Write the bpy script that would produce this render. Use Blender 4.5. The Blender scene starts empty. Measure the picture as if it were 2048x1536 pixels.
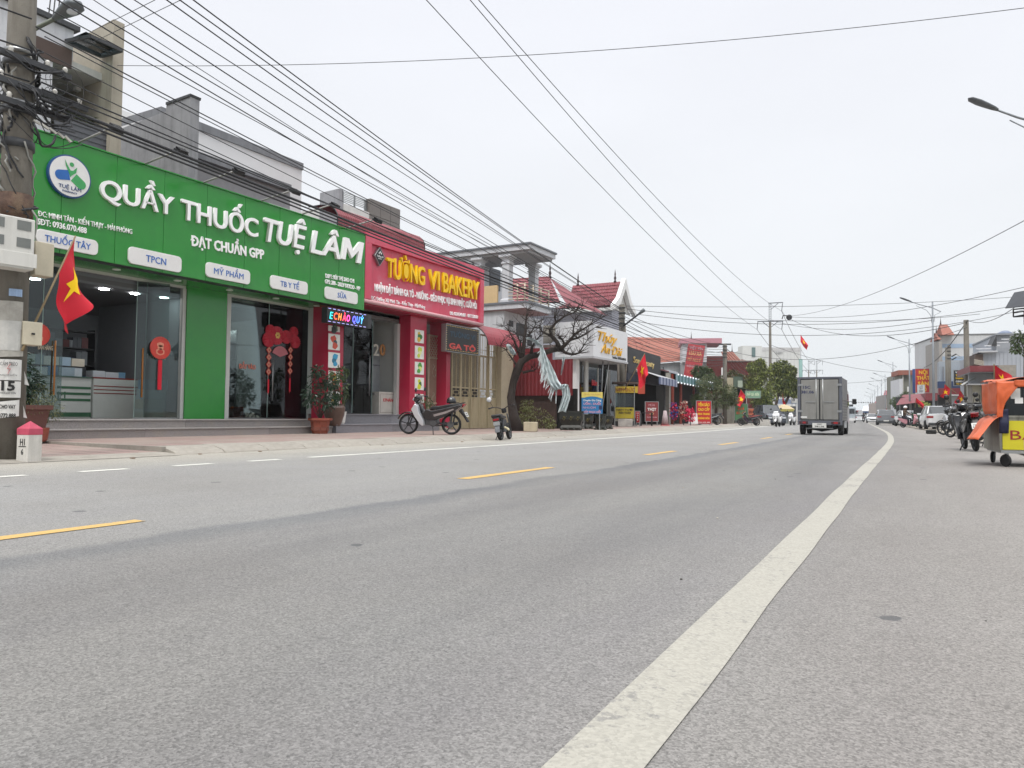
import bpy, bmesh, math, random
from mathutils import Vector, Matrix, noise as mnoise
random.seed(7)
R_ = math.radians
scn = bpy.context.scene
COL = scn.collection
# ------------------------------------------------------------------ camera
H, F0, ROLL, VX, VY = .72, 1500., .01, 1880., 838.
PITCH = math.atan(((VY-768)-ROLL*(VX-1024))/F0)
def _axes(yaw):
    f = Vector((-math.sin(yaw)*math.cos(PITCH), math.cos(yaw)*math.cos(PITCH), math.sin(PITCH)))
    r = Vector((math.cos(yaw), math.sin(yaw), 0)); u = r.cross(f)
    c, s = math.cos(ROLL), math.sin(ROLL)
    return f, r*c+u*s, u*c-r*s
a_, b_ = 0., 1.2
for _ in range(60):
    m_ = (a_+b_)/2; f_, r_, u_ = _axes(m_)
    if F0*r_.y/f_.y < VX-1024: a_ = m_
    else: b_ = m_
CF, CR, CU = _axes(a_)
CAM = Vector((0, 0, H))
cd = bpy.data.cameras.new('camera'); cam = bpy.data.objects.new('camera', cd); COL.objects.link(cam)
cd.sensor_fit = 'HORIZONTAL'; cd.sensor_width = 36; cd.lens = 36*F0/2048
cd.clip_start = .05; cd.clip_end = 4000
cam.matrix_world = Matrix(((CR.x, CU.x, -CF.x, 0), (CR.y, CU.y, -CF.y, 0), (CR.z, CU.z, -CF.z, H), (0, 0, 0, 1)))
scn.camera = cam
# ------------------------------------------------------------------ sky and sun
W = bpy.data.worlds.new('World'); scn.world = W; W.use_nodes = True
nt = W.node_tree; nt.nodes.clear()
def wn(t): return nt.nodes.new(t)
sky = wn('ShaderNodeTexSky'); sky.sky_type = 'NISHITA'; sky.sun_disc = False
sky.sun_elevation = R_(58); sky.sun_rotation = R_(200); sky.dust_density = 6; sky.air_density = 1.2
hsv = wn('ShaderNodeHueSaturation'); hsv.inputs['Saturation'].default_value = .25
tc = wn('ShaderNodeTexCoord'); sx = wn('ShaderNodeSeparateXYZ'); nt.links.new(tc.outputs['Generated'], sx.inputs[0])
cr = wn('ShaderNodeValToRGB')       # even cloud cover: brighter towards the zenith as under any overcast sky
el = cr.color_ramp.elements; el[0].position = 0; el[0].color = (.67, .705, .725, 1); el[1].position = 1; el[1].color = (2.75, 2.78, 2.85, 1)
e = el.new(.12); e.color = (.71, .735, .76, 1)
e = el.new(.58); e.color = (.765, .78, .84, 1)
nt.links.new(sx.outputs['Z'], cr.inputs[0])
cn = wn('ShaderNodeTexNoise'); cn.inputs['Scale'].default_value = 1.7; cn.inputs['Detail'].default_value = 4
mp = wn('ShaderNodeMapping'); mp.inputs['Scale'].default_value = (1, 1, 3); nt.links.new(tc.outputs['Generated'], mp.inputs[0]); nt.links.new(mp.outputs[0], cn.inputs[0])
mr = wn('ShaderNodeMapRange'); mr.inputs['From Min'].default_value = .3; mr.inputs['From Max'].default_value = .7; mr.inputs['To Min'].default_value = .965; mr.inputs['To Max'].default_value = 1.035
nt.links.new(cn.outputs[0], mr.inputs[0])
vm = wn('ShaderNodeVectorMath'); vm.operation = 'SCALE'; nt.links.new(cr.outputs[0], vm.inputs[0]); nt.links.new(mr.outputs[0], vm.inputs['Scale'])
bg1 = wn('ShaderNodeBackground'); bg1.inputs[1].default_value = .05
bg2 = wn('ShaderNodeBackground'); bg2.inputs[1].default_value = 1.0
mx = wn('ShaderNodeMixShader'); mx.inputs[0].default_value = .93      # the cloud layer hides nearly all of the clear sky
out = wn('ShaderNodeOutputWorld')
nt.links.new(sky.outputs[0], hsv.inputs['Color']); nt.links.new(hsv.outputs[0], bg1.inputs[0]); nt.links.new(vm.outputs[0], bg2.inputs[0])
nt.links.new(bg1.outputs[0], mx.inputs[1]); nt.links.new(bg2.outputs[0], mx.inputs[2]); nt.links.new(mx.outputs[0], out.inputs[0])
sl = bpy.data.lights.new('sun', 'SUN'); sl.energy = 1.5; sl.angle = R_(14); sl.color = (1, .965, .91)
so = bpy.data.objects.new('sun', sl); COL.objects.link(so)
so.rotation_euler = (R_(32), 0, R_(200-180)); so.location = (0, 0, 30)
scn.view_settings.view_transform = 'Standard'; scn.view_settings.look = 'None'
scn.view_settings.exposure = 0.36; scn.view_settings.gamma = 1; scn.view_settings.use_curve_mapping = False
scn.cycles.max_bounces = 7; scn.cycles.transparent_max_bounces = 16; scn.cycles.sample_clamp_indirect = 4
# ------------------------------------------------------------------ helpers: where things stand (the road bends left beyond about 20 m)
def off(y): return -.0009*y*y if y < 48 else -.0009*48*48-.0864*(y-48)
def hd(y): return math.atan(.0018*min(max(y, 0), 48))     # heading of the road, to the left
def ray(x, y): return CF+CR*((x-1024)/F0)-CU*((y-768)/F0)
def PX(x, y, X): d = ray(x, y); return CAM+d*(X/d.x)
def PY(x, y, Y): d = ray(x, y); return CAM+d*(Y/d.y)
def PZ(x, y, z): d = ray(x, y); return CAM+d*((z-H)/d.z)
def PD(x, y, t): return CAM+ray(x, y)*t
def PR(x, y, X):
    d = ray(x, y); lo, hi = 1., 700.
    g = lambda t: d.x*t-off(d.y*t)-X
    s = g(lo) > 0
    for _ in range(50):
        m = (lo+hi)/2
        if (g(m) > 0) == s: lo = m
        else: hi = m
    return CAM+d*lo
def RX(X, Y, z=0): return Vector((X+off(Y), Y, z))
# ------------------------------------------------------------------ helpers: materials
def hx(h, k=1.):
    h = h.lstrip('#'); o = []
    for i in (0, 2, 4):
        c = int(h[i:i+2], 16)/255
        o.append((c/12.92 if c <= .04045 else ((c+.055)/1.055)**2.4)*k)
    return (*o, 1)
MC = {}
def mat(name, col, rough=.6, var=.12, scale=6., bump=0., metal=0., streak=0., spec=.5, dirt=None, dirtamt=0., bscale=None, coat=0., emit=0.):
    if name in MC: return MC[name]
    c = hx(col) if isinstance(col, str) else (*col[:3], 1)
    m = bpy.data.materials.new(name); m.use_nodes = True; n = m.node_tree; L = n.links
    p = n.nodes['Principled BSDF']; p.inputs['Roughness'].default_value = rough; p.inputs['Metallic'].default_value = metal
    p.inputs['Specular IOR Level'].default_value = spec; p.inputs['Coat Weight'].default_value = coat
    t = n.nodes.new('ShaderNodeTexCoord'); oi = n.nodes.new('ShaderNodeObjectInfo')
    if emit:
        p.inputs['Emission Color'].default_value = c; p.inputs['Emission Strength'].default_value = emit
    nz = n.nodes.new('ShaderNodeTexNoise'); nz.inputs['Scale'].default_value = scale; nz.inputs['Detail'].default_value = 6; nz.inputs['Roughness'].default_value = .65
    L.new(t.outputs['Object'], nz.inputs['Vector'])
    r = n.nodes.new('ShaderNodeMapRange'); r.inputs['From Min'].default_value = .25; r.inputs['From Max'].default_value = .75
    r.inputs['To Min'].default_value = 1-var; r.inputs['To Max'].default_value = 1+var; L.new(nz.outputs[0], r.inputs[0])
    r2 = n.nodes.new('ShaderNodeMapRange'); r2.inputs['To Min'].default_value = 1-var*.35; r2.inputs['To Max'].default_value = 1+var*.35; L.new(oi.outputs['Random'], r2.inputs[0])
    mu = n.nodes.new('ShaderNodeMath'); mu.operation = 'MULTIPLY'; L.new(r.outputs[0], mu.inputs[0]); L.new(r2.outputs[0], mu.inputs[1])
    v = n.nodes.new('ShaderNodeVectorMath'); v.operation = 'SCALE'; v.inputs[0].default_value = c[:3]; L.new(mu.outputs[0], v.inputs['Scale'])
    o = v.outputs[0]
    if streak or dirtamt:
        mp = n.nodes.new('ShaderNodeMapping'); mp.inputs['Scale'].default_value = (4, 4, .35) if streak else (1.1, 1.1, 1.1); L.new(t.outputs['Object'], mp.inputs[0])
        n2 = n.nodes.new('ShaderNodeTexNoise'); n2.inputs['Scale'].default_value = 1.6; n2.inputs['Detail'].default_value = 8; n2.inputs['Roughness'].default_value = .7; L.new(mp.outputs[0], n2.inputs['Vector'])
        r3 = n.nodes.new('ShaderNodeMapRange'); r3.inputs['From Min'].default_value = .48; r3.inputs['From Max'].default_value = .72; r3.inputs['To Max'].default_value = max(streak, dirtamt); L.new(n2.outputs[0], r3.inputs[0])
        mi = n.nodes.new('ShaderNodeMix'); mi.data_type = 'RGBA'; L.new(r3.outputs[0], mi.inputs[0]); L.new(o, mi.inputs[6]); mi.inputs[7].default_value = hx(dirt or '4a453d')
        o = mi.outputs[2]
    L.new(o, p.inputs['Base Color'])
    if bump:
        b = n.nodes.new('ShaderNodeBump'); b.inputs['Strength'].default_value = bump; b.inputs['Distance'].default_value = .02
        nb = n.nodes.new('ShaderNodeTexNoise'); nb.inputs['Scale'].default_value = bscale or scale*5; nb.inputs['Detail'].default_value = 5; L.new(t.outputs['Object'], nb.inputs['Vector'])
        L.new(nb.outputs[0], b.inputs['Height']); L.new(b.outputs[0], p.inputs['Normal'])
    MC[name] = m; return m
def glassmat(name, tint='c8d4d2', dens=.9, ior=1.5, rough=.0):
    if name in MC: return MC[name]
    m = bpy.data.materials.new(name); m.use_nodes = True; n = m.node_tree; L = n.links; n.nodes.remove(n.nodes['Principled BSDF'])
    tr = n.nodes.new('ShaderNodeBsdfTransparent'); tr.inputs[0].default_value = [x*dens for x in hx(tint)[:3]]+[1]
    gl = n.nodes.new('ShaderNodeBsdfGlossy'); gl.inputs['Roughness'].default_value = rough+.01; gl.inputs[0].default_value = (.95, .97, 1, 1)
    fr = n.nodes.new('ShaderNodeFresnel'); fr.inputs[0].default_value = ior
    mx = n.nodes.new('ShaderNodeMixShader'); L.new(fr.outputs[0], mx.inputs[0]); L.new(tr.outputs[0], mx.inputs[1]); L.new(gl.outputs[0], mx.inputs[2])
    L.new(mx.outputs[0], n.nodes['Material Output'].inputs[0]); MC[name] = m; return m
# ------------------------------------------------------------------ helpers: meshes
class MB:
    def __init__(s): s.v = []; s.f = []; s.m = []
    def add(s, vs, fs, m=0):
        b = len(s.v); s.v += [tuple(p) for p in vs]; s.f += [tuple(b+i for i in q) for q in fs]; s.m += [m]*len(fs); return s
    def box(s, x0, x1, y0, y1, z0, z1, m=0):
        x0, x1 = sorted((x0, x1)); y0, y1 = sorted((y0, y1)); z0, z1 = sorted((z0, z1))
        return s.add([(x0, y0, z0), (x1, y0, z0), (x1, y1, z0), (x0, y1, z0), (x0, y0, z1), (x1, y0, z1), (x1, y1, z1), (x0, y1, z1)],
                     [(0, 3, 2, 1), (4, 5, 6, 7), (0, 1, 5, 4), (1, 2, 6, 5), (2, 3, 7, 6), (3, 0, 4, 7)], m)
    def obox(s, c, hx_, hy, hz, M, m=0):
        vs = [M @ Vector((sx*hx_, sy*hy, sz*hz))+Vector(c) for sz in (-1, 1) for sx, sy in ((-1, -1), (1, -1), (1, 1), (-1, 1))]
        return s.add(vs, [(0, 3, 2, 1), (4, 5, 6, 7), (0, 1, 5, 4), (1, 2, 6, 5), (2, 3, 7, 6), (3, 0, 4, 7)], m)
    def beam(s, a, b, w, h=None, m=0):     # square bar between two points
        a, b = Vector(a), Vector(b); d = b-a; h = h or w
        z = d.normalized(); x = z.cross(Vector((0, 0, 1)))
        if x.length < .01: x = Vector((1, 0, 0))
        x.normalize(); y = z.cross(x)
        return s.obox((a+b)/2, w/2, h/2, d.length/2, Matrix((x, y, z)).transposed(), m)
    def quad(s, *p, m=0): return s.add(p, [tuple(range(len(p)))], m)
    def prism(s, pts, ax, a, b, m=0):      # outline in the plane across axis ax, drawn out from a to b
        k = len(pts)
        def q(p, t): return (t, p[0], p[1]) if ax == 'x' else (p[0], t, p[1]) if ax == 'y' else (p[0], p[1], t)
        return s.add([q(p, a) for p in pts]+[q(p, b) for p in pts], [tuple(range(k-1, -1, -1)), tuple(range(k, 2*k))]+[(i, (i+1) % k, (i+1) % k+k, i+k) for i in range(k)], m)
    def tube(s, pts, r, n=8, m=0, cap=True):
        pts = [Vector(p) for p in pts]; rs = r if isinstance(r, (list, tuple)) else [r]*len(pts)
        vs = []; fs = []; px = None
        for i, p in enumerate(pts):
            d = (pts[min(i+1, len(pts)-1)]-pts[max(i-1, 0)]).normalized()
            if px is None:
                px = d.cross(Vector((0, 0, 1)))
                if px.length < .05: px = Vector((1, 0, 0))
            px = (px-d*px.dot(d)).normalized(); py = d.cross(px)
            for k in range(n):
                a = 2*math.pi*k/n; vs.append(p+(px*math.cos(a)+py*math.sin(a))*rs[i])
        for i in range(len(pts)-1):
            for k in range(n): fs.append((i*n+k, i*n+(k+1) % n, (i+1)*n+(k+1) % n, (i+1)*n+k))
        if cap: fs += [tuple(range(n-1, -1, -1)), tuple(range((len(pts)-1)*n, len(pts)*n))]
        return s.add(vs, fs, m)
    def lathe(s, prof, c=(0, 0, 0), n=20, ax='z', m=0, sx=1, sy=1):
        vs = []; fs = []
        for r, t in prof:
            for k in range(n):
                a = 2*math.pi*k/n; u, w = r*math.cos(a)*sx, r*math.sin(a)*sy
                p = (u, w, t) if ax == 'z' else (t, u, w) if ax == 'x' else (u, t, w)
                vs.append(Vector(p)+Vector(c))
        for i in range(len(prof)-1):
            for k in range(n): fs.append((i*n+k, i*n+(k+1) % n, (i+1)*n+(k+1) % n, (i+1)*n+k))
        if tuple(prof[0]) == tuple(prof[-1]): return s.add(vs, fs, m)
        if prof[0][0] > 1e-4: fs.append(tuple(range(n-1, -1, -1)))
        if prof[-1][0] > 1e-4: fs.append(tuple(range((len(prof)-1)*n, len(prof)*n)))
        return s.add(vs, fs, m)
    def ball(s, c, r, n=10, m=0, sz=1.):
        return s.lathe([(max(r*math.sin(math.pi*i/(n//2+1)), 1e-5), -r*sz*math.cos(math.pi*i/(n//2+1))) for i in range(n//2+2)], c, n, m=m)
    def build(s, name, mats, parent=None, smooth=False, bev=0., loc=None, fix=True):
        me = bpy.data.meshes.new(name); me.from_pydata(s.v, [], s.f)
        if not isinstance(mats, (list, tuple)): mats = [mats]
        for q in mats: me.materials.append(q)
        if len(mats) > 1: me.polygons.foreach_set('material_index', s.m)
        if fix:
            bm = bmesh.new(); bm.from_mesh(me); bmesh.ops.recalc_face_normals(bm, faces=bm.faces); bm.to_mesh(me); bm.free()
        if smooth is True: me.polygons.foreach_set('use_smooth', [True]*len(me.polygons))
        me.update(); o = bpy.data.objects.new(name, me); COL.objects.link(o)
        if parent: o.parent = parent
        if loc: o.location = loc
        if smooth == 'auto' or bev:
            me.polygons.foreach_set('use_smooth', [True]*len(me.polygons))
            try: me.set_sharp_from_angle(angle=R_(35))
            except Exception: pass
        if bev:
            b = o.modifiers.new('bevel', 'BEVEL'); b.width = bev; b.segments = 2; b.limit_method = 'ANGLE'; b.angle_limit = R_(35); b.harden_normals = False
        return o
def tag(o, label=None, cat=None, group=None, kind=None):
    if label: o['label'] = label
    if cat: o['category'] = cat
    if group: o['group'] = group
    if kind: o['kind'] = kind
    return o
def thing(name, loc=(0, 0, 0), rz=0., label=None, cat=None, group=None):
    o = bpy.data.objects.new(name, None); COL.objects.link(o); o.location = loc; o.rotation_euler = (0, 0, rz); o.empty_display_size = .2
    return tag(o, label, cat, group)
def copy_tree(o, parent=None, recolor=None):
    c = o.copy(); COL.objects.link(c); c.parent = parent
    if recolor and c.type == 'MESH':
        for sl_ in c.material_slots:
            if sl_.material and sl_.material.name in recolor:
                k = recolor[sl_.material.name]; sl_.link = 'OBJECT'; sl_.material = k
    for ch in KIDS.get(o.name, [x for x in o.children]): copy_tree(ch, c, recolor)
    return c
KIDS = {}
def box(name, x0, x1, y0, y1, z0, z1, m, parent=None, bev=0.): return MB().box(x0, x1, y0, y1, z0, z1).build(name, m, parent, bev=bev)
# lettering: real letters drawn out of the built-in face
FX = Matrix(((0, 0, 1), (1, 0, 0), (0, 1, 0)))        # reads along +Y, faces +X
FY = Matrix(((1, 0, 0), (0, 0, -1), (0, 1, 0)))       # reads along +X, faces -Y
FXb = Matrix(((0, 0, -1), (-1, 0, 0), (0, 1, 0)))     # faces -X
_TC = {}
def block_m(ext, bold, shear):
    W_, h, s = .80, .73, .125+bold*2; q = s*1.45
    ps = [(0, 0), (s, 0), (s, h-q*1.35), (W_/2, .1), (W_-s, h-q*1.35), (W_-s, 0), (W_, 0), (W_, h), (W_-s*1.15, h), (W_/2, .1+q*1.15), (s*1.15, h), (0, h)]
    ps = [(x+.06+shear*y, y) for x, y in ps]; n = len(ps)
    me = bpy.data.meshes.new('m'); me.from_pydata([(x, y, -ext) for x, y in ps]+[(x, y, ext) for x, y in ps], [], [tuple(range(n-1, -1, -1)), tuple(range(n, 2*n))]+[(i, (i+1) % n, (i+1) % n+n, i+n) for i in range(n)])
    return me
def tmesh(s, ext=.01, bold=0., shear=0., res=2):
    if s == 'M' and res >= 5: return block_m(ext, bold, shear)
    key = (s, ext, bold, shear, res)
    if key in _TC: return _TC[key]
    cu = bpy.data.curves.new('t', 'FONT'); cu.body = s; cu.size = 1; cu.extrude = ext; cu.offset = bold; cu.shear = shear; cu.resolution_u = res
    cu.body = s.replace('Đ', 'D').replace('đ', 'd')
    o = bpy.data.objects.new('t', cu); me = bpy.data.meshes.new_from_object(o); bpy.data.objects.remove(o)
    if 'Đ' in s:
        bar = bnd(tmesh('|', 1., bold, shear)); bm = bmesh.new(); bm.from_mesh(me)
        for i, ch in enumerate(s):
            if ch == 'Đ':
                x = (bnd(tmesh(s[:i].replace('Đ', 'D')+'|', 1., bold, shear))[1]-bar[1]) if i else 0
                q = [bm.verts.new((x+a, b, c)) for c in (-ext, ext*1.02) for a, b in ((-.02, .335), (.34, .335), (.34, .405+bold), (-.02, .405+bold))]
                for f in ((3, 2, 1, 0), (4, 5, 6, 7), (0, 1, 5, 4), (1, 2, 6, 5), (2, 3, 7, 6), (3, 0, 4, 7)): bm.faces.new([q[k] for k in f])
        bm.to_mesh(me); bm.free()
    _TC[key] = me; return me
def bnd(me):
    xs = [v.co.x for v in me.vertices]; return min(xs), max(xs)
def text(s, m, parent, loc, M, h, w=None, ext=.01, bold=0., shear=0., name='lettering', align='c', res=2, kind=None):
    """one line of lettering; loc = centre (or left end) of the line at half cap height, h = cap height, w = width"""
    CAP = .73
    if 'M' in s or 'm' in s: bold = 0.
    src = tmesh(s, 1., bold, shear, res); x0, x1 = bnd(src); k = h/CAP
    sx = (w/(x1-x0)) if w else k
    me = src.copy(); ox = (x0+x1)/2 if align == 'c' else x0
    for v in me.vertices:
        v.co = M @ Vector(((v.co.x-ox)*sx, (v.co.y-CAP/2)*k, ext*(v.co.z)))
    me.materials.clear(); me.materials.append(m)
    o = bpy.data.objects.new(name, me); COL.objects.link(o); o.location = loc
    if parent: o.parent = parent
    return o
def letters(s, m, parent, a, b, M, h, ext=.03, bold=0., shear=0., name='letter', gap=None):
    """single letters along a straight line from a to b (half cap height)"""
    CAP = .73; a, b = Vector(a), Vector(b)
    res = 5; full = bnd(tmesh(s, 1., bold, shear)); W_ = full[1]-full[0]; sx = (b-a).length/W_; k = h/CAP
    bar = bnd(tmesh('|', 1., bold, shear))
    for i, ch in enumerate(s):
        if ch == ' ': continue
        pre = bnd(tmesh(s[:i]+'|', 1., bold, shear))
        x = pre[1]-bar[1]          # pen position of this letter
        src = tmesh(ch, 1., bold, shear, res); me = src.copy()
        for v in me.vertices:
            v.co = M @ Vector((v.co.x*sx, (v.co.y-CAP/2)*k, ext*v.co.z))
        me.materials.clear(); me.materials.append(m)
        o = bpy.data.objects.new(name, me); COL.objects.link(o); o.parent = parent
        o.location = a+(b-a).normalized()*((x-full[0])*sx)+M @ Vector((0, 0, .002*(i % 7)))
# ------------------------------------------------------------------ shared materials
STEEL = mat('brushed_steel', '9a9c9c', .32, .1, 20, metal=.9)
BLACK = mat('black_plastic', '18181a', .45, .2)
DARK = mat('dark_grey_paint', '35373a', .55, .2)
CREAM = mat('cream_paint', 'c9bfa4', .6, .08, streak=.25, dirt='7a6c52')
WHITE = mat('white_paint', 'dcdcda', .45, .04)
WHITEW = mat('white_wall', 'c2c4c8', .8, .06, streak=.35, dirt='84868a')
GREEN = mat('green_composite_panel', '26842f', .2, .05, 1.5, spec=.6, dirt='1d6a30', dirtamt=.35)
PINK = mat('pink_composite_panel', 'c8485f', .35, .06, 1.5, dirt='bb7482', dirtamt=.6)  # pink kept paler: the washed look of reflections is put into its colour
PINKD = mat('crimson_panel', 'a8243f', .3, .08, 1.5)
LETW = mat('white_acrylic', 'f2f2f2', .35, .03)
LETY = mat('yellow_acrylic', 'f0c300', .35, .05)
SIDEG = mat('grey_return', '8c9494', .5, .05)
BLUEL = mat('blue_lettering', '2a62ae', .4, .05)
REDL = mat('red_lettering', 'b8202a', .45, .05)
CONC = mat('old_concrete', '67635b', .9, .18, 3., .35, streak=.6, dirt='453f36', bscale=40)
GRANITE = mat('speckled_granite', '77767a', .5, .55, 60, .1)
TERR = mat('terrazzo_step', '878280', .6, .35, 45, .1, dirtamt=.4, dirt='9a907e')
GLASS = glassmat('shop_glass', 'ccd8d6', .93)
GLASSD = glassmat('tinted_glass', '6d7a78', .5)
RUBBER = mat('black_rubber', '161616', .8, .2)
GREYW = mat('grey_render', '77797d', .85, .14, 2, .2, streak=.5, dirt='4f5257')
MROOF = mat('maroon_sheet_metal', '6e2a30', .5, .12, 4, dirtamt=.3, dirt='8a5a58')
TILE = mat('dusty_red_roof_tile', '7e4248', .8, .16, 6, dirtamt=.4, dirt='946468')
TILEO = mat('orange_roof_tile', '8c5547', .8, .2, 6, dirtamt=.4, dirt='8f7264')
CABLE = mat('black_cable', '232427', .6, .1)
REDFLAG = mat('red_flag_cloth', 'c70f28', .75, .06, 4)
YSTAR = mat('yellow_star', 'ffd200', .7, .03)
BAMBOO = mat('dry_bamboo', '857354', .8, .2, 12)
# ------------------------------------------------------------------ ground, road, markings
def roadmat():
    m = bpy.data.materials.new('worn_asphalt'); m.use_nodes = True; n = m.node_tree; L = n.links; N = n.nodes.new
    p = n.nodes['Principled BSDF']; p.inputs['Roughness'].default_value = .88; p.inputs['Specular IOR Level'].default_value = .3
    uv = N('ShaderNodeUVMap'); uv.uv_map = 'lane'; sp = N('ShaderNodeSeparateXYZ'); L.new(uv.outputs[0], sp.inputs[0])
    def noise(sc, det, vec, ro=.6):
        q = N('ShaderNodeTexNoise'); q.inputs['Scale'].default_value = sc; q.inputs['Detail'].default_value = det; q.inputs['Roughness'].default_value = ro; L.new(vec, q.inputs['Vector']); return q.outputs[0]
    def mrange(v, a, b, c, d):
        q = N('ShaderNodeMapRange'); q.inputs[1].default_value = a; q.inputs[2].default_value = b; q.inputs[3].default_value = c; q.inputs[4].default_value = d; L.new(v, q.inputs[0]); return q.outputs[0]
    def mixc(f, a, b):
        q = N('ShaderNodeMix'); q.data_type = 'RGBA'
        for k, z in ((0, f), (6, a), (7, b)):
            if isinstance(z, tuple): q.inputs[k].default_value = z
            else: L.new(z, q.inputs[k])
        return q.outputs[2]
    def math_(op, a, b):
        q = N('ShaderNodeMath'); q.operation = op
        for k, z in ((0, a), (1, b)):
            if isinstance(z, (int, float)): q.inputs[k].default_value = z
            else: L.new(z, q.inputs[k])
        return q.outputs[0]
    u = sp.outputs[0]
    mpn = N('ShaderNodeMapping'); mpn.inputs['Scale'].default_value = (1, .16, 1); L.new(uv.outputs[0], mpn.inputs[0])
    wob = math_('ADD', u, mrange(noise(1.1, 6, uv.outputs[0]), 0, 1, -.22, .22))
    # lane ramp: dusty strip | far lane | seam | near lane | shoulder
    rp = N('ShaderNodeValToRGB'); L.new(mrange(wob, -12, 3, 0, 1), rp.inputs[0]); e = rp.color_ramp.elements
    def P_(x): return (x+12)/15
    st = [(-11.4, 'a39d92'), (-9.3, '92908a'), (-8.3, '868583'), (-5, '807f7d'), (-3.98, '7d7c7a'), (-3.86, '636466'), (-3.72, '666768'), (-3.5, '71706f'), (-2.9, '6b6a69'), (-2.2, '737270'), (-1.6, '6b6a69'), (-.9, '737170'), (-.4, '787572'), (.8, '817d79'), (2.4, '8c867e')]
    e[0].position = P_(st[0][0]); e[0].color = hx(st[0][1]); e[1].position = P_(st[-1][0]); e[1].color = hx(st[-1][1])
    for x, h in st[1:-1]: q = e.new(P_(x)); q.color = hx(h)
    col = rp.outputs[0]
    streak = noise(1.3, 7, mpn.outputs[0], .65)
    col = mixc(mrange(streak, .42, .7, 0, .3), col, hx('8d8c86'))
    patch = noise(.35, 5, uv.outputs[0]); col = mixc(mrange(patch, .45, .7, 0, .35), col, hx('6f6b66'))
    # aggregate
    vo = N('ShaderNodeTexVoronoi'); vo.inputs['Scale'].default_value = 175; L.new(uv.outputs[0], vo.inputs['Vector'])
    g1 = noise(60, 3, uv.outputs[0], .8)
    hs = N('ShaderNodeSeparateColor'); L.new(vo.outputs['Color'], hs.inputs[0])
    agg = math_('ADD', mrange(hs.outputs[0], 0, 1, .72, 1.3), mrange(g1, .3, .7, -.22, .22))
    big = noise(9, 6, uv.outputs[0], .75)
    agg = math_('MULTIPLY', agg, mrange(big, .3, .7, .94, 1.06))
    sc = N('ShaderNodeVectorMath'); sc.operation = 'SCALE'; L.new(col, sc.inputs[0]); L.new(agg, sc.inputs['Scale'])
    # small tar spots
    vs = N('ShaderNodeTexVoronoi'); vs.voronoi_dimensions = '2D'; vs.inputs['Scale'].default_value = .8; vs.inputs['Randomness'].default_value = 1
    dv = N('ShaderNodeVectorMath'); dv.operation = 'ADD'; L.new(uv.outputs[0], dv.inputs[0])
    nn = N('ShaderNodeTexNoise'); nn.inputs['Scale'].default_value = 14; L.new(uv.outputs[0], nn.inputs['Vector'])
    ds = N('ShaderNodeVectorMath'); ds.operation = 'SCALE'; ds.inputs['Scale'].default_value = .07; L.new(nn.outputs['Color'], ds.inputs[0]); L.new(ds.outputs[0], dv.inputs[1]); L.new(dv.outputs[0], vs.inputs['Vector'])
    spot = mrange(vs.outputs['Distance'], .03, .04, 1, 0); pres = N('ShaderNodeSeparateColor'); L.new(vs.outputs['Color'], pres.inputs[0])
    spot = math_('MULTIPLY', spot, mrange(pres.outputs[0], .74, .76, 0, .75))
    fin = mixc(spot, sc.outputs[0], hx('4a4b4d'))
    L.new(fin, p.inputs['Base Color'])
    b = N('ShaderNodeBump'); b.inputs['Strength'].default_value = .55; b.inputs['Distance'].default_value = .006
    L.new(math_('ADD', vo.outputs['Distance'], g1), b.inputs['Height']); L.new(b.outputs[0], p.inputs['Normal'])
    return m
def strip(name, u0, u1, ys, z, m, kind='structure', z1=None, parent=None):
    """sheet that follows the bend of the road between two lateral offsets"""
    mb = MB(); k = len(ys)
    f0 = u0 if callable(u0) else (lambda y: u0); f1 = u1 if callable(u1) else (lambda y: u1)
    for y in ys: mb.v += [(f0(y)+off(y), y, z), (f1(y)+off(y), y, z if z1 is None else z1)]
    for i in range(k-1): mb.f.append((2*i, 2*i+1, 2*i+3, 2*i+2)); mb.m.append(0)
    me = bpy.data.meshes.new(name); me.from_pydata(mb.v, [], mb.f); me.materials.append(m)
    uv = me.uv_layers.new(name='lane'); 
    for li, lp in enumerate(me.loops):
        x, y, _ = mb.v[lp.vertex_index]; uv.data[li].uv = (x-off(y), y)
    o = bpy.data.objects.new(name, me); COL.objects.link(o)
    if parent: o.parent = parent
    if kind: tag(o, kind=kind)
    return o
YS = [-14+i*1.5 for i in range(50)]+[62+i*12 for i in range(46)]
GROUND = mat('pale_packed_earth', '7f786a', .95, .2, .7, .3, dirtamt=.5, dirt='8f8776')
MB().quad((-900, -300, -.02), (900, -300, -.02), (900, 1500, -.02), (-900, 1500, -.02)).build('ground', GROUND)['kind'] = 'structure'
ASPH = roadmat()
strip('road', -10.95, 2.1, YS, 0, ASPH)
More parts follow.
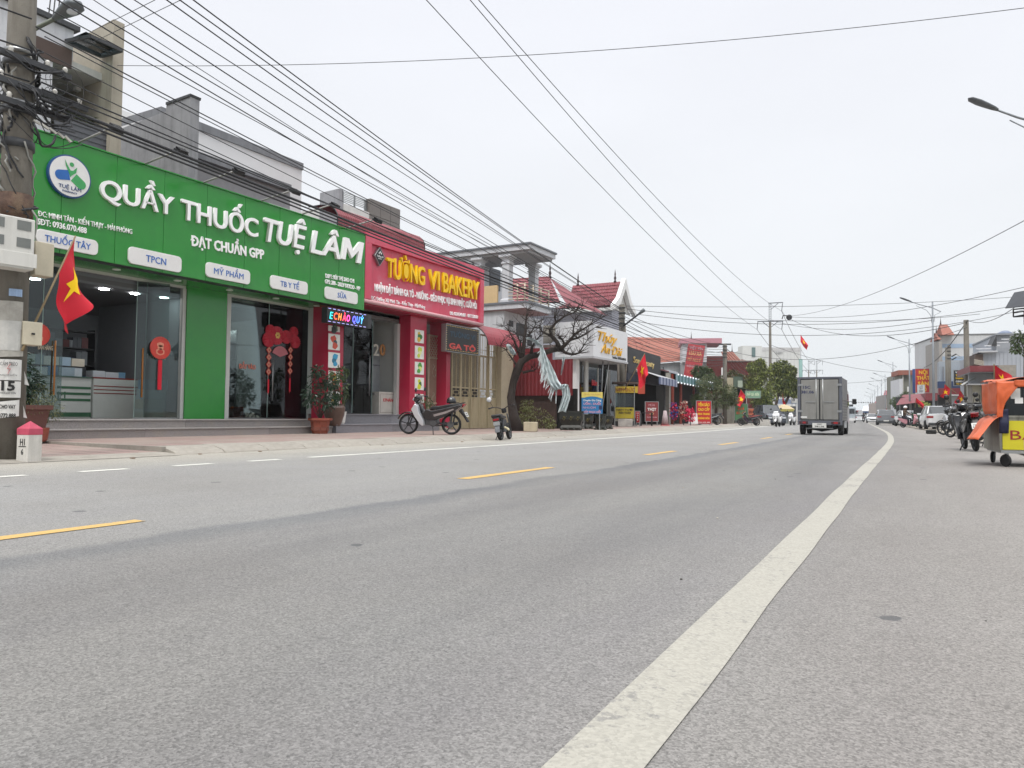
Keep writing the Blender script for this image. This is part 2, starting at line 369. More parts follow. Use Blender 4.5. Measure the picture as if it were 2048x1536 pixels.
def paintmat(name, c, wear=.55):
    m = bpy.data.materials.new(name); m.use_nodes = True; n = m.node_tree; L = n.links; N = n.nodes.new; p = n.nodes['Principled BSDF']; p.inputs['Roughness'].default_value = .75
    t = N('ShaderNodeTexCoord'); a = N('ShaderNodeTexNoise'); a.inputs['Scale'].default_value = 22; a.inputs['Detail'].default_value = 9; a.inputs['Roughness'].default_value = .78; L.new(t.outputs['Object'], a.inputs['Vector'])
    b = N('ShaderNodeTexNoise'); b.inputs['Scale'].default_value = 1.4; b.inputs['Detail'].default_value = 4; L.new(t.outputs['Object'], b.inputs['Vector'])
    s = N('ShaderNodeMath'); s.operation = 'MULTIPLY_ADD'; s.inputs[1].default_value = .6; L.new(b.outputs[0], s.inputs[0]); L.new(a.outputs[0], s.inputs[2])
    r = N('ShaderNodeMapRange'); r.inputs[1].default_value = wear+.33; r.inputs[2].default_value = wear+.42; L.new(s.outputs[0], r.inputs[0])
    q = N('ShaderNodeMix'); q.data_type = 'RGBA'; L.new(r.outputs[0], q.inputs[0]); q.inputs[6].default_value = hx(c); q.inputs[7].default_value = hx('7e7c77')
    v = N('ShaderNodeTexVoronoi'); v.inputs['Scale'].default_value = 110; L.new(t.outputs['Object'], v.inputs['Vector']); hs = N('ShaderNodeSeparateColor'); L.new(v.outputs['Color'], hs.inputs[0])
    r2 = N('ShaderNodeMapRange'); r2.inputs[3].default_value = .86; r2.inputs[4].default_value = 1.08; L.new(hs.outputs[0], r2.inputs[0])
    sc = N('ShaderNodeVectorMath'); sc.operation = 'SCALE'; L.new(q.outputs[2], sc.inputs[0]); L.new(r2.outputs[0], sc.inputs['Scale']); L.new(sc.outputs[0], p.inputs['Base Color'])
    bb = N('ShaderNodeBump'); bb.inputs['Strength'].default_value = .4; bb.inputs['Distance'].default_value = .005; L.new(v.outputs['Distance'], bb.inputs['Height']); L.new(bb.outputs[0], p.inputs['Normal'])
    return m
LINEW = paintmat('worn_white_road_paint', '9a978d', .535); LINEF = paintmat('far_white_road_paint', 'c9c8c0', .56); LINEY = paintmat('worn_yellow_road_paint', 'bb9a5c', .56)
def fine(a, b, st=1.): n = max(2, int((b-a)/st)+1); return [a+(b-a)*i/(n-1) for i in range(n)]
def wv(u, s): return lambda y: u+.004*math.sin(y*2.3+s)+.003*math.sin(y*7.1+s*2)
def lu(y):
    T = [(-10, -.6), (1.4, -.618), (2, -.632), (3, -.661), (5, -.70), (8, -.76), (12, -.797), (18, -.79), (26, -.727), (40, -.7), (400, -.7)]
    for (a, p), (b, q) in zip(T[:-1], T[1:]):
        if y <= b: return p+(q-p)*(y-a)/(b-a)
    return -.7
strip('edge_line', lambda y: lu(y)-.092+.003*math.sin(y*2.3), lambda y: lu(y)+.092+.003*math.sin(y*3.1+1), fine(-10, 40, .25)+fine(41, 300, 4), .004, LINEW)
strip('far_edge_line', wv(-8.83, 1), wv(-8.66, 2), fine(8.9, 60, .5)+fine(61, 300, 4), .004, LINEF)
for a, b in ((1.3, 2.6), (3.9, 4.55), (5.15, 5.75), (6.4, 7.0), (7.65, 8.25)):
    strip('lane_dash', wv(-8.8, a), wv(-8.65, b), fine(a, b, .2), .004, LINEF)
y = -3.1
for a, b in ((.6, 3.1), (7.0, 9.25), (13.3, 15.2), (19.4, 21.6), (26, 28.2), (32.6, 34.8), (39, 41.2), (45.6, 47.8), (52, 54.2), (58.6, 60.8)):
    strip('centre_dash', wv(-4.62-(.0 if a < 5 else .03), a), wv(-4.5, b), fine(a, b, .2), .004, LINEY)
# ------------------------------------------------------------------ kerb and pavement
KERB = mat('grey_kerb_concrete', '918c83', .9, .14, 9, .3, dirtamt=.45, dirt='6d675d')
PAV = mat('pinkish_pavement_tile', '94807a', .85, .16, 5, .25, dirtamt=.5, dirt='958c80', bscale=30)
kb = MB(); ks = []
def kerb_piece(): return [(-10.9, .002), (-10.98, .06), (-11.2, .118), (-11.55, .134), (-11.55, -.02), (-10.9, -.02)]
kerb = tag(strip('kerb_bed', -11.6, -10.93, YS[13:], -.005, CONC, None), kind='structure'); kerb.name = 'kerb'
proto_k = {}
yy = 8.05; i = 0
while yy < 44:
    L_ = .978; key = i % 5
    if key not in proto_k:
        mb = MB(); rr = random.Random(key); pts = [(a+rr.uniform(-.008, .008), b+(rr.uniform(-.008, .006) if b > 0 else 0)) for a, b in kerb_piece()]
        mb.prism([(p[0]+11.2, p[1]) for p in pts], 'y', 0, L_); o = mb.build('kerb_stone', KERB, kerb, bev=.012); proto_k[key] = o
    else:
        o = proto_k[key].copy(); COL.objects.link(o)
    o.location = (-11.2+off(yy), yy, random.uniform(-.004, .004)); o.rotation_euler = (0, 0, math.atan(.0018*yy)+random.uniform(-.006, .006)); yy += 1.0; i += 1
mb = MB()   # beyond, one run of the same kerb
for a, b in zip(fine(yy, 130, 3)[:-1], fine(yy, 130, 3)[1:]):
    pa, pb = [[(x+off(t), t, z) for x, z in kerb_piece()] for t in (a, b)]
    mb.add(pa+pb, [(k, (k+1) % 6, (k+1) % 6+6, k+6) for k in range(6)])
o = mb.build('kerb_run', KERB, kerb)
def pavmat():
    m = bpy.data.materials.new('pavement_tiles'); m.use_nodes = True; n = m.node_tree; L = n.links; N = n.nodes.new; p = n.nodes['Principled BSDF']; p.inputs['Roughness'].default_value = .85
    t = N('ShaderNodeUVMap'); t.uv_map = 'lane'
    br = N('ShaderNodeTexBrick'); br.offset = 0; br.inputs['Scale'].default_value = 1; br.inputs['Brick Width'].default_value = .4; br.inputs['Row Height'].default_value = .4; br.inputs['Mortar Size'].default_value = .012
    br.inputs['Color1'].default_value = hx('97807a'); br.inputs['Color2'].default_value = hx('8c7770'); br.inputs['Mortar'].default_value = hx('4f463f'); L.new(t.outputs[0], br.inputs['Vector'])
    a = N('ShaderNodeTexNoise'); a.inputs['Scale'].default_value = .9; a.inputs['Detail'].default_value = 8; a.inputs['Roughness'].default_value = .7; L.new(t.outputs[0], a.inputs['Vector'])
    r = N('ShaderNodeMapRange'); r.inputs[1].default_value = .42; r.inputs[2].default_value = .66; r.inputs[4].default_value = .75; L.new(a.outputs[0], r.inputs[0])
    q = N('ShaderNodeMix'); q.data_type = 'RGBA'; L.new(r.outputs[0], q.inputs[0]); L.new(br.outputs[0], q.inputs[6]); q.inputs[7].default_value = hx('958d82')
    f = N('ShaderNodeTexNoise'); f.inputs['Scale'].default_value = 25; f.inputs['Detail'].default_value = 6; L.new(t.outputs[0], f.inputs['Vector']); r2 = N('ShaderNodeMapRange'); r2.inputs[3].default_value = .8; r2.inputs[4].default_value = 1.2; L.new(f.outputs[0], r2.inputs[0])
    sc = N('ShaderNodeVectorMath'); sc.operation = 'SCALE'; L.new(q.outputs[2], sc.inputs[0]); L.new(r2.outputs[0], sc.inputs['Scale']); L.new(sc.outputs[0], p.inputs['Base Color'])
    return m
PAVM = pavmat()
strip('pavement', -17.5, -11.53, fine(8.05, 60, 1.5)+fine(63, 300, 10), .13, PAVM)
strip('dropped_pavement', -17.5, -11.25, fine(-12, 8.05, 1.), .13, PAVM, z1=.045)
strip('pavement_ramp', -11.25, -10.75, fine(-12, 8.05, 1.), .045, KERB, z1=.006)
MB().prism([(-17.5, .0), (-17.5, .131), (-11.25, .131), (-11.25, .04), (-11.2, 0)], 'y', 7.98, 8.06).build('pavement_edge', KERB)['kind'] = 'structure'
strip('right_pavement', 1.75, 9.5, fine(16, 60, 2)+fine(63, 300, 10), .04, mat('dusty_right_pavement', '8d857a', .9, .2, 1.2, .3, dirtamt=.6, dirt='a09684'))
def litter(n, x0, x1, y0, y1, z, c, name, label, cat):
    m = mat(name+'_m', c, .9)
    for _ in range(n):
        x, y = random.uniform(x0, x1), random.uniform(y0, y1); mb = MB(); k = random.randint(5, 7); s = random.uniform(.03, .07)
        ps = [(s*random.uniform(.5, 1)*math.cos(6.28*q/k), s*random.uniform(.3, .7)*math.sin(6.28*q/k)) for q in range(k)]
        mb.prism(ps, 'z', 0, .012); o = mb.build(name, m, loc=(x, y, z)); tag(o, label, cat, name+' scattered along the road edge')
litter(7, -10.9, -10.3, 6, 22, .008, '6a4f3a', 'dry_leaf', 'small curled dry leaf lying against the kerb', 'leaf')

for _i in range(12):
    x, y = random.uniform(-3.2, 1.4), random.uniform(1.6, 11); s_ = random.uniform(.003, .008)
    o = MB().ball((0, 0, 0), s_, 6, sz=.6).build('pebble', mat('pebble_dark', '4c4a46', .9) if _i % 3 else mat('pebble_pale', 'a8a296', .9), loc=(x, y, s_*.4)); tag(o, 'tiny loose stone lying on the asphalt near the edge line', 'stone', 'loose stones on the road')
litter(9, .6, 2.4, 12, 30, .006, '8f877a', 'paper_scrap', 'small pale scrap lying on the dusty right shoulder', 'litter')
# ------------------------------------------------------------------ pharmacy: sign board
SX = -15.7; ZB, ZT = 3.95, 6.33; Y0, Y1 = 7.5, 18.08
def yx(x, y, X): return PX(x, y, X).y
def zx(x, y, X): return PX(x, y, X).z
sign = thing('pharmacy_sign', (SX, Y0, ZB), 0, 'long green pharmacy sign board with raised white letters above the glass shop front', 'sign')
def loc_(o, t): o.location = Vector(o.location)-Vector(t.location); return o
def S(X, y, z, t): return Vector((X, y, z))-Vector(t.location)
n = 9; w = (Y1-Y0)/n
for i in range(n):
    o = MB().box(-.04, 0, .004, w-.004, 0, ZT-ZB).build('panel', GREEN, sign, bev=.006, loc=(random.uniform(-.003, .003), i*w, 0))
MB().box(-.35, -.045, .01, Y1-Y0-.01, .0, ZT-ZB-.02).build('back_frame', DARK, sign)
MB().box(-.045, .03, 0, Y1-Y0, ZT-ZB+.002, ZT-ZB+.03).build('top_trim', GREEN, sign)
big = lambda s, xa, ya, xb, yb, h, m=LETW, e=.05, b=.03, sh=0.: letters(s, m, sign, PX(xa, ya, SX+e)-Vector(sign.location), PX(xb, yb, SX+e)-Vector(sign.location), FX, h, e, b, sh)
def capz(x, ya, yb, X=SX): return abs(zx(x, ya, X)-zx(x, yb, X))
big('QUẦY', 200, 375, 347, 412, capz(230, 363, 403), e=.035, b=.014)
big('THUỐC', 362, 416, 515, 456, capz(430, 411, 450), e=.035, b=.014)
big('TUỆ', 527, 456, 611, 476, capz(545, 433, 480), e=.045, b=.016, sh=.16)
big('LÂM', 620, 480, 719, 504, capz(640, 460, 506), e=.045, b=.016, sh=.16)
def tl(s, xa, ya, xb, yb, h, m=LETW, p=sign, X=SX+.012, e=.012, b=.01, M=FX, sh=0., name='lettering', res=2):
    A, B = PX(xa, ya, X), PX(xb, yb, X); lc = (A+B)/2; lc.z = (A.z+B.z)/2
    o = text(s, m, p, lc-Vector(p.location), M, h, (B-A).length, e, b, sh, name, res=res)
    d = (B-A).normalized(); o.rotation_euler = (math.asin(max(-1, min(1, d.z))), 0, 0) if M is FX else (0, 0, 0)
    return o
tl('ĐẠT CHUẨN GPP', 382, 480, 528, 509, capz(450, 480, 505)*.8, b=.03)
tl('ĐC: MINH TÂN - KIẾN THỤY - HẢI PHÒNG', 76, 426, 264, 463, .115, b=.012)
tl('SĐT: 0936.070.488', 75, 442, 173, 461, .125, b=.012)
tl('DSPT: BÙI THỊ SAO CHI', 651, 551, 708, 562, .125, b=.015)
tl('GPS: 280 - 2023/ ĐKKDD - HP', 650, 562, 720, 577, .125, b=.015)
def rrect(w, h, r, n=5):
    ps = []
    for cx, cy, a in ((w/2-r, h/2-r, 0), (-w/2+r, h/2-r, 90), (-w/2+r, -h/2+r, 180), (w/2-r, -h/2+r, 270)):
        for k in range(n+1): t = R_(a+90*k/n); ps.append((cx+r*math.cos(t), cy+r*math.sin(t)))
    return ps
for s, xa, xb, ya, yb, tw in (('THUỐC TÂY', 73, 197, 457, 488, .74), ('TPCN', 258, 364, 493, 526, .38), ('MỸ PHẨM', 413, 501, 524, 553, .67), ('TB Y TẾ', 542, 616, 550, 576, .5), ('SỮA', 651, 716, 573, 597, .27)):
    X = SX+.05; A = PX(xa, ya+0, X); B = PX(xb, yb+8 if False else ya+(xb-xa)*.19, X)
    yA, yB = A.y, B.y; zt = zx((xa+xb)/2, (ya+ya+(xb-xa)*.19)/2, X); zbm = zx((xa+xb)/2, (ya+ya+(xb-xa)*.19)/2+(yb-ya), X); hh = zt-zbm
    pl = MB().prism(rrect(yB-yA, hh, .1), 'x', -.05, 0).build('plaque', WHITE, sign, bev=.008, loc=S(X, (yA+yB)/2, (zt+zbm)/2, sign))
    text(s, BLUEL, pl, (.004, 0, 0), FX, hh*.42, (yB-yA)*tw, .004, .006, name='lettering')
# round logo
lc = PX(140, 353, SX+.07); lr = capz(140, 311, 396)/2
lg = MB().lathe([(lr, -.07), (lr, 0), (1e-5, 0)], n=40, ax='x').build('logo_disc', mat('navy_rim', '1d4476', .4), sign, smooth='auto', loc=lc-Vector(sign.location))
MB().lathe([(lr*.93, 0), (lr*.93, .012), (1e-5, .012)], n=40, ax='x').build('logo_face', WHITE, lg, smooth='auto')
def flat(pts, m, p, name, x=.018, loc=None): return MB().prism(pts, 'x', x-.004, x).build(name, m, p, loc=loc)
def capsule(cx, cy, L_, r, a):
    ps = [(L_, -r), (L_, r)]+[(-L_+r*0-r*math.sin(t)*.9, r*math.cos(t)) for t in [math.pi*k/8 for k in range(9)]]
    c, s_ = math.cos(a), math.sin(a); return [(cx+x*c-y*s_, cy+x*s_+y*c) for x, y in ps]
q = lr/.44
flat(capsule(-.12*q, .0, .1*q, .1*q, R_(12)), mat('logo_blue', '1f5fa8', .4), lg, 'blue_capsule_half')
flat(capsule(.15*q, -.06*q, .1*q, .1*q, R_(145)), mat('logo_green', '3c9a58', .4), lg, 'green_capsule_half')
flat([(-.12*q, .32*q), (-.07*q, .22*q), (.0, .12*q), (.05*q, .13*q), (.13*q, .22*q), (.11*q, .1*q), (.02*q, .02*q), (.0, -.02*q), (-.04*q, .08*q), (-.1*q, .2*q)], MC['logo_green'], lg, 'leaf_figure', .022)
flat([(.02*q+.045*q*math.cos(t*.52), .25*q+.045*q*math.sin(t*.52)) for t in range(12)], MC['logo_green'], lg, 'figure_head', .022)
text('TUỆ LÂM', mat('logo_navy', '1d3f74', .5), lg, (.018, .0, -.235*q), FX, .075*q, .46*q, .004, .02, name='lettering')
text('PHARMACY', MC['logo_navy'], lg, (.018, .0, -.325*q), FX, .035*q, .3*q, .004, .01, name='lettering')
# floodlights on arms along the top edge
FLD = iter(['above the round logo', 'above the first big word', 'above the second big word', 'above the gap before the slanted words', 'above the slanted letters', 'at the right end of the sign'])
for px, py, ex, ey in ((155, 291, 213, 278), (288, 331, 343, 319), (405, 366, 458, 356), (520, 399, 570, 389), (602, 424, 653, 416), (690, 449, 735, 443)):
    b0 = PX(px, py, SX-.02); b0.z = ZT+.02; e0 = Vector((SX+1.15, b0.y+.06, b0.z+.16))
    t = thing('sign_floodlight', b0, 0, 'small black floodlight on a thin arm '+next(FLD), 'floodlight', 'floodlights along the top of the pharmacy sign')
    MB().tube([(0, 0, 0), e0-b0], .022, 6).build('arm', mat('grey_pipe', '8f8f8c', .5), t, smooth=True)
    d = e0-b0; lm = MB(); lm.box(-.1, .09, -.13, .13, -.09, -.03); 
    for k in range(5): lm.box(-.085+k*.04, -.07+k*.04, -.11, .11, -.03, .02)
    o = lm.build('lamp_head', BLACK, t, loc=d+Vector((.08, 0, -.02))); o.rotation_euler = (0, R_(35), 0)
    MB().box(-.11, -.1, -.11, .11, -.085, -.035).build('lens', WHITE, o)
# ------------------------------------------------------------------ pharmacy: building
DX = -16.95; PXX = -16.84; ZF = .53
ph = thing('pharmacy_building', (-17, 12.5, .13), 0, 'green pharmacy shop front with two glass openings and granite steps', 'building')
def pb(name, x0, x1, y0, y1, z0, z1, m, par=None, bev=0.):
    par = par or ph; org = Vector(ph.location)
    c = Vector(((x0+x1)/2, (y0+y1)/2, (z0+z1)/2)); hx2 = (abs(x1-x0)/2, abs(y1-y0)/2, abs(z1-z0)/2)
    base = org if par is ph else org+par.location
    return MB().box(-hx2[0], hx2[0], -hx2[1], hx2[1], -hx2[2], hx2[2]).build(name, m, par, bev=bev, loc=c-base)
yP0, yP1 = yx(372, 700, PXX), yx(452, 700, PXX); yQ0, yQ1 = yx(626, 700, PXX), 17.0
pb('pillar', PXX, DX-.1, yP0, yP1, ZF, ZB+.0, GREEN); pb('pillar', PXX-.0, DX-.1, yx(628, 700, PXX-.0), yx(655, 700, PXX-.0), ZF, ZB, GREEN)
pb('soffit', SX-.36, -17.6, Y0, Y1, ZB+.001, ZB+.05, GREEN)
for px, py in ((95, 518), (234, 542), (356, 563), (460, 580), (553, 596), (634, 610)):
    pos = PX(px, py, SX-.6); o = MB().lathe([(.09, -.012), (.09, .0)], n=16).build('downlight', WHITE, ph, loc=Vector((SX-.62, pos.y, ZB-.001))-Vector(ph.location))
# steps with nosing
for i, (x, z0, z1) in enumerate(((-15.55, .1, .33), (-15.9, .33, .53))):
    ys = [7.0, 10.6, 14.2, 16.6] if i == 0 else [7.0, 11.9, 16.45]
    for a, b in zip(ys[:-1], ys[1:]):
        pb('step_riser', x, -18, a+.003, b-.003, z0, z1-.035, TERR)
        pb('step_nosing', x+.03, -18, a+.003, b-.003, z1-.034, z1+(0 if i == 0 else -.001), mat('worn_step_edge', '8b8784', .6, .2, 20), bev=.008)
FRAME = mat('white_aluminium_frame', 'b9bab6', .4, .06)
zH = zx(300, 566, DX)
def frame(ya, yb, zt, trans=True):
    f = pb('door_frame', DX-.03, DX+.05, ya, yb, zt, zt+.09, FRAME)
    org = Vector(ph.location)+f.location
    for a, b in ((ya, ya+.0), (yb, yb)):
        s = 1 if a == ya else -1
        MB().box(DX-.04-org.x, DX+.07-org.x, a-org.y, a+s*.13-org.y, ZF-org.z, zt-.002-org.z).build('jamb', FRAME, f)
    MB().box(DX-.005-org.x, DX+.005-org.x, ya-org.y, yb-org.y, zt+.092-org.z, ZB-.003-org.z).build('transom_glass', GLASSD, f)
    return f
yA0, yA1 = 8.0, yx(371, 700, DX+.05); yB0, yB1 = yx(455, 700, DX), yx(622, 700, DX)
yB0 = max(yB0, yP1-.3)
frame(yA0, yA1, zH); frame(yB0-.1, yB1, zH-.0)
def gpane(ya, yb, x0, x1=None, name='glass_door', handle=None, zt=None):
    x1 = x0 if x1 is None else x1; zt = zt or zH-.01
    a, b = Vector((x0, ya, 0)), Vector((x1, yb, 0)); L_ = (b-a).length; ang = math.atan2(b.y-a.y, b.x-a.x)
    o = MB().box(0, L_, -.005, .005, ZF+.02, zt).build(name, GLASS, ph, loc=a-Vector(ph.location)+Vector((0, 0, 0))); o.location.z = -ph.location.z; o.rotation_euler = (0, 0, ang)
    e = .012; mb = MB(); mb.box(0, L_, -.02, .02, ZF+.003, ZF+.03); mb.build('bottom_rail', STEEL, o)
    MB().box(-.014, 0, -.009, .009, ZF+.02, zt).build('edge_seal', mat('green_glass_edge', '8aa39c', .3), o)
    if handle is not None:
        h = MB()
        for s in (-1, 1):
            h.tube([(handle, s*.06, 1.05), (handle, s*.06, 2.25)], .018, 8)
            for z in (1.15, 2.15): h.tube([(handle, 0, z), (handle, s*.06, z)], .01, 6)
        h.build('handle', mat('orange_wood_handle', 'b0702e', .4) if ya < 12 else STEEL, o, smooth=True)
    return o
# left opening: fixed pane, two folded open leaves, fixed pane right
yl = [yx(125, 700, DX), yx(272, 700, DX), yx(288, 700, DX)]
gpane(8.0, yl[0]-.45, DX, handle=None, name='glass_panel'); gpane(yl[0]-.44, yl[0], DX, handle=.25)
gpane(yl[1], yl[1]+.62, DX, DX+.35, handle=.15); gpane(yl[2]+.05, yA1-.16, DX-.002, name='glass_panel', handle=None)
gpane(yB0+.02, yx(536, 700, DX), DX, handle=1.55); gpane(yx(537, 700, DX), yB1-.15, DX, name='glass_panel')
# shell: ceiling, walls, back
INW = mat('shop_inner_wall', '6e7276', .8, .05); CEIL = mat('shop_ceiling', '5c5e60', .8, .04)
pb('inner_ceiling', DX-.08, -23, Y0, 17.3, ZB-.25, ZB-.15, CEIL); pb('back_wall', -23.1, -23.3, Y0, 17.3, ZF, ZB-.15, INW)
pb('side_wall', DX-.1, -23.3, 7.3, 7.48, ZF, ZB-.15, INW); pb('side_wall', DX-.12, -23.3, 17.32, 17.5, ZF, ZB-.15, INW)
pb('inner_wall', DX-.12, -21, yP0+.2, yP0+.35, ZF, ZB-.26, INW)
pb('inner_floor', DX-.1, -23.1, 7.5, 17.3, ZF-.05, ZF-.002, mat('glossy_floor_tile', '807a70', .2, .1))
pb('header', DX-.1, DX-.2, Y0, 17.3, ZB-.3, ZB, INW)
LEDM = mat('lit_downlight', 'ffffff', .5, emit=45.)
for px, py in ((70, 558), (215, 559), (208, 578), (281, 569), (270, 587), (328, 595)):
    d = ray(px, py); t = (ZB-.26-H)/d.z; p = CAM+d*t
    if p.x < DX-.2 and p.x > -23: MB().lathe([(.11, -.012), (.11, .0)], n=16).build('ceiling_downlight', LEDM, ph, loc=p-Vector(ph.location))
o = MB().box(-.6, .6, -.03, .03, 0, .05).build('tube_light', LEDM, ph, loc=Vector((-20, 14.6, ZB-.45))-Vector(ph.location))
# counters and shelves inside
CW = mat('counter_white', 'cfd2ce', .4, .04); CG = mat('counter_green_stripe', '3c6a4c', .4); CR_ = mat('counter_red_stripe', '8c3a30', .4)
ct = thing('shop_counter', (-18.6, 9.5, ZF), 0, 'white counter with green stripes and framed green shop name inside pharmacy', 'counter')
def cb(name, x0, x1, y0, y1, z0, z1, m, t, bev=0.): return MB().box(x0, x1, y0, y1, z0, z1).build(name, m, t, bev=bev)
c1 = yx(183, 780, -18.6)-9.5
cb('counter_body', -.5, 0, -2.2, c1, 0, 1.0, CW, ct, .01); cb('counter_top', -.55, .03, -2.2, c1, 1.002, 1.03, mat('dark_green_edge', '4f6a5e', .3), ct); cb('kick_strip', 0, .006, -2.2, c1, .03, .14, CG, ct)
for k in range(3): cb('stripe', 0, .008, c1-.85, c1-.02, .42+k*.15, .48+k*.15, CG, ct)
fr = MB()
for a in ((-1.85, c1-.95, .33, .345), (-1.85, c1-.95, .825, .84), (-1.85, -1.835, .345, .825), (c1-.965, c1-.95, .345, .825)): fr.box(0, .01, *a)
fr.build('name_border', CG, ct); text('QUẦY THUỐC TUỆ LÂM', CG, ct, (.008, (-1.85+c1-.95)/2, .57), FX, .17, 1.5+c1, .004, .015)
c2 = thing('shop_counter', (-18.55, 9.5+c1+.02, ZF), 0, 'rounded white counter with three thin red stripes inside pharmacy', 'counter')
ps = [(-1.2, 0), (0, 0)]+[(-.5+.5*math.cos(t), 1.1+.5*math.sin(t)) for t in [math.pi/2*k/8 for k in range(9)]]+[(-1.2, 1.6)]
MB().prism(ps, 'z', 0, 1.0).build('counter_body', CW, c2, smooth='auto'); MB().prism([(x*1.03, y*1.02) for x, y in ps], 'z', 1.002, 1.04).build('counter_top', CR_, c2)
for k in range(3): MB().prism([(x+.004 if x > -1 else x, y+.004) for x, y in ps], 'z', .62+k*.09, .645+k*.09).build('stripe', CR_, c2)
BOXC = ['c6cfd6', '9fb6c8', 'd8d8d4', '6f9dbb', 'b8c6c2', 'd0c8b8', '4d86b0', '95a8b4']
BM = [mat('carton_'+str(i), c, .6, .06) for i, c in enumerate(BOXC)]
def cartons(x0, y0, y1, z, hmax, rows, lab, seed, dx=.3):
    cn = dict(zip([b.name for b in BM], ['pale blue grey', 'dusty blue', 'off white', 'mid blue', 'pale green grey', 'cream', 'strong blue', 'slate blue'])); ct_ = 0
    r = random.Random(seed)
    for rr in range(rows):
        y = y0
        while y < y1-.1:
            w, h = r.uniform(.18, .42), hmax/rows*r.uniform(.75, .98); m = r.choice(BM)
            if y+w > y1: break
            o = MB().box(-dx/2, dx/2, 0, w-.01, 0, h).build('medicine_carton', m, loc=(x0+r.uniform(-.03, .03), y, z+rr*hmax/rows))
            tag(o, ('upper row ' if rr else '')+cn[m.name]+' '+lab, 'carton', 'medicine cartons in the pharmacy'); y += w
cartons(-18.8, 7.9, 9.5+c1-.05, ZF+1.035, .5, 2, 'carton on the green striped counter', 3)
cartons(-18.9, 9.6+c1, 9.4+c1+1.3, ZF+1.045, .18, 1, 'small box on the red topped counter', 5)
for k, (yy_, z_, ww) in enumerate(((10.4, .53, .9), (10.5, .53, .9), (12.6, .53, .9))): pass
sh = thing('medicine_shelf', (-22.4, 10.5, ZF), 0, 'tall dark shelving of medicine along the back wall of the left room', 'shelf')
for z in (.0, .5, 1., 1.5, 2., 2.5): cb('shelf_board', 0, .4, -2.8, 2.8, z, z+.03, DARK, sh)
for y_ in (-2.8, -1.4, 0, 1.4, 2.77): cb('upright', 0, .42, y_, y_+.03, 0, 2.6, DARK, sh)
sb = MB(); rr = random.Random(4)
mb = [MB() for _ in range(4)]
for z in (.03, .53, 1.03, 1.53, 2.03):
    y_ = -2.7
    while y_ < 2.6:
        w = rr.uniform(.08, .25); mb[rr.randrange(4)].box(.05, .35, y_, y_+w-.01, z, z+rr.uniform(.15, .4)); y_ += w
for k in range(4): tag(mb[k].build('stock', [mat('stock_a', '3d4f66', .6), mat('stock_b', '5a5f66', .6), mat('stock_c', '6b3c3c', .6), mat('stock_d', '8d949a', .6)][k], sh), kind='stuff')
sh2 = thing('medicine_shelf', (-19.2, 14.6, ZF), 0, 'glass fronted display shelf behind the push door of the pharmacy', 'shelf')
for z in (.0, .35, .9, 1.35, 1.8, 2.3): cb('shelf_board', 0, .4, -1.3, 1.2, z, z+.03, STEEL, sh2)
for y_ in (-1.3, 0, 1.17): cb('upright', 0, .42, y_, y_+.04, 0, 2.7, STEEL, sh2)
cb('red_base', -.02, .44, -1.3, 1.2, .03, .34, mat('dark_red_base', '6e2026', .4), sh2)
mb = [MB() for _ in range(3)]
for z in (.38, .93, 1.38, 1.83):
    y_ = -1.2
    while y_ < 1.1: w = rr.uniform(.07, .16); mb[rr.randrange(3)].lathe([(w*.4, 0), (w*.4, .2), (w*.15, .25), (w*.15, .3)], (.2, y_+w/2, z), 8); y_ += w
for k in range(3): tag(mb[k].build('bottles', [MC['stock_a'], MC['stock_b'], mat('bottle_pale', '8fa5a8', .3)][k], sh2), kind='stuff')
for k, z in enumerate((0, .25, .5, .75)):
    tag(MB().box(-.2, .2, -.28, .28, 0, .24).build('floor_carton', BM[(k*3+2) % 8], loc=(-17.6, yA1-.5+.03*k, ZF+z)), ['bottom', 'second from bottom', 'third from bottom', 'top'][k]+' carton of the stack inside beside the green pillar', 'carton', 'cartons stacked by the green pillar')
# round red new year fans
def fan(x, y, lab, tassel):
    p = PX(x, y, DX+.45); r = capz(x, y-22, y+22, DX+.45)/2
    t = thing('round_hanging_fan', p, 0, lab, 'decoration')
    MB().lathe([(r, -.015), (r, .0), (1e-5, .0)], n=28, ax='x').build('disc', mat('lacquer_red', '7e1414', .35, .15, 20), t)
    MB().lathe([(r*1.03, -.012), (r*1.03, .008), (r*.95, .012), (r*.95, .001)], n=28, ax='x').build('rim', mat('fan_rim', 'c0392b', .4), t)
    fm = mat('fan_print', 'd58a70', .6)
    for (cy, cz, a, b) in ((-.02, .3, .34, .2), (0, .05, .3, .2), (-.02, -.35, .42, .3)):
        MB().prism([(r*(cy+a*math.cos(k*.52)*(1+.12*(k % 2))), r*(cz+b*math.sin(k*.52)*(1+.1*(k % 2)))) for k in range(12)], 'x', .001, .006).build('print_motif', fm, t)
    MB().prism([(r*(-.02+.3*math.cos(k*.78)), r*(-.35+.2*math.sin(k*.78))) for k in range(8)], 'x', .006, .009).build('print_motif', mat('fan_red_print', 'b83226', .6), t)
    if tassel: MB().box(-.01, .01, -.05, .05, -r-.75, -r-.02).build('tassel', REDFLAG, t)
fan(77, 669, 'round red lacquer fan hung on the glass behind the utility pole', False)
fan(321, 696, 'round red lacquer fan with a red tassel on the right glass leaf', True)
for s, x0, x1, y_, r_2 in (('BÁN HÀNG', 76, 106, 695, 0), ('BÁN HÀNG', 294, 332, 714, 0)):
    o = text(s, mat('sticker_cream', 'b9b09a', .6), None, PX((x0+x1)/2, y_, DX+.02), FX, .1, yx(x1, y_, DX)-yx(x0, y_, DX), .003, .02, name='sticker_lettering'); tag(o, 'cream sticker lettering on the %s glass of the pharmacy' % ('left' if x0 < 200 else 'right'), 'sticker')
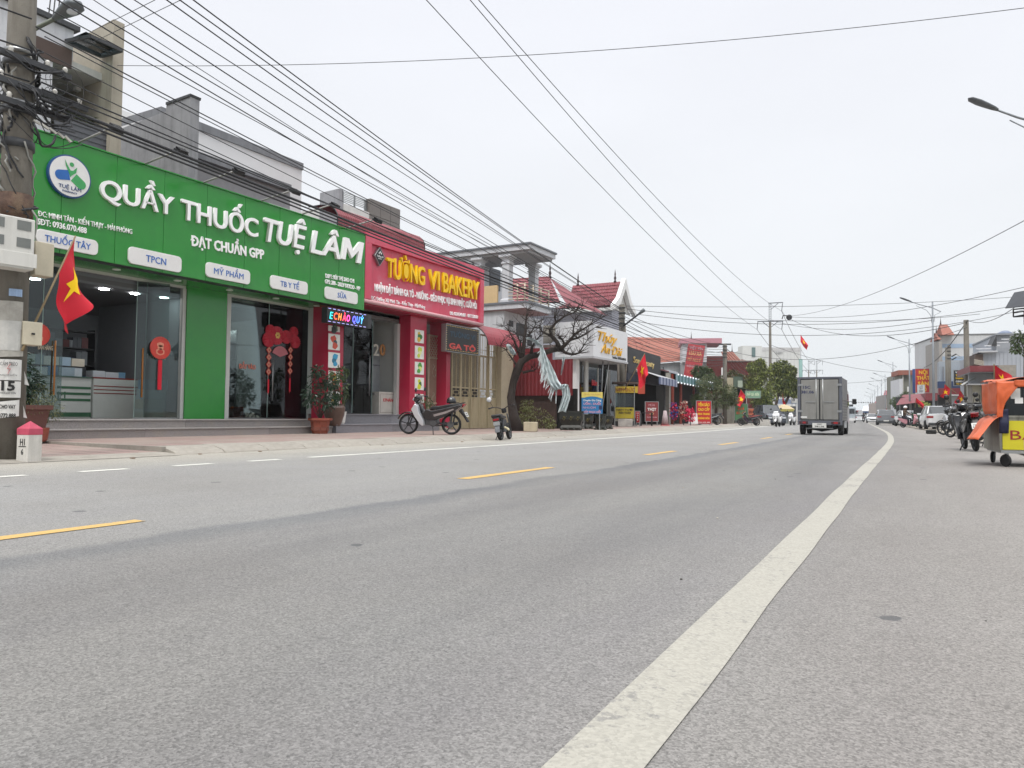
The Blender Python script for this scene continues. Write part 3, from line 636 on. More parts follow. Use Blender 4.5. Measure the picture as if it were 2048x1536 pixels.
o = text('ĐẨY VÀO', mat('sticker_red', 'c8705c', .6), None, PX(495, 733, DX+.02), FX, .13, yx(511, 733, DX)-yx(478, 733, DX), .003, .03, name='sticker_lettering'); tag(o, 'red push sticker lettering on the second glass door of the pharmacy', 'sticker')
# paper rosettes and diamond strings on the second glass
def rosette(x, y, r, c='b52a3c', star=False):
    mb = MB(); k = 18; vs = [(.03, 0, 0)]+[((.05 if i % 2 else .01), r*math.cos(i*math.pi/k), r*math.sin(i*math.pi/k)) for i in range(2*k)]
    mb.add(vs, [(0, 1+i, 1+(i+1) % (2*k)) for i in range(2*k)]); mb.add([(-.01, a, b) for _, a, b in vs[1:]], [tuple(range(2*k))])
    o = mb.build('paper_rosette', mat('paper_'+c, c, .7), loc=PX(x, y, DX+.03)); tag(o, 'pleated red paper rosette with a gold blossom' if star else 'plain pleated red paper rosette on the pharmacy glass', 'rosette', None if star else 'paper rosettes on the second pharmacy window')
    if star:
        for i in range(6): MB().prism([(r*.22*math.cos(i*1.047)+r*.14*math.cos(t*.78), r*.22*math.sin(i*1.047)+r*.14*math.sin(t*.78)) for t in range(8)], 'x', .05, .056).build('gold_petal', mat('gold_paper', 'd8b060', .5), o)
    return o
for a, lb in (((540, 661, .17), 'smaller red rosette at the top left of the window cluster'), ((537, 679, .22), 'larger red rosette directly under the top left one'), ((572, 674, .2), 'red rosette just right of the gold flowered one'), ((587, 664, .16), 'smallest red rosette at the top right of the cluster'), ((590, 684, .19), 'red rosette lowest at the right of the cluster')): rosette(*a)['label'] = lb
rosette(553, 671, .27, star=True)
fm = MB(); fm.prism([(0, 0)]+[(.32*math.cos(R_(20+140*i/12)), .32*math.sin(R_(20+140*i/12))) for i in range(13)], 'x', 0, .01)
tag(fm.build('paper_fan', mat('paper_pink', 'b56a70', .7), loc=PX(560, 714, DX+.03)), 'pale red folding fan ornament between the diamond strings', 'ornament')
for x in (538, 581):
    p = PX(x, 700, DX+.03); t = thing('diamond_string', p, 0, 'string of red and cream diamond ornaments on the %s of the second window' % ('left' if x < 560 else 'right'), 'ornament')
    for k in range(4):
        c_ = -k*.21
        for r, m, xx in ((.1, mat('diamond_red', 'b23a34', .7), 0), (.065, mat('diamond_cream', 'c9a98a', .7), .004), (.04, MC['diamond_red'], .008)):
            MB().prism([(0, c_+r*1.25), (r, c_), (0, c_-r*1.25), (-r, c_)], 'x', xx, xx+.004).build('diamond', m, t)
    MB().box(0, .004, -.004, .004, -1.3, .2).build('string', MC['diamond_red'], t)
    MB().box(0, .01, -.025, .025, -1.25, -.85).build('tassel', REDFLAG, t)
# LED box sign
p = PX(698, 636, SX+.15); w, h = yx(736, 636, SX+.15)-yx(657, 636, SX+.15), capz(698, 622, 648, SX+.15)
led = thing('scrolling_led_sign', (SX+.12, yx(657, 636, SX+.15), p.z), 0, 'black LED panel with glowing coloured lettering under the green sign', 'sign')
cb('casing', -.22, 0, -.03, w+.03, -h/2-.03, h/2+.03, BLACK, led); cb('end_cap', -.21, -.01, w+.031, w+.2, -h/2-.02, h/2+.02, DARK, led)
LC = ['34c8c8', 'ff5a3c', 'ff8a3c', 'ff4a6a', 'ff50b0', 'c070ff', '6a6aff', '5a8aff', '5ab4ff']
t_ = 'ECHÀO QUÝ'; xx = .05
for i, ch in enumerate(t_):
    if ch == ' ': xx += .08; continue
    text(ch, mat('led_'+LC[i], LC[i], .5, emit=1.6), led, (.006, xx+(w-.1)/18, 0), FX, h*.55, (w-.1)/9*.8, .004, .01, .2, name='led_letter'); xx += (w-.1)/9
LB = mat('led_border', 'b9b4ff', .5, emit=1.)
for k in range(9):
    for z in (-h/2, h/2-.012): cb('led_dash', .001, .006, .02+k*w/9, .02+k*w/9+w/16, z, z+.012, LB, led)
# camera
cv = thing('security_camera', PX(652, 628, SX-.3), 0, 'small black security camera under the end of the green sign', 'camera')
MB().lathe([(.05, -.06), (.07, 0), (.05, .06), (.01, .09)], n=12).build('housing', BLACK, cv, smooth=True); MB().box(-.02, .02, -.02, .02, .08, .2).build('bracket', WHITE, cv)
# ------------------------------------------------------------------ bakery: sign
ZB2, ZT2, Y2, Y3 = 4.24, 6.5, 18.1, 25.2
bs = thing('bakery_sign', (SX, Y2, ZB2), 0, 'pink bakery sign board with recessed face and raised yellow letters', 'sign')
n = 5; w = (Y3-Y2)/n; hh = ZT2-ZB2
fr = 0.36
for i in range(n):
    a, b = i*w+.003, (i+1)*w-.003
    MB().box(-.06, 0, a, b, hh-fr, hh).build('frame_panel', PINK, bs, bev=.005)
    MB().box(-.12, -.18, a, b, .1, hh-fr).build('panel', PINK, bs)
MB().box(-.12, 0, 0, .3, .1, hh-fr-.002).build('frame_panel', PINK, bs, bev=.005); MB().box(-.12, 0, Y3-Y2-.26, Y3-Y2, .1, hh-fr-.002).build('frame_panel', PINK, bs, bev=.005)
MB().box(-.5, -.19, 0.01, Y3-Y2-.01, .02, hh-.01).build('back_frame', PINKD, bs)
MB().tube([(-.06, .0, .04), (-.06, Y3-Y2, .04)], .07, 10).build('bottom_pipe', mat('pale_pink_pipe', 'cfa0a4', .5), bs, smooth=True)
def bl(s, xa, ya, xb, yb, h, e, b, m, side=None):
    letters(s, m, bs, PX(xa, ya, SX-.12+e)-Vector(bs.location), PX(xb, yb, SX-.12+e)-Vector(bs.location), FX, h, e, b)
bl('TƯỜNG', 773, 533, 848, 552, capz(800, 518, 557, SX), .05, .014, LETY); bl('VI', 857, 556, 878, 561, capz(866, 539, 578, SX), .05, .014, LETY); bl('BAKERY', 885, 563, 957, 581, capz(920, 549, 588, SX), .05, .014, LETY)
def tb(*a, **k): return tl(*a, p=bs, X=SX-.108, **k)
tb('NHẬN ĐẶT BÁNH GA TÔ - NƯỚNG - DẺO PHỤC VỤ SINH NHẬT, CƯỚI HỎI', 749, 574, 953, 612, .235, e=.02, b=.025)
tb('ĐC: Đường 362 Minh Tân - Kiến Thụy - Hải Phòng', 742, 595, 850, 614, .13, b=.015)
tb('DĐ: 0334.349.687 - 0977.528.826', 900, 626, 957, 634, .13, b=.015)
dl = PX(760, 513, SX-.02); dr = capz(760, 494, 533, SX)/2
dg = MB().prism([(0, dr), (dr*.82, 0), (0, -dr), (-dr*.82, 0)], 'x', -.1, 0).build('diamond_logo', STEEL, bs, bev=.006, loc=dl-Vector(bs.location))
MB().prism([(0, dr*.88), (dr*.7, 0), (0, -dr*.88), (-dr*.7, 0)], 'x', 0, .008).build('diamond_face', BLACK, dg)
text('Tường Vi', WHITE, dg, (.01, 0, 0), FX, dr*.2, dr*1.05, .004, .01, .3)
for k in range(3): MB().prism([(dr*(-.16+.16*k)+dr*.07*math.cos(t), dr*(.33 + (.12 if k == 1 else 0))+dr*.11*math.sin(t)) for t in [i*.785 for i in range(8)]], 'x', .008, .013).build('rose_petal', WHITE, dg)
text('BAKERY', WHITE, dg, (.01, 0, -dr*.25), FX, dr*.1, dr*.6, .004)
# ------------------------------------------------------------------ bakery building
BXf = -16.1; BD = -16.6; ZF2 = zx(740, 828.5, -15.95)
bk = thing('bakery_building', (-17, 21.5, .13), 0, 'pink fronted bakery with glass entrance and granite steps', 'building')
def bb(name, x0, x1, y0, y1, z0, z1, m, bev=0., par=None):
    return pb(name, x0, x1, y0, y1, z0, z1, m, par=bk, bev=bev)
def pb(name, x0, x1, y0, y1, z0, z1, m, par=None, bev=0.):
    par = par or ph; org = Vector(par.location)
    if par.parent: org = org+Vector(par.parent.location)
    c = Vector(((x0+x1)/2, (y0+y1)/2, (z0+z1)/2)); h = (abs(x1-x0)/2, abs(y1-y0)/2, abs(z1-z0)/2)
    return MB().box(-h[0], h[0], -h[1], h[1], -h[2], h[2]).build(name, m, par, bev=bev, loc=c-org)
a0, a1 = yx(656, 730, BXf+.05), yx(686, 730, BXf+.05); b0, b1 = yx(820, 730, BXf), yx(852, 730, BXf)
p1 = bb('picture_pillar', BXf+.05, BD-.1, a0, a1, .14, ZB2, PINKD); p2 = bb('picture_pillar', BXf, BD-.1, b0, b1, .14, ZB2, PINKD)
bb('slim_pillar', BXf-.02, BD-.3, yx(893, 760, BXf), yx(901, 760, BXf), .14, ZB2, PINKD)
bb('soffit', SX-.12, BD-.6, Y2, Y3-.05, ZB2-.06, ZB2-.02, PINKD)
PC = ['f0f0ea']
def picture(pil, x0, x1, yT, yB, X, i):
    p = PX((x0+x1)/2, (yT+yB)/2, X); w, h = abs(yx(x1, yT, X)-yx(x0, yT, X)), capz(x0, yT, yB, X)
    o = MB().box(-.012, 0, -w/2, w/2, -h/2, h/2).build('picture_tile', mat('picture_white', 'dcdcd6', .4), pil, loc=p-Vector(pil.location)-Vector(bk.location))
    r = random.Random(i); cols = ['c44a3a', '3a94b8', 'd2c23a', 'a9c04a', '4a9a4a', '5a8a2e']
    c1_ = [('333a3a', '5a6a58'), ('c8503c', '2f4a50'), ('3c9cc4', '2a6f8c'), ('b85a30', 'c0b040'), ('d8b040', '3a7a3a'), ('c2d04c', 'e0e0a0'), ('4f9a40', 'd4e080'), ('c8d02c', '3e6a30')][i % 8]
    for k in range(3):
        cy, cz, s = r.uniform(-.1, .1)*w, (.2-.22*k)*h, r.uniform(.16, .27)*w
        MB().prism([(cy+s*math.cos(t*.628)*r.uniform(.7, 1.15), cz+s*.9*math.sin(t*.628)*r.uniform(.7, 1.15)) for t in range(10)], 'x', 0, .003+.002*k).build('fruit_print', mat('print_'+c1_[k % 2], c1_[k % 2], .5), o)
for i, (t, b) in enumerate(((652, 663), (668, 700), (705, 736), (742, 772), (782, 808))): picture(p1, 657, 680, t, b, BXf+.065, i)
for i, (t, b) in enumerate(((660, 686), (692, 718), (724, 749), (755, 780), (788, 806))): picture(p2, 830, 848, t, b, BXf+.015, i+4)
# granite steps
zm = zx(760, 847.5, -15.65); ys0, ys1 = yx(666, 860, -15.6), yx(872, 858, -15.6)
for i, (x, z0, z1, ya, yb) in enumerate(((-15.45, .12, zm, 16.65, ys1), (-15.85, zm, ZF2, a0+.45, b1+.1))):
    k = max(1, round((yb-ya)/2.2)); L_ = (yb-ya)/k
    for j in range(k):
        bb('granite_riser', x, -17.5, ya+j*L_+.002, ya+(j+1)*L_-.002, z0, z1-.03, GRANITE); bb('granite_tread', x+.025, -17.5, ya+j*L_+.002, ya+(j+1)*L_-.002, z1-.029, z1, GRANITE, .006)
MB().prism([(-15.4, .13), (-17, .13), (-17, zm)], 'y', 0, .1)
rp_ = MB(); ya, yb = ys1+.002, ys1+.9
rp_.add([(-15.5, ya, .13), (-17, ya, .13), (-15.5, ya, zm-.02), (-17, ya, zm-.02), (-15.5, yb, .132), (-17, yb, .132)], [(0, 1, 3, 2), (2, 3, 5, 4), (0, 2, 4), (1, 5, 3), (0, 4, 5, 1)]); rp_.build('entry_ramp', mat('pale_concrete', '9c968a', .9, .1, 5), bk, loc=-Vector(bk.location))
# shop interior
INB = mat('bakery_inner_wall', 'b0b2ae', .7, .04)
yi0, yi1 = a1-.1, b0+.05
bb('inner_floor', BD, -21, yi0, yi1+.3, ZF2-.1, ZF2-.003, MC['glossy_floor_tile']); bb('inner_ceiling', BD, -21, yi0, yi1, ZB2-.2, ZB2-.1, INB)
bb('back_wall', -21, -21.1, yi0, yi1+.1, ZF2, ZB2-.1, INB); bb('side_wall', BD, -21, yi1, yi1+.1, ZF2, ZB2-.1, INB); bb('side_wall', BD, -21, a0+.05, a0+.15, ZF2, ZB2-.1, INB)
bb('white_jamb', BD+.04, BD-.1, b0-.14, b0-.003, ZF2, ZB2-.35, FRAME); bb('header', BD, BD-.08, a1, b0, ZB2-.33, ZB2-.06, mat('header_dark', '55524f', .5))
def gp2(xa, xb, X, name='glass_door', hand=None):
    ya, yb = yx(xa, 740, X), yx(xb, 740, X); o = bb(name, X-.005, X+.005, ya, yb, ZF2+.02, ZB2-.34, GLASS)
    L_ = (yb-ya)/2; MB().box(-.02, .02, -L_, L_, -(ZB2-.36-ZF2)/2-.015, -(ZB2-.36-ZF2)/2+.015).build('bottom_rail', BLACK, o)
    MB().box(-.008, .008, L_, L_+.014, -(ZB2-.36-ZF2)/2, (ZB2-.36-ZF2)/2).build('edge_seal', MC['green_glass_edge'], o)
    if hand:
        h = MB(); hy = L_*hand
        for s in (-.06, .06): h.tube([(s, hy, -1.), (s, hy, .35)], .018, 8)
        for z in (-.9, .25): h.tube([(-.06, hy, z), (.06, hy, z)], .01, 6)
        h.build('handle', STEEL, o, smooth=True)
    return o
gp2(686, 705, BD, 'glass_panel'); gp2(706, 744, BD-.12, hand=.6); gp2(799, 817, BD, 'glass_panel')
dr_ = thing('steel_door_leaf', (-17.6, yx(735, 760, -17.6), ZF2), R_(-6), 'grey inner door leaf with long pull handle in bakery entrance', 'door')
cb('leaf', 0, .05, 0, yx(757, 760, -17.6)-yx(720, 760, -17.6), 0, 2.45, mat('grey_door_leaf', '93979a', .4), dr_); MB().tube([(.11, .85, .8), (.11, .85, 1.9)], .016, 8).build('handle', STEEL, dr_, smooth=True)
text('CHỈ DÀNH CHO', DARK, dr_, (.056, .35, 1.75), FX, .05, .5, .002)
# cake display
dc = thing('cake_display', (-17.9, yx(684, 760, -17.9), ZF2), 0, 'cream cake display cabinet with lit glass shelves behind the bakery glass', 'cabinet')
L2 = yx(712, 760, -17.9)-yx(684, 760, -17.9)
cb('base_cabinet', -.6, 0, 0, L2, 0, .7, mat('cream_cabinet', 'd8d2b4', .4), dc, .01)
for k in range(4): cb('shelf_board', -.55, 0, 0, L2, .75+.3*k, .765+.3*k, mat('wood_shelf', '8d7a55', .5), dc)
cb('glass_front', -.004, .004, 0, L2, .71, 2.0, GLASS, dc); cb('upright', -.03, .01, L2, L2+.04, 0, 2.05, STEEL, dc)
tb_ = thing('dark_table', (-16.95, yx(755, 800, -16.95), ZF2), 0, 'low dark table standing just inside the bakery entrance', 'table')
tw = yx(783, 790, -16.95)-yx(737, 790, -16.95)
cb('tabletop', -.5, 0, -tw*.35, tw*.65, .68, .72, DARK, tb_)
for sx_ in (-.47, -.05):
    for sy in (-tw*.33, tw*.6): cb('leg', sx_, sx_+.04, sy, sy+.04, 0, .68, DARK, tb_)
for k, (xa, xb, lb) in enumerate(((758, 797, 'KPHÁNG'), (799, 815, 'Gia Trân'))):
    X = -16.75-.0*k; ya, yb = yx(xa, 820, X), yx(xb, 820, X)
    o = thing('printed_carton', (X, ya, ZF2), 0, ['wide white carton with red print and border on the bakery floor', 'narrow white carton with red print beside the bakery door jamb'][k], 'carton')
    cb('box', -.35, 0, 0, yb-ya, 0, .78, mat('white_carton', 'bdb9b0', .6), o, .006)
    text(lb, REDL, o, (.004, (yb-ya)/2, .5), FX, .12, (yb-ya)*.6, .003, .02)
    m_ = MB()
    for z in (.06, .7): m_.box(0, .004, .06, yb-ya-.06, z, z+.01)
    for y_ in (.06, yb-ya-.07): m_.box(0, .004, y_, y_+.01, .071, .7)
    m_.build('printed_border', mat('brown_border', '6a5048', .6), o)
rl = thing('wrapping_rolls', (-16.8, yx(808, 790, -16.8), ZF2+.79), 0, 'bundle of white spotted wrapping rolls leaning behind the bakery glass', 'rolls')
for k in range(4):
    MB().tube([(-.05+.02*k, -.2+.13*k, 0), (-.15, -.08+.1*k, 1.35)], .055, 8).build('roll', mat('roll_white', 'c8c4c4', .6), rl, smooth=True)
MB().box(-.02, .03, -.25, .25, 0.02, .22).build('pink_band', mat('pink_band', 'c88a96', .6), rl)
for i, (ch, x, c) in enumerate((('2', 752, 'c9c6ba'), ('0', 765, 'c08a5a'), ('2', 779, '9a8a60'), ('5', 792, '3f7a5a'))):
    o = text(ch, mat('digit_'+c, c, .5), None, PX(x, 699, -17.2), FX, .42, .3, .02, .02, name='party_digit'); tag(o, 'party digit %s hung %s inside the bakery' % (ch, ['first from the left', 'second from the left', 'third from the left', 'last on the right'][i]), 'decoration')
# grille gate beside the bakery
BEIGE = mat('beige_steel_gate', 'a89a86', .5, .08, 4, dirtamt=.3, dirt='6e5b45')
GX = BD+.05
g1 = thing('narrow_grille_gate', (GX, yx(854, 840, GX), .14), 0, 'narrow beige wrought gate with diamond lattice top beside the pink pillar', 'gate')
gw = yx(878, 840, GX)-yx(854, 840, GX); gh = 3.55
for y_ in (0, gw-.07): cb('stile', -.04, .03, y_, y_+.07, 0, gh, BEIGE, g1)
for z in (.02, .95, 2.65, gh-.06): cb('rail', -.03, .02, .071, gw-.071, z, z+.06, BEIGE, g1)
k = 9
for i in range(k):
    y_ = .1+(gw-.2)*i/(k-1); cb('bar', -.01, .01, y_-.009, y_+.009, .08, 2.65, BEIGE, g1)
lt = MB(); z0, z1 = 2.71, gh-.06
for i in range(-5, 8):
    for s in (1, -1):
        ya = .07+(gw-.14)*i/6; 
        pts = []
        for t in range(0, 13):
            y_ = ya+s*(z1-z0)*t/12*.6; z = z0+(z1-z0)*t/12
            if .07 <= y_ <= gw-.07: pts.append((0.0+.006*s, y_, z))
        if len(pts) > 2: lt.beam(pts[0], pts[-1], .014, .02)
lt.build('lattice', BEIGE, g1)
sc_ = MB()
for s in (-1, 1):
    for z in (1.15, 2.2): sc_.tube([(0.02, gw/2+s*(.02+.1*math.sin(t*.5)), z+.06*t-.25) for t in range(9)], .012, 5)
sc_.build('scrollwork', BEIGE, g1)
bb('white_jamb', GX+.05, GX-.2, yx(879, 840, GX), yx(892, 840, GX), .14, ZB2-.1, FRAME)
# cream folding gate
cgX = -16.75; cy0, cy1 = yx(900, 840, cgX), yx(991, 840, cgX); zgt = zx(985, 672, cgX)
cg = thing('folding_steel_gate', (cgX, cy0, .14), 0, 'cream folding steel gate of five rusty leaves under a maroon awning', 'gate')
nL = 5; lw = (cy1-cy0)/nL; gh = zgt-.14
RUSTY = mat('rusting_cream_steel', 'b8ac8c', .55, .08, 4, streak=.5, dirt='7a5a3c')
for i in range(nL):
    y_ = i*lw; lf = thing('gate_leaf', (.0 if i % 2 else .03, y_, 0)); lf.parent = cg
    mb = MB(); mb.box(-.03, .02, .01, .08, 0, gh); mb.box(-.03, .02, lw-.08, lw-.01, 0, gh)
    for z in (0, 1.22, 1.62, 3.0, gh-.07): mb.box(-.028, .018, .081, lw-.081, z, z+.07)
    mb.build('leaf_frame', RUSTY, lf, bev=.006)
    mb = MB()
    mb.box(-.02, .0, .081, lw-.081, .071, 1.219); mb.build('lower_panel', RUSTY, lf)
    mb = MB()
    for k in range(30):
        z = 1.72+k*.043; mb.box(-.01, .01, .081, lw*.5-.04, z, z+.016); mb.box(-.01, .01, lw*.5+.04, lw-.081, z, z+.016)
    mb.box(-.015, .015, lw*.5-.018, lw*.5+.018, 1.69, 3.0); tag(mb.build('louvres', RUSTY, lf), kind='stuff')
    mb = MB(); cy, cz = lw/2, 1.455
    for (ya, yb, za, zb) in ((-.2, .2, .06, .08), (-.2, .2, -.08, -.06), (-.2, -.18, -.06, .06), (.18, .2, -.06, .06), (-lw/2+.08, -.2, -.01, .01), (.2, lw/2-.08, -.01, .01), (-.01, .01, .08, .16), (-.01, .01, -.16, -.08)): mb.box(-.01, .01, cy+ya, cy+yb, cz+za, cz+zb)
    mb.build('fret_panel', RUSTY, lf)
    mb = MB()
    for (ya, yb, za, zb) in ((.081, lw-.081, 3.28, 3.3), (lw*.35, lw*.37, 3.08, 3.28), (lw*.65, lw*.67, 3.08, 3.28), (lw*.35, lw*.37, 3.3, gh-.07), (lw*.65, lw*.67, 3.3, gh-.07), (.081, lw*.35, 3.16, 3.18), (lw*.67, lw-.081, 3.42, 3.44)): mb.box(-.01, .01, ya, yb, za, zb)
    mb.build('transom_grille', RUSTY, lf)
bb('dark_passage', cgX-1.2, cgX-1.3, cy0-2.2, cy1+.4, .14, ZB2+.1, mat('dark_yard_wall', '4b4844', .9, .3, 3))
cp = tag(MB().box(-.22, .22, 0, yx(1021, 800, cgX+.1)-cy1-.02, 0, zgt-.1).build('gate_pillar', CREAM, loc=(cgX+.05, cy1+.01, .13)), 'cream rendered pillar at the end of the folding gate', 'pillar')
# curved maroon awning
def barrel(name, y0, y1, prof, m, label, cat='awning', step=.075, base=None, cap=True):
    t = thing(name, base or (0, 0, 0), 0, label, cat); mb = MB(); n = int((y1-y0)/step); k = len(prof); vs = []
    for i in range(n*2+1):
        d = .016 if i % 2 else 0
        for j, (x, z) in enumerate(prof):
            jn, jp = prof[min(j+1, k-1)], prof[max(j-1, 0)]; tx, tz = jn[0]-jp[0], jn[1]-jp[1]; L_ = math.hypot(tx, tz) or 1
            vs.append((x+tz/L_*d*-1, y0+(y1-y0)*i/(2*n), z+tx/L_*d))
    mb.add(vs, [(i*k+j, (i+1)*k+j, (i+1)*k+j+1, i*k+j+1) for i in range(n*2) for j in range(k-1)])
    mb.build('corrugated_sheet', m, t, smooth=False)
    if cap:
        for y in (y0, y1): MB().tube([(x, y, z-.02) for x, z in prof], .02, 5).build('end_rib', DARK, t, smooth=True)
    return t
ax0 = -16.85; aw = [(ax0+1.35*math.sin(R_(a)), zx(968, 642, SX)-.0-.95*(1-math.cos(R_(a)))) for a in range(0, 95, 10)]
barrel('curved_awning', Y3+.02, yx(1043, 660, -15.6), aw, mat('red_sheet_awning', '86303a', .45, .1, 3), 'curved corrugated maroon awning over the cream folding gate')
# second LED box
p = PX(922, 680, SX+.05); hX = SX+.1; w = yx(957, 680, hX)-yx(892, 680, hX); h = capz(925, 656, 708, hX)
l2 = thing('dark_led_box_sign', (hX, yx(892, 680, hX), p.z), 0, 'dark square LED board framed by dots hanging at the end of the bakery sign', 'sign')
cb('casing', -.2, 0, 0, w, -h/2, h/2, BLACK, l2); cb('side_frame', -.2, .012, w+.001, w+.1, -h/2-.01, h/2+.01, STEEL, l2); cb('side_inset', -.14, -.05, w+.101, w+.103, -h/2+.06, h/2-.06, BLACK, l2)
m_ = MB()
for z in (-h/2-.02, h/2): m_.box(-.2, .012, -.012, w, z, z+.02)
m_.box(-.2, .012, -.02, -.001, -h/2, h/2); m_.build('steel_frame', STEEL, l2)
text('TƯỜNG VI', mat('unlit_blue_led', '1e3a4c', .5), l2, (.004, w/2, h*.17), FX, h*.2, w*.78, .003, .02); text('GA TÔ', mat('dim_red_led', 'a03a34', .5, emit=.25), l2, (.004, w/2, -h*.28), FX, h*.21, w*.82, .003, .035)
for k in range(20):
    for z in (-h/2+.05, h/2-.05): MB().box(0, .005, w*(k+.3)/20, w*(k+.7)/20, z, z+.015).build('led_dot', mat('led_dot', 'c0a060', .5, emit=.5), l2)
for k in range(10):
    for y_ in (.035, w-.05): MB().box(0, .005, y_, y_+.015, -h/2+.08+(h-.16)*k/10, -h/2+.11+(h-.16)*k/10).build('led_dot', MC['led_dot'], l2)
# ------------------------------------------------------------------ plants in pots
LEAF = mat('dark_glossy_leaf', '26402c', .35, .45, 3); LEAF2 = mat('mid_green_leaf', '44552e', .5, .4, 3); LEAF3 = mat('olive_leaf', '62663a', .55, .4, 3); LEAFY = mat('young_yellow_green_leaf', '8e9850', .5, .35, 3)
BARK = mat('rough_bark', '4a3f37', .95, .35, 8, .6, bscale=30)
def leafmesh(n, pts, s, m, droop=.3, asp=.4, rnd=random):
    mb = MB()
    for _ in range(n):
        c, r = rnd.choice(pts); d = Vector((rnd.gauss(0, 1), rnd.gauss(0, 1), rnd.gauss(0, 1))).normalized()
        p = Vector(c)+d*r*(rnd.random()**.45); ax = (d+Vector((rnd.uniform(-.5, .5), rnd.uniform(-.5, .5), rnd.uniform(-.6, .4)-droop))).normalized()
        sd = ax.cross(Vector((rnd.uniform(-1, 1), rnd.uniform(-1, 1), 1.2))).normalized(); L_ = s*rnd.uniform(.6, 1.3); up = sd.cross(ax)*.12*L_
        mb.add([p, p+ax*L_*.5+sd*L_*asp*.5+up, p+ax*L_-up, p+ax*L_*.5-sd*L_*asp*.5+up], [(0, 1, 2, 3)])
    return mb
def twigs(base, ends, r0, m, name, par, rnd=random):
    mb = MB()
    for e in ends:
        b = Vector(base); e = Vector(e); mid = b.lerp(e, .5)+Vector((rnd.uniform(-1, 1), rnd.uniform(-1, 1), .2))*.08*(e-b).length
        mb.tube([b, mid, e], [r0, r0*.6, r0*.25], 5)
    return mb.build(name, m, par, smooth=True)
def bush(t, base, cl, n, s, m, asp=.4, seed=1, r0=.02):
    rnd = random.Random(seed)
    twigs(base, [c for c, r in cl], r0, BARK, 'stem', t, rnd)
    tag(leafmesh(n, cl, s, m, asp=asp, rnd=rnd).build('foliage', m, t, fix=False), kind='stuff')
def pot(t, prof, m, n=24): return MB().lathe(prof, (0, 0, 0), n).build('pot', m, t, smooth='auto')
TC = mat('terracotta', '8a4634', .7, .15, 5, dirtamt=.3, dirt='6b5a4e')
g = PX(640, 856, -15.25); g = Vector((-15.25, g.y, .33 if False else .13))
pt = thing('potted_shrub', g, 0, 'tall dark leaved shrub in an octagonal terracotta planter before the green pillar', 'potted plant')
pot(pt, [(.2, 0), (.22, .04), (.27, .36), (.34, .38), (.34, .44), (.29, .44), (.28, .38)], TC, 8)
for k in range(8):
    a = math.pi/8+k*math.pi/4; fp = MB().box(-.08, .08, -.012, .004, .09, .3).build('relief_panel', mat('terracotta_dark', '6e3a2c', .8), pt); fp.location = (.243*math.sin(a), -.243*math.cos(a), 0); fp.rotation_euler = (R_(-8), 0, a)
bush(pt, (0, 0, .4), [((-.1, -.25, 1.15), .26), ((.0, .2, 1.2), .28), ((-.1, 0, 1.5), .26), ((.05, .35, 1.45), .2), ((0, -.42, .95), .18), ((.1, .1, .85), .22), ((-.05, -.1, 1.75), .16), ((.05, .4, 1.0), .2)], 900, .12, LEAF, seed=3)
p = Vector((-15.62, PX(656, 850, -15.62).y+.25, .33)); jr = thing('potted_shrub', p, 0, 'thin shrub in a tall brown glazed jar behind the terracotta planter', 'potted plant')
pot(jr, [(.17, 0), (.2, .02), (.3, .35), (.32, .55), (.27, .62), (.3, .66), (.26, .66), (.25, .6)], mat('brown_glazed_jar', '5f4a40', .35, .2, 4, dirtamt=.4, dirt='3a2e28'))
bush(jr, (0, 0, .6), [((0, .25, 1.2), .2), ((0, .1, 1.55), .22), ((0, .35, 1.6), .14), ((0, -.1, 1.3), .2), ((0, .3, .95), .14)], 350, .13, LEAF2, seed=4, r0=.012)
WR = mat('white_ridged_pot', 'd8d8d4', .4)
p = PX(683, 851, -15.55); sp_ = thing('snake_plant', (-15.6, p.y, zm), 0, 'snake plant in a white ribbed pot on the lower granite step', 'potted plant')
mb = MB(); k = 24; vs = []
for r, z in ((.1, 0), (.13, .05), (.17, .36), (.18, .38), (.15, .38)):
    for i in range(k): rr = r+(.006 if i % 2 else -.004); vs.append((rr*math.cos(6.2832*i/k), rr*math.sin(6.2832*i/k), z))
mb.add(vs, [(j*k+i, j*k+(i+1) % k, (j+1)*k+(i+1) % k, (j+1)*k+i) for j in range(4) for i in range(k)]+[tuple(range(k-1, -1, -1))]); mb.build('pot', WR, sp_, smooth=False)
MB().lathe([(.15, .34), (1e-4, .35)]).build('soil', mat('dark_soil', '2e2822', .95), sp_)
r = random.Random(5)
for i in range(15):
    a, t_ = r.uniform(0, 6.28), r.uniform(.1, .5); h = r.uniform(.28, .55); mb = MB(); d = Vector((math.cos(a), math.sin(a), 0)); s_ = Vector((-d.y, d.x, 0)); b = d*.06+Vector((0, 0, .34))
    for q in range(4): z = q/3; c = b+d*t_*h*z*z+Vector((0, 0, h*z)); w_ = .028*(1-z**2)+.002; mb.v += [tuple(c-s_*w_), tuple(c+s_*w_)]
    mb.f = [(2*q, 2*q+1, 2*q+3, 2*q+2) for q in range(3)]; mb.m = [0]*3; mb.build('leaf', LEAF2, sp_)
p = Vector((-17.4, yx(573, 820, -17.4), ZF)); ip = thing('indoor_palm', p, 0, 'dark feathery plant in a tall white tub behind the second pharmacy window', 'potted plant')
pot(ip, [(.24, 0), (.26, .03), (.37, .95), (.4, .97), (.4, 1.02), (.35, 1.02), (.34, .9)], WHITE)
bush(ip, (0, 0, .9), [((0, -.45, 1.75), .22), ((0, -.2, 1.6), .25), ((0, .1, 1.7), .25), ((0, .4, 1.8), .25), ((.1, .5, 1.4), .2), ((.1, 0, 1.3), .25), ((0, -.4, 1.35), .2)], 650, .15, LEAF, asp=.3, seed=8)
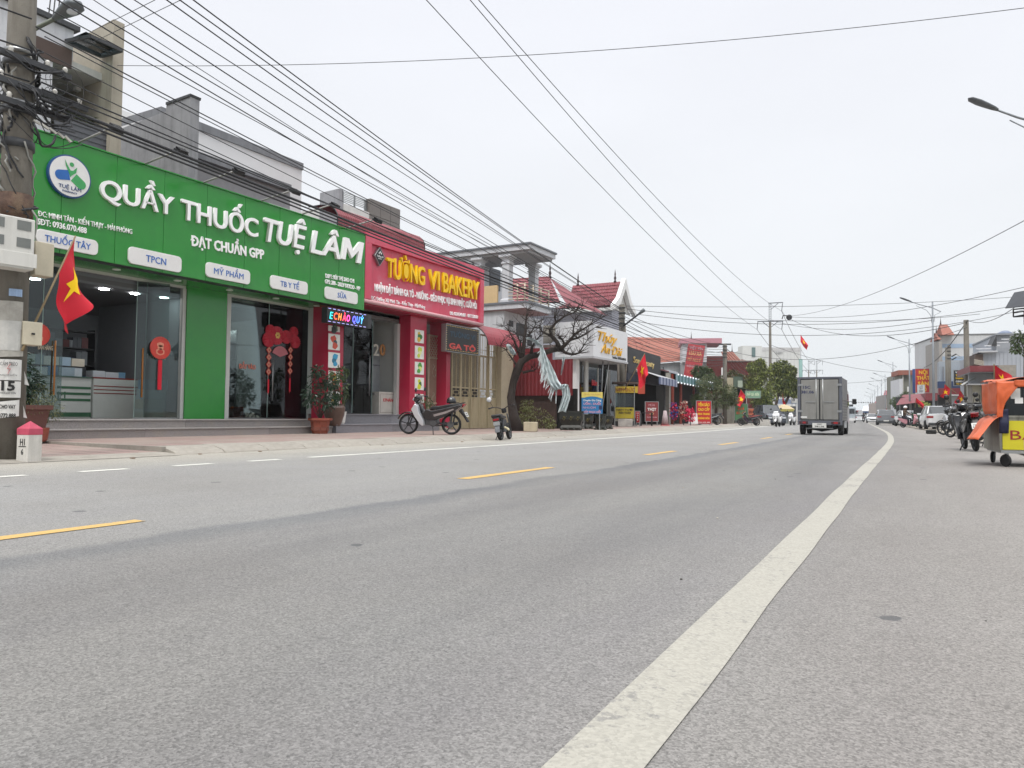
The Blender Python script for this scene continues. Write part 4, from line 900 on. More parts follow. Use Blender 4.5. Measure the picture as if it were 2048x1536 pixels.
for k, (x, c, s_) in enumerate(((470, '7e2f28', .3), (475, 'a34d3a', .34))):
    o = MB().box(-.15, .15, -.17, .17, 0, s_).build('red_gift_box', mat('gift_'+c, c, .5), loc=(-17.25-.1*k, yx(x, 820, -17.25), ZF)); tag(o, ['dark red gift box on the floor left of second pharmacy door', 'brick red gift box in front of the darker one by the door'][k], 'box')
# big dark shrub behind the utility pole
p = Vector((-14.9, PX(30, 850, -14.9).y, .13)); ls = thing('potted_shrub', p, 0, 'large dark bush in a brown square planter behind the utility pole', 'potted plant')
MB().add([(-.32, -.32, 0), (.32, -.32, 0), (.32, .32, 0), (-.32, .32, 0), (-.4, -.4, .58), (.4, -.4, .58), (.4, .4, .58), (-.4, .4, .58), (-.44, -.44, .6), (.44, -.44, .6), (.44, .44, .6), (-.44, .44, .6), (-.44, -.44, .68), (.44, -.44, .68), (.44, .44, .68), (-.44, .44, .68)],
         [(0, 3, 2, 1)]+[(a+i, a+(i+1) % 4, a+(i+1) % 4+4, a+i+4) for a in (0, 4, 8) for i in range(4)]+[(12, 13, 14, 15)]).build('pot', mat('brown_planter', '5e3a32', .6, .15), ls)
bush(ls, (0, 0, .6), [((0, -.15, 1.5), .34), ((0, .0, 1.25), .34), ((0, -.3, 1.3), .33), ((0, -.2, 1.75), .24), ((0, .25, 1.1), .24), ((0, -.3, .95), .28), ((.1, .0, .9), .25)], 1500, .11, LEAF, seed=9)
p = Vector((-14.7, PX(75, 850, -14.7).y, .13)); ls2 = thing('ornamental_grass', p, 0, 'fuzzy olive plant beside the bush at the foot of the pharmacy glass', 'plant')
pot(ls2, [(.14, 0), (.17, .03), (.2, .26), (.17, .26)], TC)
bush(ls2, (0, 0, .25), [((0, 0, .8), .28), ((0, .2, .6), .25), ((0, -.15, .6), .25)], 1500, .06, LEAF3, asp=.2, seed=10, r0=.008)
p = Vector((-16.0, yx(852, 835, -16.0), .13)); fg = thing('potted_shrub', p, 0, 'small sparse plant in a pot between the motorbike and narrow gate', 'potted plant')
pot(fg, [(.13, 0), (.18, .3), (.2, .32), (.16, .32)], TC); bush(fg, (0, 0, .3), [((0, 0, .75), .22), ((0, .15, 1.0), .15), ((0, -.15, .9), .16)], 160, .1, LEAF2, seed=11, r0=.008)
# ------------------------------------------------------------------ house behind the pharmacy, left
SOFW = mat('white_soffit', 'c9c9c6', .8, .05, 3, streak=.2, dirt='8c8a84'); BROWNP = mat('brown_cladding', '4a3c36', .7, .1); SLATE = mat('slate_tile', '55575c', .5, .1, 8)
h1 = thing('modern_house', (-18, 8, .13), 0, 'modern white house with a beige fin wall and balcony rising behind the pharmacy sign', 'house')
fy = PX(228, 38, -17.6).y; fz = PX(228, 38, -17.6).z; q1 = PY(155, 78, fy)
BEIGEW = mat('beige_stone_wall', 'a39c8e', .85, .12, 3, .2, streak=.35, dirt='6a6458')
def pm(mb, name, m, par, **k):     # mesh given in world coordinates, kept under a thing
    o = mb.build(name, m, par, **k); org = Vector(par.location)
    if par.parent: org += Vector(par.parent.location)
    o.location = -org; return o
pm(MB().prism([(-17.6, 4), (-17.6, fz), (q1.x, q1.z), (-21.5, q1.z-.0), (-21.5, 4)], 'y', fy, fy+.28), 'fin_wall', BEIGEW, h1)
yb_ = yx(147, 80, -18.0); zt_ = zx(147, 62, -18.0); zb_ = zx(147, 122, -18.0); yd = yx(103, 200, -18.0)
pb('upper_storey', -18.0, -24, 4.2, yb_, zb_, zt_, WHITEW, h1); pb('roof_coping', -17.9, -24, 4.1, yb_+.1, zt_+.002, zt_+.12, DARK, h1)
pb('cladding_panel', -17.97, -17.999, yx(64, 80, -18), yx(143, 100, -18), zx(100, 92, -18)-.35, zx(100, 92, -18)+.1, BROWNP, h1)
pb('side_storey', -18.0, -24, 4.2, yd, 5, zb_-.003, WHITEW, h1)
pb('balcony_ceiling', -18.02, -21.2, yd, fy-.002, zb_-.18, zb_-.003, SOFW, h1); pb('balcony_back_wall', -20.8, -21.1, yd+.002, fy-.002, 5, zb_-.19, BEIGEW, h1)
dd = pb('balcony_door', -20.75, -20.798, yx(105, 230, -20.77), yx(132, 230, -20.77), 6.5, 8.9, mat('dark_window', '1b1f24', .15), h1)
pb('wall_lamp', -18.9, -19.05, fy-.12, fy-.001, zx(172, 190, -19), zx(172, 182, -19), WHITE, h1)
pz = zx(110, 226, -17.8); pp = pb('balcony_parapet', -17.75, -17.95, yd+.05, fy-.002, 5, pz, SLATE, h1)
for k in range(1, 9): pb('parapet_groove', -17.74, -17.749, yd+.05, fy-.002, pz-.14*k, pz-.14*k+.015, DARK, h1)
ys_, ye_ = yx(150, 90, -17.6), fy-.05; zc = zb_+.35
mb = MB(); A_ = [(-18, ys_, zc+.05), (-17.15, ys_+.1, zc-.0), (-17.15, ye_, zc-.0), (-18, ye_, zc+.05)]
for i in range(4): mb.beam(A_[i], A_[(i+1) % 4], .05, .08)
mb.beam((-17.5, ys_, zc), (-17.5, ye_, zc), .04); pm(mb, 'canopy_frame', DARK, h1); pm(MB().box(-18, -17.17, ys_, ye_, zc+.06, zc+.07), 'canopy_glass', GLASS, h1)
bp = thing('balcony_plants', (-18.4, 0, 0), 0, 'feathery green plants spilling over the slate balcony of the white house', 'plant'); c0 = PX(195, 228, -18.3); bp.location = (-18.3, c0.y, pz-.3)
bush(bp, (0, 0, 0), [((0, .1, .55), .3), ((0, -.3, .45), .28), ((0, .35, .5), .25), ((0, -.6, .35), .25)], 900, .14, LEAF2, asp=.18, seed=21, r0=.01)
at_ = MB(); 
for k in range(4): c0 = PX(96+k*9, 45-k*2, -18.2); at_.tube([(-18.2, c0.y, zt_+.1), (-18.2, c0.y+.05, zt_+.8)], .015, 5)
tag(at_.build('roof_rods', DARK), 'short dark rods standing on the roof edge of the white house', 'rods')
# grey concrete fins and white wall
h2 = thing('grey_concrete_house', (-18.5, 14, .13), 0, 'unfinished grey concrete house with stepped fin walls above the green sign', 'house')
f2 = PX(381, 193, -18.2); y2 = f2.y; P1, P2, P3 = PY(333, 210, y2), PY(332, 222, y2), PY(237, 252, y2)
GREYC = mat('raw_grey_concrete', '8a8b8e', .9, .16, 2.2, .3, streak=.45, dirt='5a5b5f')
pm(MB().prism([(-18.2, 4), (-18.2, f2.z), (P1.x, P1.z), (P2.x, P2.z), (P3.x-3, P3.z-.3), (P3.x-3, 4)], 'y', y2, y2+.3), 'fin_wall', GREYC, h2)
pm(MB().prism([(-18.19, f2.z), (P1.x, P1.z), (P1.x, P1.z+.07), (-18.17, f2.z+.07)], 'y', y2-.03, y2+.33), 'coping', DARK, h2)
zt3 = zx(397, 244, -20); ye3 = yx(604, 330, -20); pb('white_wall', -20, -26, y2+.32, ye3, 4, zt3-.25, mat('off_white_wall', 'd0d0d1', .8, .05, 1), h2); pb('grey_coping', -19.95, -26, y2+.32, ye3+.03, zt3-.248, zt3, GREYW, h2)
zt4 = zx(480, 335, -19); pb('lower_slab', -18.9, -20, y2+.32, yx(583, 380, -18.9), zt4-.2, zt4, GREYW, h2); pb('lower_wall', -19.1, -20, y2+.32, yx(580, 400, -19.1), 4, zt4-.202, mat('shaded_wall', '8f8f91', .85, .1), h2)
for k in range(5): pb('railing_rail', -18.45, -18.48, yx(540, 410, -18.4), yx(604, 430, -18.4), 6.7+.16*k, 6.73+.16*k, WHITE, h2)
pb('louvred_tank_house', -24, -26, yx(238, 240, -24), yx(272, 240, -24), 9, zx(240, 218, -24), WHITE, h1)
# house with steel rail roof terrace
h3 = thing('terrace_house', (-20, 22, .13), 0, 'house with a roof terrace rail and tiled grey parapet behind the bakery', 'house')
e3 = PX(678, 377, -20.5); y3 = e3.y; w3 = PY(640, 386, y3); 
pm(MB().prism([(-20.5, 4), (-20.5, e3.z), (w3.x, w3.z), (w3.x, 4)], 'y', y3, y3+.25), 'end_wall', mat('stained_concrete', '95969a', .9, .18, 2.5, .2, streak=.5, dirt='6a6b70'), h3)
yr0, yr1, ye = yx(684, 400, -20.5), yx(733, 410, -20.5), yx(795, 440, -20.5); zr = zx(686, 383, -20.5); zf = zx(733, 425, -20.5); zp = zx(735, 397, -20.5)
pb('terrace_slab', -20.4, -26, y3+.26, ye, zf-.5, zf, SOFW, h3); pb('terrace_wall', -20.6, -26, y3+.26, ye-.02, 4, zf-.502, mat('beige_house_wall', 'aaa293', .85, .08), h3)
for k in range(6): pb('railing_rail', -20.5, -20.54, yr0, yr1+.1, zf+.14+k*(zr-zf-.15)/5, zf+.17+k*(zr-zf-.15)/5, STEEL, h3)
for t_ in (.03, .5, .93, .99): pb('railing_post', -20.49, -20.55, yr0+(yr1-yr0)*t_, yr0+(yr1-yr0)*t_+.05, zf, zr, STEEL, h3)
GT = mat('grey_parapet_tile', '6f6a66', .5, .08)
for i in range(3):
    for j in range(2): pb('parapet_tile', -20.35, -20.6, yr1+.06+(ye-yr1-.06)*i/3+.01, yr1+.06+(ye-yr1-.06)*(i+1)/3-.01, zf-.75+(zp-zf+.75)*j/2+.01, zf-.75+(zp-zf+.75)*(j+1)/2-.01, GT, h3)
pb('cornice', -20.1, -20.5, yx(705, 430, -20.2), ye-.1, zf-1.05, zf-.8, SOFW, h3)
# tiled and corrugated roofs just above the signs
zb = zx(848, 497, -16.3); yb2 = yx(848, 490, -16.3)
zt_b = zx(800, 464, -17.0)-zb
prof = [(-16.25, zb-.2), (-16.27, zb+.35*zt_b), (-16.36, zb+.6*zt_b), (-16.52, zb+.82*zt_b), (-16.75, zb+.95*zt_b), (-17.0, zb+zt_b), (-17.5, zb+zt_b)]
barrel('barrel_roof', yx(640, 440, -17), yb2, prof, TILE, 'rounded dusty red corrugated roof bulging above the pink sign', 'roof', step=.11)
lo_ = thing('lean_to_roof', (0, 0, 0), 0, 'dark corrugated roof edge and pipes just behind the pharmacy sign top', 'roof')
mb = MB(); n_ = 90; y_a, y_b = 13.9, 19.5
for i in range(n_+1):
    d = .03*math.sin(i*1.57*2); mb.v += [(-16.1, y_a+(y_b-y_a)*i/n_, 6.42+d), (-18.8, y_a+(y_b-y_a)*i/n_, 7.05+d)]
mb.f = [(2*i, 2*i+1, 2*i+3, 2*i+2) for i in range(n_)]; mb.m = [0]*n_; mb.build('corrugated_sheet', mat('dark_roof_sheet', '4c3a3a', .7, .2), lo_)
for k in range(4): MB().tube([(-16.3-.15*k, 8.3, 6.45+.08*k), (-16.25-.15*k, 18, 6.5+.05*k), (-16.2-.1*k, 25, 6.72)], .03, 6).build('pipe', BLACK, lo_, smooth=True)
# ------------------------------------------------------------------ two storey house with a flat canopy roof
h5 = thing('veranda_house', (-17.5, 32, .13), 0, 'pale two storey house with a flat canopy roof on round columns and a railed balcony', 'house')
X5 = -16.0; c5 = PX(1060, 484, X5); Y5 = c5.y; z5t = c5.z; z5b = zx(1060, 500, X5); Y5e = yx(1111, 521, X5); bx = PY(850, 498, Y5).x
PALE = mat('pale_house_wall', 'c2c4c8', .85, .06, 1.2, streak=.3, dirt='84868c'); TRIM = mat('grey_trim', '6a6e74', .7, .1)
pb('roof_slab', X5, bx-2, Y5, Y5e, z5b+.06, z5t-.08, PALE, h5); pb('roof_edge', X5+.06, bx-2, Y5-.06, Y5e+.06, z5t-.078, z5t, TRIM, h5); pb('slab_underside', X5-.12, bx-2, Y5+.12, Y5e-.12, z5b-.06, z5b+.058, mat('grey_underside', 'a2a2a4', .85, .06, streak=.2, dirt='807a74'), h5)
zfl = zx(1060, 603, X5)+.05; zf5 = zfl-.32
def column(x, y, z0, z1, r=.19):
    o = MB().lathe([(r*1.35, 0), (r*1.35, .12), (r, .2), (r, z1-z0-.42), (r*1.25, z1-z0-.4), (r*1.25, z1-z0-.34), (r, z1-z0-.33), (r*1.1, z1-z0-.2), (r*1.7, z1-z0-.1), (r*1.7, z1-z0)], n=4, m=0).build('column', PALE, h5, loc=Vector((x, y, z0))-Vector(h5.location)); o.rotation_euler = (0, 0, math.pi/4); return o
ca, cb_ = PY(959, 560, Y5+.35).x, PY(1015, 560, Y5+.35).x
column(ca, Y5+.35, zfl, z5b-.06, .26); column(cb_, Y5+.35, zfl, z5b-.06, .26); column(cb_+.1, yx(1067, 560, cb_+.1), zfl, z5b-.06, .26)
wx = ca-.7
pb('upper_wall', wx, -24.5, Y5+.2, Y5e+1.5, zfl, z5b-.062, PALE, h5); pb('side_wall_left', ca-.3, -24.5, Y5+.15, Y5+.199, zfl-.3, z5b-.062, PALE, h5)
for a, b in ((979, 1000), (1004, 1012)): w_ = pb('window', wx+.03, wx-.02, yx(a, 560, wx), yx(b, 560, wx), zx(990, 580, wx), zx(990, 538, wx), mat('dark_shutter', '3a4048', .4), h5)
pb('floor_slab', X5-.2, bx, Y5, Y5e, zf5, zfl-.1, PALE, h5); pb('floor_edge', X5-.14, bx, Y5-.05, Y5e+.05, zfl-.098, zfl, TRIM, h5)
pb('slab_soffit', X5-.3, ca, Y5+.05, Y5e-.1, zf5-.05, zf5-.002, mat('pink_soffit', '9c7f80', .85, .06), h5)
pb('beige_parapet', cb_-.35, ca-.3, Y5+.02, Y5+.12, zfl+.001, zfl+.82, mat('beige_band', 'c8ae84', .8, .05), h5)
RW = mat('cream_rail', 'c9bca8', .5)
for k in range(5):
    z = zfl+.12+k*.17; pm(MB().tube([(cb_+.2, Y5+.1, z), (X5-.3, Y5+.1, z), (X5-.3, Y5e-.1, z)], .025, 6), 'railing_rail', RW, h5, smooth=True)
for p in [(X5-.3, Y5+.1), ((cb_+X5)/2, Y5+.1)]+[(X5-.3, Y5+.1+(Y5e-Y5-.2)*t) for t in (.33, .66, 1)]: pm(MB().tube([(*p, zfl), (*p, zfl+.85)], .035, 6), 'railing_post', RW, h5, smooth=True)
pb('lower_wall', cb_-.05, -24.5, Y5+.15, Y5e+1.5, .13, zf5-.052, PALE, h5)
for a, b, c, d in ((1018, 1026, 640, 652), (1033, 1052, 645, 670), (1055, 1064, 668, 690)): pb('window', cb_-.02, cb_-.06, yx(a, 650, cb_-.04), yx(b, 650, cb_-.04), zx(a, d, cb_), zx(a, c, cb_), mat('dark_window', '1b1f24', .15), h5)
# ------------------------------------------------------------------ red tiled houses
def tiled(par, p0, p1, p2, p3, m, rows=9, cols=18, name='roof_tiles'):
    """roof slope p0-p1 ridge, p3-p2 eaves, with real stepped tile courses"""
    p0, p1, p2, p3 = map(Vector, (p0, p1, p2, p3)); nr = (p1-p0).cross(p3-p0).normalized()
    if nr.z < 0: nr = -nr
    mb = MB()
    for r in range(rows):
        for s, t in ((0, r/rows), (1, (r+1)/rows+.012)):
            a, b = p0.lerp(p3, min(t, 1.02)), p1.lerp(p2, min(t, 1.02))
            for c in range(cols*2+1): mb.v.append(tuple(a.lerp(b, c/(cols*2))+nr*(.02+(.045 if s else 0)+(.03 if c % 2 else 0))))
    k = cols*2+1
    for r in range(rows):
        for c in range(k-1): b_0 = (2*r)*k; mb.f.append((b_0+c, b_0+c+1, b_0+k+c+1, b_0+k+c)); mb.m.append(0)
    mb.quad(*[tuple(q-nr*.02) for q in (p0, p1, p2, p3)])
    o = mb.build(name, m, par, fix=False); o.location = -Vector(par.location); return tag(o, kind='stuff')
FIN = mat('dark_finial', '3c2e30', .6)
def finial(par, p): pm(MB().lathe([(.12, 0), (.05, .15), (.1, .3), (.04, .45), (.06, .55), (1e-4, .95)], p, 8), 'finial', FIN, par, smooth=True)
h7 = thing('gabled_house', (-19, 47, .13), 0, 'house with a steep dusty red tiled roof and white gable end facing the road', 'house')
gX = -17.0-2.0; ap = PX(1249, 563, gX); yg = ap.y; zg = ap.z; ev = PX(1232, 612, gX); r0 = PY(1146, 571, yg); e0 = PY(1112, 612, ev.y); m0 = PY(1138, 592, (yg+ev.y)/2)
midE = Vector((gX, (yg+ev.y)/2, (zg+ev.z)/2-.35))
tiled(h7, (r0.x, yg, zg), (gX-.3, yg, zg), (gX-.35, midE.y, midE.z), (m0.x, midE.y, midE.z), TILE, 5, 20); tiled(h7, (m0.x, midE.y, midE.z), (gX-.35, midE.y, midE.z), (gX-.4, ev.y-.3, ev.z), (e0.x, ev.y-.3, ev.z), TILE, 5, 22)
dy = yg-ev.y+.3
tiled(h7, (gX-.3, yg, zg), (r0.x, yg, zg), (r0.x, yg+dy, ev.z), (gX-.4, yg+dy, ev.z), TILE, 8, 20)
pm(MB().prism([(yg, zg+.25), (yg-dy*.5-.2, midE.z+.05), (yg-dy-.2, ev.z+.05), (yg-dy-.2, ev.z-.3), (yg-dy*.5, midE.z-.35), (yg, zg-.5), (yg+dy*.5, midE.z-.35), (yg+dy+.2, ev.z-.3), (yg+dy+.2, ev.z+.05), (yg+dy*.5+.2, midE.z+.05)], 'x', gX-.2, gX+.1), 'barge_board', WHITE, h7)
pm(MB().prism([(yg, zg-.4), (yg-dy*.5, midE.z-.3), (yg-dy, ev.z-.2), (yg+dy, ev.z-.2), (yg+dy*.5, midE.z-.3)], 'x', gX-.4, gX-.25), 'gable_wall', SOFW, h7)
pb('house_wall', gX-.3, r0.x-6, yg-dy+.3, yg+.5, .13, ev.z-.15, mat('lavender_grey_wall', 'a7a8b2', .85, .05, streak=.2, dirt='8a8b94'), h7); pb('eaves_board', gX-.2, r0.x-4, yg-dy-.1, yg-dy+.28, ev.z-.32, ev.z-.12, SOFW, h7)
finial(h7, (r0.x+.4, yg, zg)); finial(h7, (gX-.7, yg, zg))
h6 = thing('hipped_house', (-22, 42, .13), 0, 'house with a flared dusty red hipped roof behind the veranda house', 'house')
a = PX(1100, 556, -20.5); b = PY(1020, 561, a.y); ey = a.y-3.2; c = PY(1121, 606, ey); d = PY(1000, 606, ey)
tiled(h6, b, a, (c.x, ey, c.z), (d.x, ey, d.z), TILE, 9, 18); pm(MB().add([tuple(a), (c.x+.3, ey, c.z), (c.x+.3, a.y+3, c.z)], [(0, 1, 2)]), 'hip_end', TILE, h6)
pb('house_wall', c.x-.8, d.x, ey+.7, a.y+3, .13, c.z-.1, MC['lavender_grey_wall'], h6); finial(h6, a); finial(h6, b); pm(MB().beam(a, b, .18), 'ridge', TILE, h6)
# salon
SAX = -13.7+off(34); s0 = PX(1187, 647, SAX); sy0 = s0.y; sy1 = yx(1255, 668, SAX); szt = s0.z; szb = zx(1187, 712, SAX)
sa = thing('white_salon', (SAX, sy0, .13), 0, 'white panelled salon with a large boxed sign on gold script lettering', 'shop')
WP = mat('white_composite_panel', 'd5d6d8', .35, .03, 1, streak=.1, dirt='a8a8a8'); sxL = PY(1110, 700, sy0).x
for i in range(2): pb('front_panel', SAX, SAX-.05, sy0+(sy1-sy0)*i/2+.004, sy0+(sy1-sy0)*(i+1)/2-.004, szb, szt, WP, sa)
for i in range(3): xa = SAX-.052-(SAX-.052-sxL)*i/3; xb = SAX-.052-(SAX-.052-sxL)*(i+1)/3; pb('side_panel', xa-.004, xb+.004, sy0, sy0+.05, szb, szt+.15-.1*0, WP, sa)
pb('sign_box_core', SAX-.06, sxL, sy0+.06, sy1-.01, szb+.02, szt-.02, DARK, sa); pb('bottom_trim', SAX+.03, sxL, sy0-.03, sy1+.03, szb-.1, szb-.002, mat('pale_grey_trim', 'a9aaac', .5), sa)
GOLD = mat('gold_lettering', 'd9a520', .35, .05, metal=.3)
def slet(s, x, y, w_, h_): p = PX(x, y, SAX+.03); o = text(s, GOLD, sa, Vector((SAX+.03, p.y, p.z))-Vector(sa.location), FX, h_, w_, .03, .0, .35); return o
slet('Thúy', 1216, 675, yx(1229, 675, SAX)-yx(1191, 675, SAX), .5); slet('Ấn Đài', 1224, 700, yx(1242, 700, SAX)-yx(1200, 700, SAX), .48)
p = PX(1239, 716, SAX+.01); text('hotline: 0932330018', BLACK, sa, Vector((SAX+.01, p.y, p.z-.02))-Vector(sa.location), FX, .13, 1.9, .004, .03)
gx_ = SAX-1.3
pb('shop_body', gx_-.4, sxL-3, sy0+.5, sy1, .13, szb-.1, mat('salon_inner', '6d6f6e', .8), sa)
pb('white_column', SAX-1.1, SAX-1.3, yx(1148, 780, SAX-1.2), yx(1155, 780, SAX-1.2), .14, szb-.1, WHITE, sa)
def spane(n, a, b, m, X=gx_, z0=.3): return pb(n, X-.01, X+.01, yx(a, 780, X), yx(b, 780, X), z0, szb-.35, m, sa)
spane('dark_window', 1158, 1167, GLASSD); pb('cream_column', gx_+.05, gx_-.15, yx(1169, 780, gx_), yx(1175, 780, gx_), .14, szb-.1, FRAME, sa)
spane('glass_door', 1176, 1197, GLASS, gx_-.1); spane('glass_panel', 1198, 1216, GLASS, gx_-.1); spane('side_pane', 1220, 1250, GLASSD, gx_-.05)
for x in (1175.5, 1197.5, 1217, 1221): pb('door_mullion', gx_-.05, gx_-.12, yx(x, 780, gx_), yx(x, 780, gx_)+.08, .14, szb-.35, FRAME, sa)
text('Bún', REDL, sa, Vector((gx_, PX(1189, 765, gx_).y, PX(1189, 765, gx_).z))-Vector(sa.location), FX, .3, .7, .01, .03)
for x, z in ((1206, 0), (1218, .1)): p = PX(x, 730, gx_+1.1); pm(MB().tube([(p.x, p.y, szb-.15), (gx_+.6, PX(1200, 780, gx_+.6).y if x == 1206 else p.y, .2)], .03, 6), 'prop_pole', STEEL, sa, smooth=True)
# red sheet wall, void and asbestos roof between the veranda house and the salon
rw = thing('red_sheet_wall', (-18, 36.4, .13), 0, 'dark red ribbed metal sheet wall behind the leaning bare tree', 'wall')
ry = Y5-.55
def ribbed(xa, xb, yt):
    ra, rb = PY(xa, 740, ry), PY(xb, 740, ry); zt_r, zb_r = PY((xa+xb)/2, yt, ry).z, PY(1080, 791, ry).z
    mb = MB(); n_ = int((rb.x-ra.x)/.09)
    for i in range(n_*2+1): x = ra.x+(rb.x-ra.x)*i/(2*n_); y_ = ry-(.02 if i % 4 < 2 else 0); mb.v += [(x, y_, zb_r), (x, y_, zt_r)]
    mb.f = [(2*i, 2*i+1, 2*i+3, 2*i+2) for i in range(n_*2)]; mb.m = [0]*(n_*2); pm(mb, 'ribbed_sheet', mat('red_ribbed_sheet', '6e1f26', .5, .12, 2), rw); return ra, rb, zb_r
ra, rb, zb_r = ribbed(1012, 1105, 697); _, rb, zb_r = ribbed(1105.2, 1146, 719)
pb('brick_base', ra.x, rb.x-.9, ry+.15, ry+.3, .13, zb_r+.1, mat('dark_brick', '3d2f2a', .9, .4, 5), rw); pb('dark_void', ra.x, rb.x, ry+.45, ry+.5, .13, zb_r+.3, mat('dark_void', '1a1816', .95), rw)  # dark brown brick with strongly varied tone
ar = thing('asbestos_roof', (0, 0, 0), 0, 'small slope of weathered corrugated asbestos sheet above the red metal wall', 'roof')
ry = sy0+.3; a, b = PY(1064, 652, ry+.6), PY(1104, 652, ry+.6); e = PY(1064, 686, ry-.4); mb = MB(); n_ = 60
for i in range(n_+1): t = i/n_; d = .05*math.cos(i*1.57*2/2*2); x = a.x-.6+(b.x-a.x+1.2)*t; mb.v += [(x+.5, ry+.9, a.z+d), (x-.3, ry-.1, e.z+d)]
mb.f = [(2*i, 2*i+1, 2*i+3, 2*i+2) for i in range(n_)]; mb.m = [0]*n_; mb.build('corrugated_sheet', mat('asbestos_sheet', '8a857c', .9, .3, 2), ar)
MB().box(a.x-.6, b.x+.8, ry-.3, ry-.2, e.z-.45, e.z-.12).build('fascia', mat('faded_fascia', '8c7f78', .9, .3), ar)
# ------------------------------------------------------------------ near utility pole and what hangs on it
POLEX, POLEY = -11.35, PX(12, 900, -11.35).y
up = thing('utility_pole', (POLEX, POLEY, .02), 0, 'weathered concrete utility pole at the left edge wrapped with papers and cables', 'utility pole')
pm(MB().tube([(POLEX, POLEY, .0), (POLEX, POLEY, 4.2), (POLEX, POLEY, 8.4)], [.222, .192, .16], 20), 'shaft', CONC, up, smooth=True)
def zp_(y): return zx(30, y, POLEX+.15)
for yy_, t_ in ((118, .09), (165, .06), (215, .1), (283, .12), (95, .05), (200, .05)):
    pm(MB().tube([(POLEX, POLEY, zp_(yy_)-t_/2), (POLEX, POLEY, zp_(yy_)+t_/2)], .215, 16), 'steel_band', STEEL if t_ < .07 else DARK, up, smooth=True)
def arm(ya, L_, name='cross_arm'):
    z = zp_(ya); mb = MB(); mb.box(POLEX+.2, POLEX+.27, POLEY-L_, POLEY+L_*1.05, z-.04, z+.04); o = pm(mb, name, DARK, up)
    for t_ in (-.85, -.45, .45, .9): pm(MB().lathe([(.015, 0), (.035, .015), (.028, .04), (.038, .055), (.028, .075), (.012, .09)], (POLEX+.235, POLEY+L_*t_, z+.04), 10), 'insulator', mat('white_porcelain', 'cfcdc6', .3), up, smooth=True)
arm(118, .55); arm(172, .8); arm(210, .55)
# tangles of wire round the shaft
r = random.Random(12)
for k in range(34):
    z0 = zp_(r.choice((80, 118, 172, 215, 283, 410)))+r.uniform(-.1, .1); a0_ = r.uniform(0, 6.28); z1_ = z0-r.uniform(.2, 1.6); rad = .22
    pm(MB().tube([(POLEX+(rad+.03*math.sin(q*1.7+k))*math.cos(a0_+q*.22*(1 if k % 2 else -1)), POLEY+(rad+.03*math.sin(q*1.7+k))*math.sin(a0_+q*.22), z0+(z1_-z0)*q/12) for q in range(13)], r.choice((.008, .013, .02)), 5), 'loose_cable', CABLE if k % 3 else mat('grey_cable', '8b8b86', .6), up, smooth=True)
for k in range(6):
    c0 = Vector((POLEX+.35, POLEY+.12+.05*k, zp_(215)+.25*(k % 3))); rr_ = .1+.03*k
    pm(MB().tube([(c0.x, c0.y+rr_*math.cos(q*.6)+.1, c0.z+rr_*1.2*math.sin(q*.6)) for q in range(12)], .004, 4), 'loose_cable', CABLE, up, smooth=True)
for k in range(14):     # drooping loops between the arms
    ya_, yb_ = POLEY+r.uniform(-.5, .1), POLEY+r.uniform(.15, .8); z0 = zp_(r.choice((118, 172, 172, 215, 240))); dz = r.uniform(-.25, .1); sg_ = r.uniform(.08, .35)
    pm(MB().tube([(POLEX+.3+.04*math.sin(q), ya_+(yb_-ya_)*q/10, z0+dz*q/10-sg_*4*(q/10)*(1-q/10)) for q in range(11)], r.choice((.007, .012, .018)), 5), 'loose_cable', CABLE, up, smooth=True)
for k in range(5): pm(MB().beam((POLEX+.3, POLEY+.05+.11*k, zp_(236)-.02*k), (POLEX+.31, POLEY+.14+.11*k, zp_(236)-.03-.03*k), .03), 'white_connector', mat('connector_white', 'b4b2aa', .5), up)
# rusty collar and meter box
pm(MB().tube([(POLEX, POLEY, zp_(440)), (POLEX, POLEY, zp_(385))], .222, 18), 'rusty_collar', mat('rusty_steel', '4d3a30', .9, .5, 9, .4, dirtamt=.6, dirt='8a7a62'), up, smooth=True)
mbx = thing('electricity_meter_box', (POLEX+.22, POLEY-.3, zp_(545)), R_(-8), 'white four window electricity meter box strapped to the utility pole', 'meter box')
hB = zp_(445)-zp_(545); w_ = .66
cb('housing', 0, .28, -.28, .34, 0, hB, mat('meter_box_white', 'c9c8c2', .5, .05, 3, streak=.25, dirt='8a877c'), mbx, .015)
for i in range(2):
    for j in range(2): cb('window', .281, .286, -.2+.32*i, -.03+.32*i, hB*.42+.27*j*hB/.8, hB*.42+.27*j*hB/.8+.13, mat('meter_window', '6e716e', .3), mbx)
cb('lower_flap', .281, .295, -.27, .37, .03, hB*.32, MC['meter_box_white'], mbx, .004)
sbx = thing('junction_box', (POLEX+.12, POLEY+.27, zp_(545)+.05), 0, 'beige junction box behind the white meter box on the pole', 'box'); cb('housing', -.1, .12, -.1, .16, -.05, hB*.62, mat('beige_plastic', 'b5ad98', .6), sbx, .01)
zc_ = zx(50, 690, POLEX+.2); cbx = thing('cabinet_box', (POLEX+.15, POLEY+.12, zc_), 0, 'small cream cabinet hanging on the pole above the notices', 'box')
hc = zx(50, 643, POLEX+.2)-zc_; cb('housing', -.1, .12, -.09, .17, 0, hc, mat('cream_cabinet_box', 'c3baa4', .5), cbx, .01); cb('latch', .121, .14, .02, .06, hc*.45, hc*.52, BLACK, cbx)
